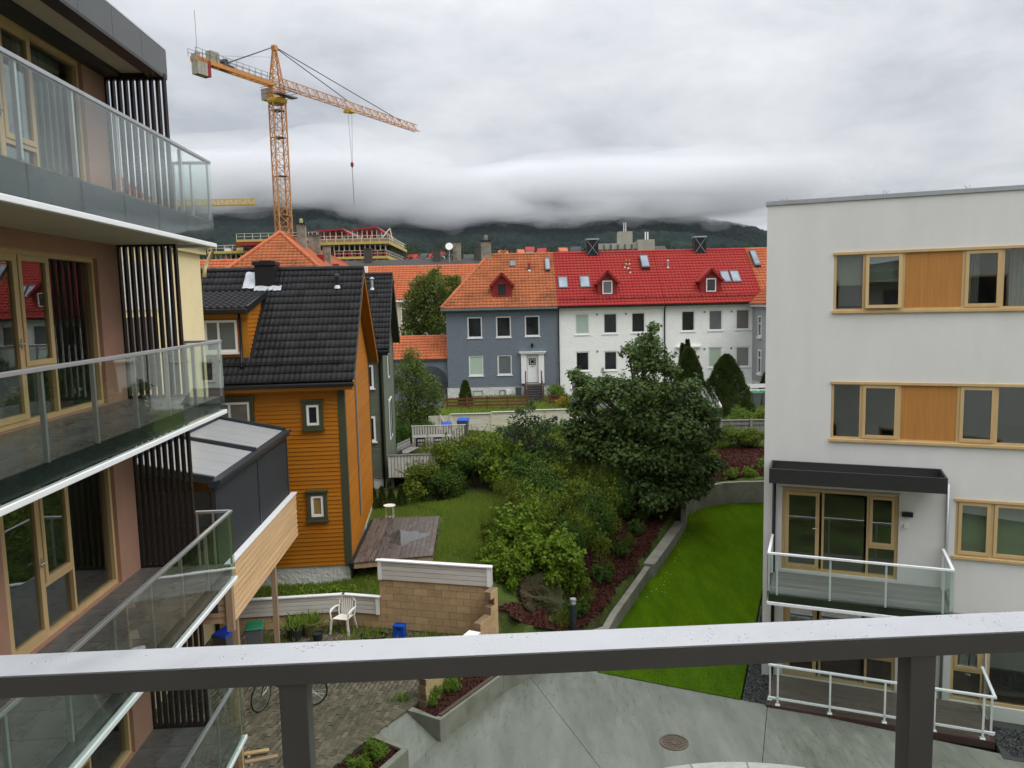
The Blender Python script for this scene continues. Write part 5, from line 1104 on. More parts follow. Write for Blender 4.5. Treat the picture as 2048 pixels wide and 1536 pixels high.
def dormer(Hs, xc, w, mt, frame, pane, yd=.5, ztop=10.72, apex=11.48, rm='orange_tile'):
    zb = rfz(yd); x0, x1 = xc - w / 2, xc + w / 2
    yb2 = (apex - EZ) / SLP - OV; ye2 = (ztop - EZ) / SLP - OV
    d = MB().add([(x0, yd, zb - .05), (x1, yd, zb - .05), (x1, yd, ztop), (xc, yd, apex - .05), (x0, yd, ztop), (x0, ye2, ztop), (x1, ye2, ztop), (xc, yb2, apex - .05)], [(0, 1, 2, 3, 4), (0, 4, 5), (1, 6, 2)]).build('dormer', mt, Hs)
    ov = .2
    for s_ in (-1, 1):
        xe = xc + s_ * (w / 2 + .17); ze = ztop - .17 * (apex - ztop) / (w / 2)
        MB().add([(xc, yd - ov, apex), (xe, yd - ov, ze), (xe, ye2 - .1, ze), (xc, yb2 + .1, apex), (xc, yd - ov, apex - .09), (xe, yd - ov, ze - .09), (xe, ye2 - .1, ze - .09), (xc, yb2 + .1, apex - .09)], [(0, 1, 2, 3), (7, 6, 5, 4), (0, 4, 5, 1), (1, 5, 6, 2)]).build('dormer_roof', rm, d)
        MB().bar((xc, yd - ov - .02, apex - .06), (xe, yd - ov - .02, ze - .06), .04, .17).build('barge_board', mt, d)
    window(Hs, xc - .36, xc + .36, zb + .12, zb + 1.08, yd - .05, .07, frame, pane, name='dormer_window')
    return d
def skylight(Hs, x0, x1, y0, y1, pm='sky_pane', lift=.1, fm='steel_dark'):
    a = [(x0, y0, rfz(y0) + .03), (x1, y0, rfz(y0) + .03), (x1, y1, rfz(y1) + .03), (x0, y1, rfz(y1) + .03)]; n_ = np.array([0, -SLP, 1]); n_ = n_ / np.linalg.norm(n_) * lift
    o = MB().extr([tuple(np.array(p) + n_) for p in a], tuple(-n_ * 1.5)).build('skylight', fm, Hs)
    c = np.mean(a, 0); MB().poly([tuple(c + (np.array(p) - c) * .82 + n_ * 1.03) for p in a]).build('pane', pm, o); return o
def chimney(Hs, x0, x1, y0, y1, z0, z1, mt, cap='black_metal', pot_=None, cross=False):
    c = MB().box(x0, y0, z0, x1, y1, z1).build('chimney', mt, Hs); MB().box(x0 - .06, y0 - .06, z1, x1 + .06, y1 + .06, z1 + .1).build('chimney_cap', cap, c)
    if cross: MB().bar((x0 + .03, y0 - .01, z0 + .4), (x1 - .03, y0 - .01, z1 - .05), .02, .025).bar((x1 - .03, y0 - .01, z0 + .4), (x0 + .03, y0 - .01, z1 - .05), .02, .025).build('cross_brace', 'lead', c)
    if pot_: MB().lathe([(.13, 0), (.16, .1), (.15, .35), (.09, .42)], 10, ((x0 + x1) / 2, (y0 + y1) / 2, z1 + .1)).build('chimney_pot', pot_, c)
    return c
BL = row_house('terraced_house', 'blue grey plastered end house with orange hipped tile roof', -4.67, 3.42, 'blue_plaster', 'orange_tile_old',
    [(-3.14, -2.08, 6.80, 8.30, 'dark_pane'), (-1.06, .02, 6.80, 8.30, 'dark_pane'), (1.03, 2.10, 6.83, 8.31, 'dark_pane'), (-3.11, -2.06, 4.03, 5.50, 'pane_green'), (-1.02, .02, 4.05, 5.50, 'pane_grey')], [(1.12, 1.94, 3.45, 5.50)], hipL=True, zb=3.15)
MB().add([(-5.0, -OV, EZ), (-5.0, DEP + OV, EZ), (-1.6, DEP / 2, RZ2)], [(0, 1, 2)]).build('hip_end', 'orange_tile_old', BL)
MB().box(-4.72, -.06, 2.0, 3.42, DEP, 3.149).build('plinth', 'foundation', BL)
for (a, b) in ((-2.86, -2.14), (-.94, -.5)): window(BL, a, b, 2.52, 2.95, -.08, .05, 'grey_plank', 'dark_pane')
box('meter_box', 'white_paint', BL, -.42, -.16, 2.55, -.05, -.065, 2.95)
dr = MB().box(.70, -.14, 3.40, 1.11, -.001, 5.56).box(1.95, -.14, 3.40, 2.37, -.001, 5.56).box(1.11, -.14, 5.5, 1.95, -.001, 5.56).box(.60, -.26, 5.561, 2.47, -.002, 5.66).box(.54, -.3, 5.661, 2.53, -.002, 5.72).build('door_surround', 'white_paint', BL)
dl = MB().box(1.14, .04, 3.46, 1.92, .09, 5.48).build('door', 'white_paint', BL)
for i in range(4):
    for j in range(4):
        if not (i in (1, 2) and j in (1, 2)): box('pane', 'dark_pane', dl, 1.26 + i * .135, .03, 4.72 + j * .13, 1.26 + i * .135 + .11, .039, 4.72 + j * .13 + .105)
box('pane', 'dark_pane', dl, 1.40, .028, 4.86, 1.64, .037, 5.08); box('letter_slot', 'black_metal', dl, 1.4, .03, 4.58, 1.66, .038, 4.63); MB().tube([(1.85, .03, 4.4), (1.85, -.03, 4.4), (1.76, -.03, 4.4)], .015, 6).build('handle', 'aluminium', dl)
MB().box(1.48, -.1, 6.0, 1.58, -.001, 6.1).lathe([(.03, 0), (.09, .06), (.1, .25), (.03, .33)], 8, (1.53, -.16, 6.02)).build('wall_lantern', 'black_metal', BL)
box('vent_grille', 'grey_plank', BL, .5, -.02, 8.46, .62, -.001, 8.56); box('doormat', 'post_wood', BL, 1.15, -.75, 3.401, 1.9, -.35, 3.42)
dormer(BL, -.57, 1.42, 'red_paint', 'red_paint', 'dark_pane', rm='red_paint')
skylight(BL, .12 - .1, .5, 3.3, 3.85, 'pane_grey'); skylight(BL, 2.72, 3.08, 2.75, 3.9, 'sky_pane', .22)
vent_pipe(BL, 1.5, 2.9, rfz(2.9) + .05, .5, 'red_paint', .07)
chimney(BL, -2.15, -1.4, 4.15, 4.9, 12.3, 14.0, 'chimney_grey', pot_='chimney_grey')
g = MB()
for i in range(5): g.bar((-1.2 + i * .98, .15, rfz(.15) + .02), (-1.2 + i * .98, .12, rfz(.15) + .25), .03, .05)
g.build('snow_hooks', 'fence_cream', BL)
W1 = row_house('terraced_house', 'white terraced house between the blue house and the black downpipe', 3.42, 11.16, 'white_plaster', 'red_tile',
    [(4.68, 5.70, 6.86, 8.36, 'pane_green'), (6.72, 7.74, 6.88, 8.37, 'dark_pane'), (8.75, 9.77, 6.90, 8.38, 'dark_pane'), (4.68, 5.68, 4.20, 5.62, 'dark_pane'), (6.74, 7.72, 4.2, 5.62, 'dark_pane')], [(8.8, 9.7, 3.5, 5.6)], zb=2.2)
box('door', 'white_paint', W1, 8.81, .05, 3.51, 9.69, .1, 5.59)
W2 = row_house('terraced_house', 'white terraced house between the black downpipe and the grey house', 11.16, 18.3, 'white_plaster', 'red_tile',
    [(12.38, 13.38, 6.92, 8.42, 'dark_pane'), (14.36, 15.38, 6.94, 8.43, 'pane_grey'), (16.34, 17.36, 6.96, 8.44, 'pane_brown'), (14.36, 15.36, 4.24, 5.72, 'pane_green'), (16.36, 17.38, 4.24, 5.72, 'pane_curtain')], [(12.45, 13.35, 3.5, 5.62)], zb=2.2)
box('door', 'white_paint', W2, 12.46, .05, 3.51, 13.34, .1, 5.61); MB().box(12.0, -.2, 5.75, 13.78, -.001, 5.86).build('door_hood', 'white_paint', W2); box('notice', 'red_paint', W2, 13.55, -.03, 4.95, 13.7, -.001, 5.15)
W3 = row_house('terraced_house', 'white terraced house with orange tiled roof behind the grey one', 18.3, 26.3, 'white_plaster', 'orange_tile',
    [(a, a + 1.0, z, z + 1.45, 'dark_pane') for a in (19.6, 21.8, 24.2) for z in (4.2, 6.9)], zb=2.2)
W4 = row_house('terraced_house', 'white terraced house with red tiled roof far along the row', 26.3, 42, 'white_plaster', 'red_tile',
    [(a, a + 1.0, z, z + 1.45, 'dark_pane') for a in (27.6, 29.8, 32.2, 35, 37.5, 40) for z in (4.2, 6.9)], zb=2.2)
dormer(W4, 29.5, 1.4, 'red_paint', 'white_paint', 'dark_pane', rm='red_tile'); dormer(W4, 37, 1.4, 'red_paint', 'white_paint', 'dark_pane', rm='red_tile')
for Hs, x_ in ((W1, 3.47), (W2, 11.16)): MB().tube([(x_, -OV - .05, EZ - .1), (x_, -.08, EZ - .35), (x_, -.08, 2.6)], .05, 6).build('downpipe', 'gutter_black', Hs)
dormer(W1, 7.1, 1.42, 'red_paint', 'white_paint', 'pane_grey', rm='red_tile'); dormer(W2, 14.65, 1.5, 'red_paint', 'white_paint', 'dark_pane', rm='red_tile')
skylight(W1, 3.6, 4.32, 1.15, 2.2); skylight(W1, 5.2, 5.95, 1.15, 2.2); skylight(W1, 9.98, 10.6, 2.7, 3.9, lift=.3); skylight(W2, 15.75, 16.4, 1.35, 2.4); skylight(W2, 16.48, 17.15, 1.35, 2.4); skylight(W3, 18.5, 18.95, 2.7, 4.2, lift=.25)
chimney(W1, 6.0, 6.9, 4.15, 4.95, 12.4, 13.95, 'black_metal', 'zinc', cross=True); chimney(W2, 14.35, 15.2, 4.15, 4.95, 12.4, 13.95, 'black_metal', 'zinc', cross=True)
for x_, y_ in ((8.9, 3.3), (9.15, 3.3), (9.0, 2.9), (9.1, 2.5), (8.75, 3.0)): vent_pipe(W1, x_, y_, rfz(y_) + .05, .22, 'orange_tile_old', .055)
vent_pipe(W2, 12.0, 2.9, rfz(2.9) + .05, .45, 'zinc', .06)
for Hs, xs_ in ((W1, (6.2, 8.3)), (W2, (14.0, 15.95))):
    for x_ in xs_:
        for z in (8.22, 5.55): box('vent_grille', 'grey_plank', Hs, x_, -.02, z, x_ + .14, -.001, z + .14)
for Hs, a, b in ((W1, 3.6, 11.1), (W2, 11.2, 17.8)):
    g = MB(); z = rfz(.12)
    for dz in (.1, .18): g.bar((a, .0, z + dz), (b, .0, z + dz), .02, .02)
    for i in range(int((b - a) / .9)): g.bar((a + i * .9, .0, z + .2), (a + i * .9, .25, z + .16), .02, .05)
    g.build('snow_guard', 'gutter_black', Hs)
GR = thing('terraced_house', 'grey plastered house jutting forward beside the white terraces', 'house', (0, 0, 0))
holed(MB(), 0, 6.0, 3.3, 8.7, [(1.35, 2.1, 6.5, 8.0), (1.35, 2.1, 3.9, 5.6)], 0, .15).build('wall', 'grey_plaster', GR).matrix_local = Matrix.Translation((17.55, 56, 0)) @ Matrix.Rotation(-math.pi / 2, 4, 'Z')
MB().box(17.56, 50.02, 1.5, 26, 56, 3.299).build('plinth', 'foundation', GR); MB().poly([(17.55, 50, 3.3), (26, 50, 3.3), (26, 50, 8.7), (17.55, 50, 8.7)]).poly([(17.7, 50, 3.3), (17.7, 56, 3.3), (17.7, 56, 8.7), (17.7, 50, 8.7)]).build('wall', 'grey_plaster', GR)
for z0, z1 in ((6.5, 8.0), (3.9, 5.6)):
    o = frame_mb(1.38, 2.07, z0 + .02, z1 - .02, .09, -.05, .06).box(1.3, -.12, z0 - .12, 2.15, .02, z0 - .001).box(1.47, -.03, z1 - .62, 1.98, .04, z1 - .54).build('window', 'white_paint', GR); o.matrix_local = Matrix.Translation((17.55, 56, 0)) @ Matrix.Rotation(-math.pi / 2, 4, 'Z'); box('pane', 'dark_pane', o, 1.47, .01, z0 + .11, 1.98, .02, z1 - .11)
MB().box(17.25, 49.6, 8.62, 26.3, 56.2, 8.78).build('cornice', 'white_paint', GR)
roof_plane(GR, 'roof_tiles', (17.15, 56, 8.8), (0, -1, 0), (1, 0, .8), 6.5, 4.5, 'orange_tile', lambda t: 0.0, lambda t: 6.5 - t * .55)
MB().add([(17.15, 49.5, 8.8), (26.4, 49.5, 8.8), (24, 53, 11.6), (20.7, 53, 11.6), (20.7, 57, 11.6), (24, 57, 11.6)], [(0, 1, 2, 3), (3, 2, 5, 4)]).build('roof', 'orange_tile', GR)
# blue archway wing with small tiled roof
AR = thing('archway', 'blue plastered archway wall with small orange tiled roof', 'archway', (0, 56.3, 0))
zt = 5.25; xc, ra_ = -5.95, 1.25; mb = MB()
prev = None
for i in range(17):
    a = math.pi * i / 16; x_ = xc + ra_ * math.cos(a); z = 3.55 + ra_ * math.sin(a)
    if prev: mb.poly([(prev[0], 0, prev[1]), (prev[0], 0, zt), (x_, 0, zt), (x_, 0, z)]); mb.poly([(prev[0], 0, prev[1]), (x_, 0, z), (x_, 1.8, z), (prev[0], 1.8, prev[1])])
    prev = (x_, z)
mb.box(xc + ra_, 0, 1.8, -4.68, 1.8, zt).box(-9.6, 0, 1.8, xc - ra_, 1.8, zt).build('wall', 'blue_plaster', AR)
box('passage_wall', 'blue_plaster', AR, -9.6, 6, 1.8, -4.68, 6.1, 5)
MB().box(-9.6, -.14, zt - .05, -4.68, .01, zt + .06).build('gutter', 'blue_plaster', AR)
roof_plane(AR, 'roof_tiles', (-9.6, -.2, zt + .05), (1, 0, 0), (0, 1, .75), 4.92, 2.6, 'orange_tile', tw=.27, tl=.33); ridge_caps(AR, 'ridge_caps', (-9.6, 1.9, zt + 1.63), (-4.68, 1.9, zt + 1.63), 'orange_tile')
struct(MB().add([(-8.6, 43.5, 2.02), (-5.0, 43.5, 2.02), (-4.75, 56.4, 2.62), (-7.6, 56.4, 2.62), (-7.6, 63, 2.7), (-4.7, 63, 2.7)], [(0, 1, 2, 3), (3, 2, 5, 4)]).build('lane', 'asphalt'))
# steps up to the blue house door
sp = thing('entrance_steps', 'dark timber steps with side rails up to the white door', 'steps', (0, 0, 0))
for k in range(8): box('step', 'step_dark', sp, 1.05, 51.9 + k * .36, 2.2, 2.05, 51.9 + k * .36 + .4, 2.42 + k * .135)
box('landing', 'step_dark', sp, .9, 54.8, 2.2, 2.3, 55.85, 3.4)
for x_ in (.98, 2.12):
    g = MB()
    for z in (.3, .6, .9): g.bar((x_, 51.9, 2.45 + z), (x_, 54.8, 3.45 + z), .04, .09)
    for y_, z in ((51.9, 2.3), (53.3, 2.8), (54.8, 3.4)): g.box(x_ - .05, y_ - .05, z - .2, x_ + .05, y_ + .05, z + 1.0)
    g.build('side_rail', 'brown_plank', sp)
# ------------------------------------------------------------------ fences
def slat_fence(name, label, p, q, z0, n, bh, gap, post, mt, ph=.1, th=.03, group=None):
    an, ln = heading(p, q); t = thing(name, label, 'fence', (p[0], p[1], z0), an, group); me = MB().box(0, 0, 0, ln, th, bh).mesh('slat'); me.materials.append(MATS[mt])
    for k in range(n): link('slat', me, None, t).location = (0, 0, gap + k * (bh + gap))
    k = max(1, round(ln / post)); H = n * (bh + gap) + gap
    for i in range(k + 1): box('post', mt, t, i * ln / k - .05, -.06, -.3, i * ln / k + .05, -.001, H + .03)
    return t
slat_fence('slat_fence', 'red brown horizontal slat fence in front of the blue house', (-4.3, 50.2), (1.0, 50.2), 2.25, 4, .12, .1, 1.35, 'fence_redbrown')
slat_fence('slat_fence', 'short red brown fence beside the yellow bush', (2.4, 50.6), (3.6, 50.6), 2.3, 4, .12, .09, 1.2, 'fence_redbrown')
slat_fence('slat_fence', 'white three board fence beside the big rounded conifer', (14.9, 50.2), (17.3, 50.2), 2.55, 3, .26, .1, 2.4, 'white_paint')
wf = thing('board_fence', 'long cream board fence behind the thicket', 'fence', (-3.5, 42.95, 0), R(1.0))
me = MB().box(.03, 0, .003, 2.26, .03, .137).mesh('board'); me.materials.append(MATS['fence_cream'])
for i in range(3):
    for k in range(9):
        q = link('board', me, None, wf); q.location = (i * 2.3, 0, 1.85 + i * .06 + k * .14)
    box('post', 'fence_cream', wf, i * 2.3 - .05, -.05, 1.5, i * 2.3 + .05, -.001, 3.14 + i * .06); MB().box(i * 2.3 - .02, -.07, 3.113 + i * .06, i * 2.3 + 2.3, .07, 3.15 + i * .06).build('cap', 'weathered_white', wf)
for k in range(8): box('board', 'fence_cream', wf, 6.9, 0, 2.0 + k * .14, 8.3, .03, 2.137 + k * .14)
gt = thing('garden_gate', 'cream board gate with diagonal brace next to the long fence', 'gate', (-4.75, 42.95, 0), 0)
for k in range(4): box('board', 'fence_cream', gt, k * .16, 0, 1.95, k * .16 + .152, .03, 3.05)
for k in range(3): box('board', 'fence_cream', gt, .72 + k * .16, 0, 1.95, .72 + k * .16 + .152, .03, 3.05)
MB().bar((.72, -.02, 2.95), (1.2, -.02, 2.1), .03, .08, (0, 1, 0)).build('brace', 'fence_cream', gt); box('post', 'fence_cream', gt, .65, -.05, 1.7, .71, .05, 3.1); box('rail', 'fence_cream', gt, 0, .031, 2.5, 1.2, .06, 2.6)
p = AY(906, 880, 41.2); wheelie_bin('tall grey wheelie bin with blue lid by the cream fence', (p[0] - .3, 41.0, 1.95), R(8), 'plastic_blue', s_=.95); wheelie_bin('larger grey wheelie bin with blue lid against the cream fence', (p[0] + .55, 41.6, 1.9), R(-4), 'plastic_blue', s_=1.08)
wheelie_bin('grey bin standing at the plinth of the blue house', (.45, 55.2, 2.4), 0, 'bin_grey', s_=.8)
wheelie_bin('dark grey bin with green lid beside the grey house', (15.3, 48.2, 2.25), R(10), 'plastic_green', s_=1.05); wheelie_bin('dark grey bin with green lid nearest the grey house wall', (16.0, 48.3, 2.25), R(-5), 'plastic_green', s_=1.05)
gf = thing('plank_fence', 'weathered grey plank fence behind the mulch bed', 'fence', (10.6, 40.2, 0), R(-2))
r2 = random.Random(12)
for k in range(30): box('plank', 'grey_plank', gf, k * .15, 0, 1.75 + r2.uniform(0, .03), k * .15 + .138, .02, 2.85)
for z in (2.02, 2.62): box('rail', 'grey_plank', gf, 0, -.04, z, 4.5, -.001, z + .09)
for x_ in (1.9, 4.4): box('post', 'grey_plank', gf, x_, -.1, 1.5, x_ + .1, -.041, 2.95)
MB().box(-.05, -.06, 2.851, 4.6, .06, 2.89).build('cap', 'grey_plank', gf)
lf = thing('lean_to', 'grey board lean-to with sloping boards behind the maple', 'shed', (8.3, 39.2, 0), R(4))
for k in range(9):
    MB().extr([(k * .26, 0, 1.6), (k * .26 + .2, 0, 1.6), (k * .26 + .2 - .5, 0, 3.1), (k * .26 - .5, 0, 3.1)], (0, .03, 0)).build('board', 'grey_plank', lf)
box('panel', 'brown_plank', lf, -.6, .032, 1.6, 2.5, .06, 3.1); MB().box(-.6, -.05, 3.101, 2.5, .1, 3.15).build('top_rail', 'grey_plank', lf); box('end_post', 'grey_plank', lf, 2.4, -.05, 1.5, 2.52, -.001, 3.1)
gs = thing('greenhouse_frame', 'grey slatted lean-to roof with white edge behind the lean-to', 'shed', (10.4, 44.0, 0), 0)
for k in range(7): MB().bar((k * .25, 0, 3.0), (k * .25 - .2, 1.6, 4.0), .17, .03).build('slat', 'grey_plank', gs)
MB().bar((1.65, -.02, 3.0), (1.45, 1.62, 4.05), .09, .12).build('edge', 'white_paint', gs); box('wall', 'grey_plank', gs, -.2, .1, 2.0, 1.6, .14, 3.0); box('wall', 'grey_plank', gs, 1.5, .14, 2.0, 1.54, 1.7, 3.05)
sh = thing('garden_shed', 'small shed with dark felt roof and white barge board beside the maple', 'shed', (3.9, 48.2, 0), 0)
box('wall', 'grey_plank', sh, 0, 0, 2.3, 2.6, 2.0, 3.6); MB().add([(-.1, -.15, 3.6), (2.7, -.15, 3.6), (2.7, 2.1, 4.3), (-.1, 2.1, 4.3), (-.1, -.15, 3.52), (2.7, -.15, 3.52), (2.7, 2.1, 4.22), (-.1, 2.1, 4.22)], [(0, 1, 2, 3), (7, 6, 5, 4), (0, 4, 5, 1), (3, 7, 4, 0), (1, 5, 6, 2)]).build('roof', 'asphalt', sh); MB().bar((-.12, -.17, 3.6), (-.12, 2.1, 4.3), .03, .16).build('barge_board', 'white_paint', sh)
hr = thing('handrail', 'dark timber handrail beside the grey house', 'railing', (14.9, 44.6, 0), R(12))
for z in (2.6, 2.95): MB().bar((0, 0, z + .25), (2.4, 0, z - .05), .05, .08).build('rail', 'brown_plank', hr)
for x_ in (0, 1.2, 2.4): box('post', 'brown_plank', hr, x_ - .04, .026, 2.0, x_ + .04, .1, 3.2 - x_ * .12)
# ------------------------------------------------------------------ roofs behind the timber houses
HR = thing('terraced_row', 'long orange hipped tile roof rising behind the black roof', 'house', (-18.1, 62.0, 0), R(6))
zr, drop, hw = 15.2, 5.2, 5.9; sl_ = math.hypot(drop, hw)
roof_plane(HR, 'roof_tiles', (-hw, -hw, zr - drop), (1, 0, 0), (0, hw, drop), 2 * hw, sl_, 'orange_tile_old', lambda t: t * hw / sl_, lambda t: 2 * hw - t * hw / sl_, tw=.33, tl=.36, amp=.05, step=.05)
roof_plane(HR, 'roof_tiles', (hw, -hw, zr - drop), (0, 1, 0), (-hw, 0, drop), 56, sl_, 'orange_tile', lambda t: t * hw / sl_, None, tw=.33, tl=.36, amp=.05, step=.05)
MB().add([(-hw, -hw, zr - drop), (0, 0, zr), (0, 50, zr), (-hw, 50, zr - drop)], [(0, 1, 2, 3)]).build('roof', 'orange_tile', HR)
box('wall', 'beige_plaster', HR, -hw + .4, -hw + .4, 2, hw - .4, 49, zr - drop)
ridge_caps(HR, 'hip_caps', (-hw, -hw, zr - drop + .08), (0, 0, zr + .06), 'orange_tile', .16, .45); ridge_caps(HR, 'hip_caps', (hw, -hw, zr - drop + .08), (0, 0, zr + .06), 'orange_tile', .16, .45); ridge_caps(HR, 'ridge_caps', (0, 0, zr + .06), (0, 50, zr + .06), 'orange_tile', .16, .45)
chimney(HR, .55, 1.25, 4.6, 5.3, 13.5, 16.3, 'chimney_grey', 'black_metal', 'lichen'); chimney(HR, .5, 1.5, 11, 12, 13, 15.9, 'chimney_grey', 'steel_dark'); chimney(HR, 1.6, 2.3, 12.5, 13.2, 12, 15.0, 'chimney_grey', 'steel_dark')
for y_, dx in ((8, 2.0), (14, 2.6), (22, 2.4), (30, 2.2)):
    z = zr - dx * drop / hw; MB().box(dx - .3, y_ - .3, z - .2, dx + .3, y_ + .3, z + .5).build('roof_hatch', 'red_paint' if y_ < 20 else 'lead', HR)
B2 = thing('apartment_house', 'cream house with long orange tiled roof behind the bushy tree', 'house', (0, 86, 0), 0)
roof_plane(B2, 'roof_tiles', (-21, 0, 9.85), (1, 0, 0), (0, 5, 3.95), 20.5, 6.4, 'orange_tile', tw=.4, tl=.42, amp=.06, step=.06)
MB().add([(-21, 0, 9.8), (-.5, 0, 9.8), (-.5, 5, 13.75), (-21, 5, 13.75), (-21, 10, 9.8), (-.5, 10, 9.8)], [(0, 1, 2, 3), (3, 2, 5, 4)]).build('roof', 'orange_tile', B2)
box('wall', 'beige_plaster', B2, -20.8, .4, 2, -.7, 9.6, 9.8); MB().box(-21, -.15, 9.6, -.5, .05, 9.82).build('gutter', 'white_paint', B2)
for x_ in (-19.5, -17, -14.6, -12.2): 
    for z in (7.2, 4.2): window(B2, x_, x_ + 1.3, z, z + 1.7, .33, .1, 'white_paint', 'dark_pane', sill=.1)
o = MB().box(-13.9, 2.2, 11.4, -13.1, 2.9, 12.0).build('skylight', 'steel_dark', B2); box('pane', 'sky_pane', o, -13.8, 2.18, 11.5, -13.2, 2.199, 11.9)
box('roof_box', 'white_paint', B2, -16.9, 3.9, 12.9, -16.4, 4.3, 13.8)
B3 = thing('apartment_house', 'dark roofed house with chimneys behind the long orange roof', 'house', (0, 110, 0), 0)
MB().add([(-30, 0, 12), (-3, 0, 12), (-3.5, 5, 15.9), (-29, 5, 15.9), (-30, 10, 12), (-3, 10, 12)], [(0, 1, 2, 3), (3, 2, 5, 4), (1, 5, 2), (0, 3, 4)]).build('roof', 'step_dark', B3); box('wall', 'beige_plaster', B3, -29.5, .5, 2, -3.5, 9.5, 12)
for x_, h, c in ((-21.3, 1.6, 'step_dark'), (-11.2, 1.3, 'step_dark'), (-8.2, 2.2, 'chimney_grey'), (-3.9, 2.2, 'step_dark'), (-5.0, 1.6, 'step_dark')): chimney(B3, x_, x_ + 1.1, 4.4, 5.4, 14.5, 15.9 + h, c, 'step_dark')
p = AY(899, 512, 114); t = thing('satellite_dish', 'white satellite dish on a pole on the dark roof', 'dish', (p[0], p[1], 15.3)); MB().tube([(0, 0, 0), (0, 0, 2.2)], .05, 6).build('pole', 'zinc', t); MB().lathe([(.55, 0), (.4, -.12), (.0, -.2)], 14).build('dish', 'white_paint', t).matrix_local = Matrix.Translation((0, -.1, 2.3)) @ Matrix.Rotation(R(75), 4, 'X') @ Matrix.Rotation(0, 4, 'Z')
B4 = thing('house', 'low black roof between the cream wall and the orange roof', 'house', (-23.2, 52, 0), R(10))
MB().add([(-7, -4, 10.4), (4.5, -4, 10.4), (1.2, 0, 13.0), (-4, 0, 13.0), (4.5, 4, 10.4), (-7, 4, 10.4)], [(0, 1, 2, 3), (1, 4, 2), (3, 2, 4, 5), (0, 3, 5)]).build('roof', 'black_sheet', B4); box('wall', 'beige_plaster', B4, -6.6, -3.6, 1, 4.1, 3.6, 10.4)
B5 = thing('house', 'small orange tiled roof with white verge left of the big hipped roof', 'house', (-27.5, 72, 0), R(4))
roof_plane(B5, 'roof_tiles', (-4, 0, 11.8), (1, 0, 0), (0, 2.6, 2.2), 9, 3.4, 'orange_tile', tw=.36, tl=.4, amp=.06, step=.06); box('wall', 'beige_plaster', B5, -3.8, .3, 2, 4.8, 5, 11.8); MB().bar((-4.05, 0, 11.9), (-4.05, 2.6, 14.1), .3, .35).build('verge', 'white_paint', B5)
# ------------------------------------------------------------------ construction site
CS = thing('construction_building', 'unfinished concrete building with yellow slab edges and red formwork below the crane', 'building', (0, 150, 0), 0)
def deck(x0, x1, z, y0=0, y1=26, ang_=0, right=False):
    o = box('slab', 'site_concrete', CS, x0, y0 + .12, z - .35, x1, y1, z)
    MB().box(x0 - .1, y0 - .1, z - .40, x1 + .1, y0 + .11, z + .06).build('edge_form', 'formwork_yellow', o)
    if right: MB().box(x1, y0 + .12, z - .45, x1 + .2, y1, z + .12).build('edge_form', 'formwork_yellow', o)
    g = MB(); n = int((x1 - x0) / 1.5)
    for i in range(n + 1): g.box(x0 + (x1 - x0) * i / n - .035, y0 - .05, z, x0 + (x1 - x0) * i / n + .035, y0 + .05, z + 1.2)
    for h in (.6, 1.15): g.box(x0, y0 - .04, z + h, x1, y0 + .04, z + h + .06)
    if right:
        for i in range(12): g.box(x1 - .05, y0 + i * 2 - .05, z, x1 + .05, y0 + i * 2 + .05, z + 1.3)
        for h in (.6, 1.15): g.box(x1 - .04, y0, z + h, x1 + .04, y1, z + h + .06)
    g.build('guard_rail', 'fence_cream', o)
    if z > 21 and right: MB().box(x0, y0 + .3, z + .1, x1, y0 + .34, z + .75).build('toe_board', 'post_wood', o)
    return o
def cols(x0, x1, z0, z1, n, y, mt='site_concrete', w=.3, red=.0):
    for i in range(n):
        x_ = x0 + (x1 - x0) * (i + .5) / n; o = box('column', mt, CS, x_ - w / 2, y, z0, x_ + w / 2, y + w, z1)
        if red: box('red_prop', 'formwork_red', o, x_ - .3, y - .1, z0 + .05, x_ + .3, y - .02, z0 + red)
deck(-36.6, -23.2, 21.4, right=True); deck(-33.5, -23.6, 18.6, right=True); deck(-52.2, -36.8, 22.3); deck(-59, -46, 20.4, 3)
cols(-36.4, -23.4, 18.6, 20.95, 13, 1.2, 'fence_cream', .22, 1.3); cols(-36.4, -23.6, 15.5, 18.2, 9, 1.4, 'fence_cream', .35); cols(-52, -37, 19.4, 21.9, 7, 4); cols(-58.5, -46.5, 16.5, 20.0, 12, 4.2, 'fence_cream', .2)
box('inner_fill', 'shade_dark', CS, -57, 9, 2, -36.6, 24, 21.9); box('inner_fill', 'shade_dark', CS, -36.59, 6, 2, -23.6, 24, 20.9)  # near-black boxes paint the shaded interior behind the columns
box('lower_floor', 'site_concrete', CS, -37, .3, 2, -23.4, 25, 15.4); MB().box(-52.3, -.4, 21.2, -37, 5, 21.75).build('red_form', 'formwork_red', CS)
for (x0, x1, z0, z1, y0) in ((-38.5, -31.5, 24.0, 24.4, 3), (-30.5, -24.8, 24.1, 24.6, 2.5)):
    o = MB().add([(x0, y0, z0), (x1 - 1, y0, z1), (x1 + .8, y0, z0 - .9), (x1 + .8, y0 + 14, z0 - .9), (x1 - 1, y0 + 14, z1), (x0, y0 + 14, z0), (x0, y0, z0 - .3), (x1 - 1, y0, z1 - .35), (x1 + .8, y0, z0 - 1.2)], [(0, 1, 4, 5), (1, 2, 3, 4), (0, 6, 7, 1), (1, 7, 8, 2)]).build('red_canopy', 'formwork_red', CS)
    for i in range(7): x_ = x0 + (x1 - x0) * i / 6; box('prop', 'fence_cream', o, x_ - .06, y0 + .3, 21.4, x_ + .06, y0 + .42, z0 - .2)
    box('wall_form', 'formwork_red', CS, x0 + 1.5, y0 + 2, 21.5, x1 - 1, y0 + 2.2, z0 - .3)
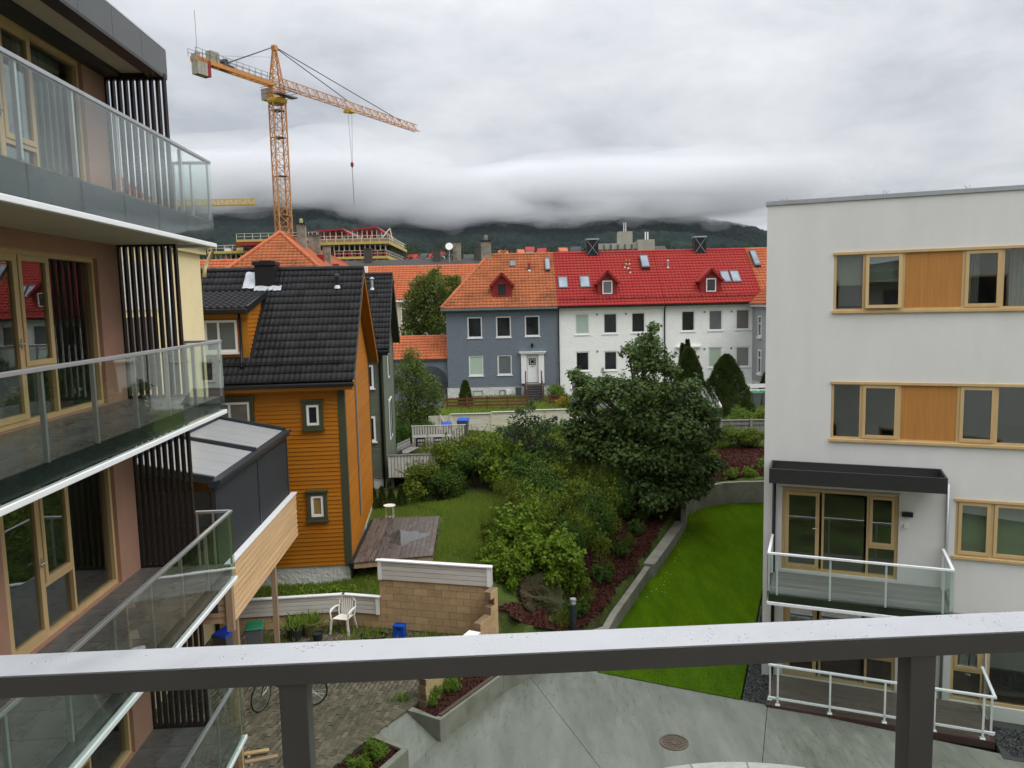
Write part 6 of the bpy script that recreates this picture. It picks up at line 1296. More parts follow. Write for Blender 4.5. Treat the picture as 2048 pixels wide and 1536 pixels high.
MB().bar((-24.9, 1, 21.6), (-22.9, 1, 24.0), .2, .2).bar((-22.9, 1, 24.0), (-22.4, 1, 21.5), .18, .18).build('pump_boom', 'fence_cream', CS)
r2 = random.Random(4)
for k in range(26):
    x_ = r2.uniform(-58, -37.5); z = 20.4 if x_ < -46 else 22.3; s_ = r2.uniform(.3, .9); box('material_stack', r2.choice(('formwork_yellow', 'formwork_red', 'fence_cream', 'steel_dark')), CS, x_, 3.5 + r2.uniform(0, 5), z, x_ + s_, 4.9 + r2.uniform(5, 6), z + r2.uniform(.3, .9))
# worker
pw = AY(480, 503, 151.5); me = bpy.data.meshes.new('body')
jv = [(0, 0, .95), (0, .05, 1.2), (-.05, .3, 1.42), (-.08, .48, 1.5), (-.1, .62, 1.52), (-.14, 0, .9), (-.2, .05, .5), (-.22, -.05, .05), (.14, 0, .9), (.2, .08, .5), (.2, 0, .05), (-.22, .32, 1.38), (-.3, .42, 1.1), (-.28, .55, .85), (.2, .3, 1.38), (.28, .42, 1.1), (.25, .56, .86), (-.22, -.17, .03), (.2, -.12, .03)]
me.from_pydata([(a, -b, c) for a, b, c in jv], [(0, 1), (1, 2), (2, 3), (3, 4), (0, 5), (5, 6), (6, 7), (0, 8), (8, 9), (9, 10), (2, 11), (11, 12), (12, 13), (2, 14), (14, 15), (15, 16)], [])
per = bpy.data.objects.new('person', me); COL.objects.link(per); per.location = (pw[0], 151.5, 20.42); me.materials.append(MATS['hivis']); tag(per, 'worker in yellow high visibility clothing bending on the building site', 'person')
sk = per.modifiers.new('skin', 'SKIN'); rad = [.17, .17, .16, .07, .12, .11, .08, .06, .11, .08, .06, .08, .06, .05, .08, .06, .05, .05, .05]
for v, r_ in zip(me.skin_vertices[0].data, rad): v.radius = (r_, r_)
me.skin_vertices[0].data[0].use_root = True; per.modifiers.new('sub', 'SUBSURF').levels = 1; per.modifiers['sub'].render_levels = 2
# ------------------------------------------------------------------ tower crane
def lattice(mb, p, q, w, h, n, r_, up=(0, 0, 1), tri=False, w2=None, h2=None):
    p = Vector(p); q = Vector(q); d = (q - p).normalized(); u = Vector(up)
    if abs(d.dot(u)) > .95: u = Vector((.473, .878, 0))
    s_ = d.cross(u).normalized(); u = s_.cross(d).normalized(); w2 = w2 or w; h2 = h2 or h
    def ring(t):
        c = p + (q - p) * t; a, b = (w + (w2 - w) * t) / 2, (h + (h2 - h) * t)
        return [c - s_ * a, c + s_ * a, c + u * b] if tri else [c - s_ * a - u * b / 2, c + s_ * a - u * b / 2, c + s_ * a + u * b / 2, c - s_ * a + u * b / 2]
    rs_ = [ring(i / n) for i in range(n + 1)]; k = len(rs_[0])
    for c in range(k): mb.bar(rs_[0][c], rs_[n][c], r_ * 1.9, r_ * 1.9)
    for i in range(n):
        for c in range(k):
            c2 = (c + 1) % k; mb.bar(rs_[i][c], rs_[i][c2], r_, r_)
            a, b = (rs_[i][c], rs_[i + 1][c2]) if i % 2 else (rs_[i][c2], rs_[i + 1][c]); mb.bar(a, b, r_, r_)
            if not tri: mb.bar(rs_[i][c2] if i % 2 else rs_[i][c], rs_[i + 1][c] if i % 2 else rs_[i + 1][c2], r_ * .8, r_ * .8)
CR = thing('tower_crane', 'orange lattice tower crane rising over the building site', 'crane', (-37.3, 130, -1.3), math.atan2(.899, .438))
mb = MB(); lattice(mb, (0, 0, 2), (0, 0, 43.6), 2.1, 2.1, 21, .088); mb.build('mast', 'crane_orange', CR)
g = MB()
for z in (19, 25.5, 32, 38.2, 42.5): g.box(-.9, -.9, z, .9, .9, z + .07)
for i in range(41): g.box(-.22, .35, 2.5 + i, .22, .39, 2.54 + i)
g.box(-.24, .35, 2, -.2, .39, 43).box(.2, .35, 2, .24, .39, 43); g.build('ladder', 'steel_dark', CR)
MB().lathe([(1.4, 43.6), (1.6, 43.9), (1.6, 44.3), (1.2, 44.5)], 16).build('slewing_ring', 'crane_yellow', CR); mb = MB(); lattice(mb, (0, 0, 44.5), (0, 0, 46.3), 2.0, 2.0, 2, .12); mb.build('turntable_frame', 'crane_orange', CR)
o = MB().box(-.4, 1.75, 44.5, 1.3, 2.95, 46.3).build('cab', 'counterweight', CR); box('cab_glass', 'sky_pane', o, 1.301, 1.85, 45.1, 1.33, 2.85, 46.2); box('cab_glass', 'sky_pane', o, -.2, 2.951, 45.2, 1.1, 2.98, 46.1)
g = MB()
for (x0, y0, x1, y1) in ((-2.2, -2.4, 2.2, -2.4), (-2.2, 1.3, -2.2, -2.4), (2.2, 1.2, 2.2, -2.4)):
    for z in (44.8, 45.4, 45.9): g.bar((x0, y0, z), (x1, y1, z), .06, .06)
g.box(-2.2, -2.4, 44.6, 2.2, -1.2, 44.7).build('platform', 'steel_dark', CR)
mb = MB(); lattice(mb, (0, 0, 46.2), (0, 0, 52.0), 1.9, 1.9, 5, .08, w2=.5, h2=.5); mb.box(-.35, -.35, 52.0, .45, .35, 52.8).build('tower_head', 'crane_orange', CR)
mb = MB(); lattice(mb, (1.2, 0, 46.6), (42.2, 0, 46.9), 1.25, 1.35, 32, .062, tri=True); mb.build('jib', 'crane_orange', CR)
cj = MB().box(-16.8, -.62, 46.1, -.6, -.42, 46.75).box(-16.8, .42, 46.1, -.6, .62, 46.75)
for i in range(12): cj.box(-16.5 + i * 1.4, -.42, 46.2, -16.38 + i * 1.4, .42, 46.3)
cjo = cj.build('counter_jib', 'crane_orange', CR)
g = MB()
for s_ in (-.75, .75):
    for z in (47.3, 47.8): g.bar((-17, s_, z), (-1.2, s_, z), .045, .045)
    for i in range(13): g.bar((-17 + i * 1.3, s_, 46.7), (-17 + i * 1.3, s_, 47.8), .045, .045)
g.build('walkway_rail', 'steel_dark', cjo)
for i in range(4): box('counterweight', 'counterweight' if i < 3 else 'red_paint', CR, -16.6 + i * .62, -.62, 44.3, -16.6 + i * .62 + .57, .62, 47.2 if i == 0 else 46.6)
MB().box(-14.0, -.6, 46.76, -12.4, .5, 48.2).build('switch_cabinet', 'counterweight', CR); MB().tube([(-11, -.5, 47.3), (-11, .5, 47.3)], .5, 12).box(-11.6, -.7, 46.75, -9.6, .7, 46.95).build('hoist_winch', 'steel_dark', CR)
MB().tube([(-16.5, -.5, 46.8), (-16.5, -.5, 53.0)], .04, 4).build('antenna', 'steel_dark', CR)
g = MB()
for a, b in (((.3, 0, 52.5), (19.5, 0, 47.95)), ((.3, 0, 52.6), (36, 0, 47.9)), ((-.2, .25, 52.5), (-11.5, .5, 46.8)), ((-.2, -.25, 52.5), (-11.5, -.5, 46.8))): g.bar(a, b, .11, .11)
g.bar((.2, 0, 51.0), (-12, 0, 48), .03, .03).build('pendant_bars', 'steel_dark', CR)
tx = 19.2
MB().box(tx - .9, -.75, 46.15, tx + .9, .75, 46.5).box(tx - 1.3, -.5, 45.9, tx - .7, .5, 46.15).build('trolley', 'crane_yellow', CR)
MB().bar((tx - .6, 0, 46.1), (tx, 0, 37.3), .04, .04).bar((tx + .6, 0, 46.1), (tx + .1, 0, 37.3), .04, .04).build('hoist_rope', 'steel_dark', CR)
MB().lathe([(.05, 0), (.28, .25), (.3, .7), (.1, 1.1)], 8, (tx, 0, 36.2)).build('hook_block', 'red_paint', CR); MB().bar((tx, 0, 36.3), (tx + .1, 0, 29.2), .07, .07).build('chain', 'steel_dark', CR)
C2 = thing('tower_crane', 'distant yellow lattice crane jib behind the balcony glass', 'crane', (0, 0, 0), 0)
pa_, pb_ = AY(120, 404, 262), AY(512, 409, 262); zj = pb_[2]
mb = MB(); lattice(mb, (pa_[0], 262, zj), (pb_[0], 262, zj), 1.4, 1.9, 44, .16, tri=True); mb.build('jib', 'crane_yellow', C2); mb = MB(); lattice(mb, (pa_[0] + 6, 262, 2), (pa_[0] + 6, 262, zj), 2, 2, 18, .16); mb.build('mast', 'crane_yellow', C2)
MB().bar((pa_[0] + 6, 262, zj), (pa_[0] + 6, 262, zj + 9), .6, .6).bar((pa_[0] + 6, 262, zj + 9), (pb_[0] - 18, 262, zj + 2), .12, .12).build('pendant', 'crane_yellow', C2)
# ------------------------------------------------------------------ concrete office tower beyond the red roofs
OF = thing('office_building', 'weathered concrete office block with rooftop masts behind the red roof', 'building', (0, 200, 0), R(-4))
p0, p1 = AY(1192, 500, 200), AY(1306, 500, 200); xa, xb = p0[0], p1[0]; z1 = AY(1250, 484, 200)[2]
box('body', 'office_concrete', OF, xa, 0, 2, xb - 4.3, 14, z1 - .4); box('end_block', 'office_concrete', OF, xb - 4.29, -.5, 2, xb, 14, z1 + .3); box('lift_tower', 'office_concrete', OF, xa + 5.6, 1, z1 - .39, xa + 9.2, 6, z1 + 2.6)
for k in range(4):
    for i in range(8):
        o = MB().box(xa + .3 + i * 1.28, -.12, z1 - 3.6 - k * 3.2, xa + .3 + i * 1.28 + 1.12, -.01, z1 - 1.9 - k * 3.2).build('window', 'dark_pane', OF)
for i in range(7): box('fin', 'step_dark', OF, xa + .05 + i * 1.75, -.3, z1 - 14, xa + .3 + i * 1.75, -.005, z1 - .7)
g = MB()
for x_ in (7.1, 7.6): g.box(xa + x_, 3, z1 + 2.6, xa + x_ + .18, 3.2, z1 + 5)
g.build('mast', 'white_paint', OF); g = MB()
for x_ in (xb - 6.5, xb - 5.8, xb - 2.2, xb - 1.6): g.box(x_, 2, z1 + .3, x_ + .3, 2.3, z1 + 2.4)
g.build('antenna_panel', 'white_paint', OF)
# ------------------------------------------------------------------ wooded mountainside
def vnoise(X, Y, seed):
    rs_ = np.random.RandomState(seed); T = rs_.uniform(0, 1, (256, 256)); xi = np.floor(X).astype(int); yi = np.floor(Y).astype(int); fx = X - xi; fy = Y - yi; fx = fx * fx * (3 - 2 * fx); fy = fy * fy * (3 - 2 * fy)
    g_ = lambda a, b: T[a % 256, b % 256]
    return (g_(xi, yi) * (1 - fx) + g_(xi + 1, yi) * fx) * (1 - fy) + (g_(xi, yi + 1) * (1 - fx) + g_(xi + 1, yi + 1) * fx) * fy
pxs = np.arange(-500, 2560, 2.2); dist = np.concatenate([np.linspace(300, 900, 60), np.linspace(905, 1500, 95), np.linspace(1505, 2300, 115)])
D, PXg = np.meshgrid(dist, pxs, indexing='ij'); tanx = (PXg - CX) / FPX; Xw = tanx * D; Yw = D
base = np.interp(D, [300, 400, 600, 800, 1200, 1800, 2300], [4, 14, 42, 70, 134, 262, 290])
ridge_px = np.interp(PXg, [-500, 300, 430, 520, 580, 650, 720, 800, 880, 940, 1040, 1100, 1200, 1270, 1340, 1400, 1470, 1510, 1540, 1600, 1800, 2560], [404, 404, 408, 406, 404, 398, 414, 428, 438, 432, 428, 432, 432, 436, 444, 450, 456, 463, 474, 490, 510, 520])
hor = 606 - .0227 * (PXg - 1024); amax = (hor - ridge_px) / FPX                      # highest elevation angle of the ridge
ref = (262 - EYE) / 1800; h = EYE + (base - EYE) * np.where(base > EYE, amax / ref, 1)
env = np.clip((D - 350) / 300, 0, 1)
h += env * (20 * (vnoise(Xw / 190, Yw / 190, 1) - .5) + 14 * (vnoise(Xw / 70, Yw / 70, 2) - .5))
crown = np.maximum(vnoise(Xw / 9, Yw / 11, 3), vnoise(Xw / 6.5 + 40, Yw / 9 + 13, 4)); h += env * 9 * crown ** 1.5 + env * 3 * vnoise(Xw / 3.2, Yw / 5, 6)
V = np.stack([Xw, Yw, h], -1).reshape(-1, 3); nr_, nc_ = D.shape; I = np.arange(nr_ * nc_).reshape(nr_, nc_)
Fq = np.stack([I[:-1, :-1], I[1:, :-1], I[1:, 1:], I[:-1, 1:]], -1)[..., ::-1].reshape(-1, 4)
mnt = struct(link('mountain', npmesh('mountain', V, Fq), 'forest')); tag(mnt, 'dark wooded mountainside rising into low cloud')
def hill_z(X_, Y_):
    j = int(np.clip(np.searchsorted(pxs, CX + FPX * X_ / Y_), 0, len(pxs) - 1)); i = int(np.clip(np.searchsorted(dist, Y_), 0, len(dist) - 1)); return float(h[i, j])
# small houses at the foot of the mountain
r2 = random.Random(21); cols_w = ['far_white', 'far_white', 'red_paint', 'beige_plaster', 'grey_plaster', 'far_white']; cols_r = ['orange_tile', 'step_dark', 'asphalt', 'red_tile']
spots = [(822, 516), (846, 512), (864, 515), (879, 511), (905, 514), (924, 513), (938, 515), (1008, 506), (1043, 505), (1060, 503), (1082, 505), (1128, 502), (1150, 501), (455, 497), (1322, 499)]
wnames = {'far_white': 'white', 'red_paint': 'red', 'beige_plaster': 'beige', 'grey_plaster': 'grey'}; rnames = {'orange_tile': 'orange', 'step_dark': 'dark', 'asphalt': 'grey', 'red_tile': 'red'}
for k, (x_, y_) in enumerate(spots):
    Yh = r2.uniform(430, 560); P_ = AY(x_, y_, Yh); zz = P_[2]; cw_, cr_ = r2.choice(cols_w), r2.choice(cols_r); w, d, hh = r2.uniform(4, 6.5), 6, r2.uniform(3.2, 4.4)
    t = thing('hillside_house', f'tiny {wnames[cw_]} house with {rnames[cr_]} roof at the foot of the mountain', 'house', (P_[0], Yh, zz - 3), r2.uniform(-.4, .4), 'houses at the foot of the mountain')
    box('wall', cw_, t, -w / 2, 0, -12, w / 2, d, hh - 1); MB().add([(-w / 2 - .4, -.4, hh - 1), (w / 2 + .4, -.4, hh - 1), (w / 2 + .4, d / 2, hh + 1.6), (-w / 2 - .4, d / 2, hh + 1.6), (w / 2 + .4, d + .4, hh - 1), (-w / 2 - .4, d + .4, hh - 1)], [(0, 1, 2, 3), (3, 2, 4, 5), (1, 4, 2), (0, 3, 5)]).build('roof', cr_, t)
    for i in range(3): box('window', 'dark_pane', t, -w / 2 + 1 + i * (w - 3) / 2, -.06, hh - 3.4, -w / 2 + 2 + i * (w - 3) / 2, -.003, hh - 2.0)
rs_ = np.random.RandomState(5); wc = []
for k in range(150):
    x_ = rs_.uniform(380, 1560); Yq = rs_.uniform(440, 640); P_ = AY(x_, rs_.uniform(503, 530), Yq); r_ = rs_.uniform(3.5, 7); wc.append((*P_, r_, r_, r_ * 1.15))
P, d = clump_points(wc, 42000, rs_, .5); tag(link('far_wood', leaf_mesh('far_wood', P, 1.15, 'oval', 6, .5, d), 'far_leaf'), 'trees massed at the foot of the mountain', None, None, 'stuff')
# low cloud lying on the mountain
mt, t, o = newmat('cloud'); pv = t.nodes.new('ShaderNodeVolumePrincipled'); pv.inputs['Color'].default_value = (.885, .89, .905, 1); pv.inputs['Density'].default_value = .0038; pv.inputs['Anisotropy'].default_value = .0; t.links.new(pv.outputs[0], o.inputs['Volume'])
r2 = random.Random(33); ico = None
def puff_mesh(seed):
    import bmesh
    bm = bmesh.new(); bmesh.ops.create_icosphere(bm, subdivisions=4, radius=1); rs_ = np.random.RandomState(seed); k = rs_.normal(size=(9, 3)) * 2.4; ph = rs_.uniform(0, 6.28, 9)
    for v in bm.verts:
        c = np.array(v.co); s_ = 1 + .11 * float(np.sin(k @ c + ph).sum()) * .55; v.co *= s_
    me = bpy.data.meshes.new('cloud_bank'); bm.to_mesh(me); bm.free(); me.materials.append(MATS['cloud']); return me
pm_ = [puff_mesh(s_) for s_ in range(4)]
lowy = lambda x_: np.interp(x_, [340, 430, 520, 580, 650, 720, 800, 880, 940, 1040, 1100, 1200, 1300, 1400, 1500], [398, 404, 398, 402, 394, 414, 430, 440, 432, 426, 432, 422, 422, 432, 432])
LC = bpy.data.objects.new('low_cloud', None); COL.objects.link(LC); tag(LC, 'soft grey low cloud lying on the wooded mountain', None, None, 'stuff')
def puff(x_, y_, Yc, w, hh, k):
    P_ = AY(x_, y_, Yc); o = link('cloud_bank', pm_[k % 4], None, LC); o.location = P_; o.scale = (w, w * r2.uniform(.6, .9), hh); o.rotation_euler = (0, r2.uniform(-.08, .08), r2.uniform(0, 6.28)); o['kind'] = 'stuff'
for k in range(64):                      # broad thin layers over the ridge
    x_ = 280 + k * 19.5; Yc = r2.uniform(1150, 1420); puff(x_ + r2.uniform(-20, 20), lowy(x_) - r2.uniform(20, 62), Yc, r2.uniform(120, 240), r2.uniform(18, 42), k)
for k in range(70):                      # wisps at the ragged lower edge
    x_ = r2.uniform(400, 1480); Yc = r2.uniform(1000, 1250); puff(x_, lowy(x_) + r2.uniform(-26, 10), Yc, r2.uniform(22, 70), r2.uniform(7, 20), k)
HAZE = 0.00004
# ------------------------------------------------------------------ rock, bollard
import bmesh
bm = bmesh.new(); bmesh.ops.create_icosphere(bm, subdivisions=5, radius=1); rs_ = np.random.RandomState(12); kk = rs_.normal(size=(14, 3)) * np.linspace(1.2, 6, 14)[:, None]; ph = rs_.uniform(0, 6.28, 14); am = .22 / np.linspace(1, 5, 14)
for v in bm.verts:
    c = np.array(v.co); c = np.sign(c) * np.abs(c) ** .72; s_ = 1 + float((am * np.sin(kk @ c + ph)).sum()); f_ = np.round(s_ * 9) / 9 * .5 + s_ * .5; v.co = Vector(c * f_ * .9)
me = bpy.data.meshes.new('rock'); bm.to_mesh(me); bm.free(); me.materials.append(MATS['rock'])
rk = bpy.data.objects.new('rock_outcrop', me); COL.objects.link(rk); rk.location = (.25, 21.45, .62); rk.scale = (.95, .8, .9); rk.rotation_euler = (.1, -.08, .4); tag(rk, 'mossy brown rock outcrop beneath the shrubs beside the block wall', 'rock')
p = AZ(1147, 1258, .42); t = thing('bollard_light', 'dark bollard light standing in the bark mulch', 'lamp', (p[0], p[1], .4))
MB().lathe([(.085, 0), (.085, .72), (.07, .74)], 18).build('post', 'anthracite', t); MB().lathe([(.068, .741), (.068, .83)], 18).build('lens', 'pane_green', t); MB().lathe([(.09, .831), (.09, .87), (.085, .885), (0, .888)], 18).build('cap', 'zinc', t)
# ------------------------------------------------------------------ shrubs and thicket
SH = {
 'mid': [shrub_meshes('shrub', 10 + i, 5200, .085, 'oval', 'shrub_leaf') for i in range(3)],
 'dark': [shrub_meshes('shrub', 20 + i, 5200, .09, 'oval', 'shrub_leaf_dark') for i in range(2)],
 'light': [shrub_meshes('shrub', 30 + i, 3600, .125, 'maple', 'shrub_leaf_light') for i in range(2)],
 'willow': [shrub_meshes('shrub', 40, 5200, .085, 'blade', 'shrub_leaf', up=.3)],
}
words = {'mid': 'olive green bushy shrub', 'dark': 'dark green dense shrub', 'light': 'bright green lobed leaf bramble', 'willow': 'olive narrow leaved shrub'}
thick = [('mid', 2.1, 24.0, .8, 1.25, 2), ('dark', 2.6, 25.6, .85, 1.25, 2), ('mid', 3.0, 26.9, .9, 1.4, 2), ('willow', 3.5, 28.4, 1.0, 1.4, 2), ('mid', 4.0, 30.0, 1.0, 1.35, 2), ('light', 1.55, 22.3, .7, .85, 3), ('mid', -.9, 24.8, .5, .6, 3), ('light', -.3, 21.6, .6, .8, 3), ('mid', .35, 24.4, 1.0, 1.35, 3), ('dark', 1.5, 23.4, .7, 1.0, 3), ('willow', -.2, 26.4, 1.0, 1.2, 1), ('mid', 3.4, 38.2, 1.5, 1.1, 1), ('mid', .3, 38.4, 1.5, 1.1, 1), ('dark', 2.0, 39.2, 1.5, 1.1, 1), ('willow', -1.6, 37.6, 1.3, 1.0, 1), ('mid', -3.7, 31.2, 1.15, 1.1, 0), ('mid', -3.2, 33.6, 1.3, 1.25, 0), ('dark', -3.0, 31.0, 1.0, .95, 0), ('willow', -2.5, 35.2, 1.4, 1.2, 0), ('mid', -2.0, 33.2, 1.35, 1.3, 1), ('dark', -1.6, 31.4, 1.2, 1.1, 1), ('mid', -1.0, 35.3, 1.5, 1.25, 1), ('light', -.35, 31.2, 1.25, 1.35, 1), ('mid', .2, 33.8, 1.4, 1.3, 1), ('dark', .5, 30.6, 1.2, 1.25, 1),
 ('willow', 1.2, 36.2, 1.5, 1.25, 1), ('mid', 1.9, 34.0, 1.5, 1.35, 1), ('dark', 1.4, 31.6, 1.3, 1.35, 1), ('willow', 3.0, 36.0, 1.6, 1.35, 1), ('mid', 2.7, 31.8, 1.4, 1.4, 2), ('mid', 1.5, 28.8, 1.3, 1.35, 2), ('willow', 2.6, 29.4, 1.25, 1.4, 2), ('mid', 3.6, 30.2, 1.2, 1.35, 2), ('dark', 3.6, 28.4, .95, 1.1, 2), ('mid', 2.3, 27.0, 1.15, 1.3, 2), ('dark', .8, 27.2, 1.2, 1.2, 2),
 ('mid', 1.3, 25.4, 1.1, 1.2, 2), ('dark', .2, 25.4, .9, 1.0, 2), ('willow', 2.2, 25.2, .75, 1.0, 2), ('mid', .9, 23.6, .95, 1.2, 3), ('light', .0, 22.3, 1.05, 1.1, 3), ('light', .8, 22.1, .95, 1.0, 3), ('light', .35, 23.2, .9, 1.25, 3), ('dark', -.2, 23.6, .8, .85, 3), ('light', -.75, 22.1, .55, .6, 3), ('light', 1.35, 22.6, .6, .8, 3), ('mid', 4.3, 33.5, 1.3, 1.2, 2), ('willow', 4.6, 36.4, 1.5, 1.2, 2), ('dark', 6.0, 35.2, 1.3, 1.1, 2), ('mid', 7.6, 36.8, 1.3, 1.0, 2), ('mid', 9.0, 37.2, 1.0, .85, 2)]
for i, (kd, x_, y_, s_, sz, wi) in enumerate(thick):
    v = SH[kd]; size_ = 'tall' if sz >= 1.3 else 'low' if sz < 1.0 else 'broad' if s_ >= 1.3 else 'mid-height'
    if y_ > 36.8: pl = 'in front of the cream board fence'
    elif x_ > 4.2 and y_ > 33: pl = 'behind the maple trunk'
    elif y_ < 22.5: pl = 'hanging over the rock outcrop'
    elif y_ < 24.9 and x_ < 1.7: pl = 'just behind the rock outcrop'
    elif x_ < -2.4: pl = 'beside the white picket deck'
    elif abs(x_ - .75) < 1.3 and abs(y_ - 31.8) < 2.2: pl = 'around the young fruit tree'
    elif x_ > .5 + (y_ - 20) * .28: pl = 'leaning over the bark mulch strip'
    elif x_ < .6 and y_ > 30: pl = 'behind the rough grass'
    else: pl = 'between the fruit tree and the rock'
    place_shrub('shrub', size_ + ' ' + words[kd] + ' ' + pl, 'shrub', v[i % len(v)], (x_, y_, ground_z(x_, y_) - .1), s_, sz, (i * 2.4) % 6.28, 'thicket shrubs')
# small trees
def tree(name, label, base, clumps, n, leaf, shape, mt, seed, trunk_r=.1, shell=.45, up=.5, limbs=None, group=None):
    t = thing(name, label, 'tree', base, 0, group); rs_ = np.random.RandomState(seed); C = np.array(clumps, float); C[:, :3] -= np.array(base)
    P, d = clump_points(C, n, rs_, shell); ex = []; exd = []
    for i in range(len(C) * 3):                                   # leafy twigs reaching out of the clumps
        c = C[rs_.randint(len(C))]; v = rs_.normal(size=3); v[2] += .35; v /= np.linalg.norm(v); a0 = c[:3] + v * c[3:] * .8; b0 = a0 + v * c[3] * rs_.uniform(.25, .7); ex.append(a0 + (b0 - a0) * rs_.uniform(0, 1, (14, 1)) + rs_.normal(0, leaf * .35, (14, 3))); exd.append(np.tile(v, (14, 1)))
    P = np.concatenate([P] + ex); d = np.concatenate([d] + exd); me = leaf_mesh('crown', P, leaf, shape, seed + 3, up, d); link('crown', me, mt, t)
    mb = MB(); top = C[:, 2].max(); cx, cy = C[C[:, 2] > top * .7][:, :2].mean(0)
    spine = [Vector((0, 0, -.3)), Vector((cx * .15, cy * .15, top * .25)), Vector((cx * .5, cy * .5, top * .55)), Vector((cx, cy, top * .95))]; mb.tube(spine, [trunk_r, trunk_r * .8, trunk_r * .5, trunk_r * .12], 8)
    link('trunk', mb.mesh('trunk'), 'bark', t, True); mb = MB()
    for c in C[:limbs or len(C)]:
        z0 = min(c[2] * .6, top * .5); a = spine[0].lerp(spine[2], min(1, z0 / (top * .55))); b = Vector(c[:3]); mb.tube([a, a.lerp(b, .5) + Vector((0, 0, .15)), b], [trunk_r * .4, trunk_r * .25, trunk_r * .07], 5)
    link('limb', mb.mesh('limb'), 'bark', t, True); return t
mx, my = 5.15, 30.4; r2 = random.Random(17)
lob = [(1302, 652, 13), (1299, 676, 22), (1293, 706, 30), (1262, 702, 15), (1280, 735, 34), (1318, 728, 24), (1335, 745, 20), (1150, 752, 13), (1166, 768, 22), (1185, 792, 34), (1162, 818, 32), (1215, 762, 26), (1240, 780, 40), (1290, 778, 50), (1340, 782, 38), (1382, 775, 24), (1392, 805, 38), (1360, 825, 48), (1418, 838, 30), (1150, 858, 26), (1180, 862, 44), (1225, 842, 56), (1285, 845, 62), (1345, 868, 60), (1400, 880, 42), (1436, 872, 18), (1172, 905, 34), (1210, 905, 50), (1262, 915, 62), (1325, 922, 64), (1385, 935, 44), (1425, 925, 24), (1270, 962, 50), (1330, 975, 54), (1382, 982, 36), (1228, 950, 42), (1300, 1008, 36), (1405, 965, 22)]
cl = []
for (x_, y_, r_) in lob:
    ctr = abs(x_ - 1290) / 150; depth = (1 - min(1, ctr)) * 1.7
    for s_ in (-1, 1):
        Yq = my + s_ * depth * r2.uniform(.5, 1.0) - .3; P_ = AY(x_ + r2.uniform(-8, 8), y_ + r2.uniform(-8, 8), Yq); rr = r_ / FPX * Yq * r2.uniform(.7, 1.1); cl.append((*P_, rr * 1.1, rr * 1.1, rr * .72))
tree('maple_tree', 'dark green maple tree standing before the white terraces', (mx, my, .7), cl, 40000, .14, 'maple', 'maple_leaf', 61, .13, .3, .62)
cl = []
for (x_, y_, r_) in [(1040, 830, 16), (1050, 850, 20), (1030, 862, 20), (1062, 815, 12), (1068, 845, 16), (1020, 875, 18), (1045, 890, 26), (1075, 880, 18), (1090, 860, 14), (1105, 842, 10), (1060, 915, 30), (1085, 905, 24), (1040, 930, 28), (1100, 890, 16), (1070, 950, 34), (1105, 935, 26), (1000, 860, 9)]:
    Yq = 31.8 + r2.uniform(-.7, .7); P_ = AY(x_, y_, Yq); rr = r_ / FPX * Yq; cl.append((*P_, rr, rr, rr))
tree('apple_sapling', 'upright young fruit tree with grey green leaves in the thicket', (.75, 31.8, 1.6), cl, 4200, .11, 'oval', 'apple_leaf', 71, .05, .3, .4)
cl = []
for (x_, y_, r_) in [(820, 715, 22), (808, 745, 26), (835, 750, 28), (860, 770, 26), (815, 785, 32), (845, 800, 32), (875, 795, 20), (808, 825, 30), (840, 838, 30), (800, 855, 24), (865, 830, 24), (830, 730, 18), (795, 770, 20)]:
    Yq = 45.5 + r2.uniform(-1.2, 1.2); P_ = AY(x_, y_, Yq); rr = r_ / FPX * Yq; cl.append((*P_, rr, rr, rr * .9))
tree('birch_tree', 'loose feathery tree in front of the blue archway', (-6.1, 45.5, 2.0), cl, 8500, .13, 'oval', 'willow_leaf', 81, .08, .15, .35)
cl = []
for (x_, y_, r_) in [(868, 572, 26), (845, 580, 28), (895, 578, 26), (830, 605, 28), (865, 605, 36), (905, 605, 24), (840, 640, 36), (880, 640, 34), (822, 665, 24), (855, 668, 30), (885, 668, 24), (868, 552, 14), (912, 565, 14)]:
    Yq = 72 + r2.uniform(-2, 2); P_ = AY(x_, y_, Yq); rr = r_ / FPX * Yq; cl.append((*P_, rr, rr, rr * 1.05))
tree('lime_tree', 'bushy yellow green tree between the orange roofs', (-7.4, 72, 2.4), cl, 15000, .24, 'oval', 'willow_leaf', 91, .2, .4, .45)
# conifers
def conifer(name, label, base, rad, ht, n, mt, seed, prof, size, group=None):
    rs_ = np.random.RandomState(seed); u = rs_.uniform(0, 1, n) ** .8; a = rs_.uniform(0, 2 * np.pi, n); rr = rad * prof(u) * (1 + .08 * np.sin(a * 5 + u * 22) + .07 * np.sin(a * 9 - u * 31)) * (.72 + .28 * rs_.uniform(0, 1, n) ** .35)
    P = np.stack([rr * np.cos(a), rr * np.sin(a), u * ht], -1); ax = np.stack([np.cos(a), np.sin(a), np.full(n, .9)], -1)
    t = thing(name, label, 'tree', base, 0, group); link('crown', leaf_mesh('crown', P, size, 'needle', seed + 1, axis=ax), mt, t); MB().tube([(0, 0, -.2), (0, 0, ht * .9)], [max(.03, rad * .08), .01], 6).build('trunk', 'bark', t)
    inner_fill = MB().lathe([(rad * .55 * float(prof(np.array([z]))[0]) + .01, z * ht) for z in (.02, .2, .4, .6, .8, .93)], 10).build('inner_foliage', mt, t); return t
cone = lambda u: np.clip(1.06 * (1 - u) ** .62, 0, 1) * (1 - .25 * np.clip(.15 - u, 0, 1)); slim = lambda u: np.clip((1 - u) ** .8 * 1.1, 0, 1); ball = lambda u: np.sqrt(np.clip(1 - (2 * u - 1) ** 2, 0, 1)) * .9 + .1
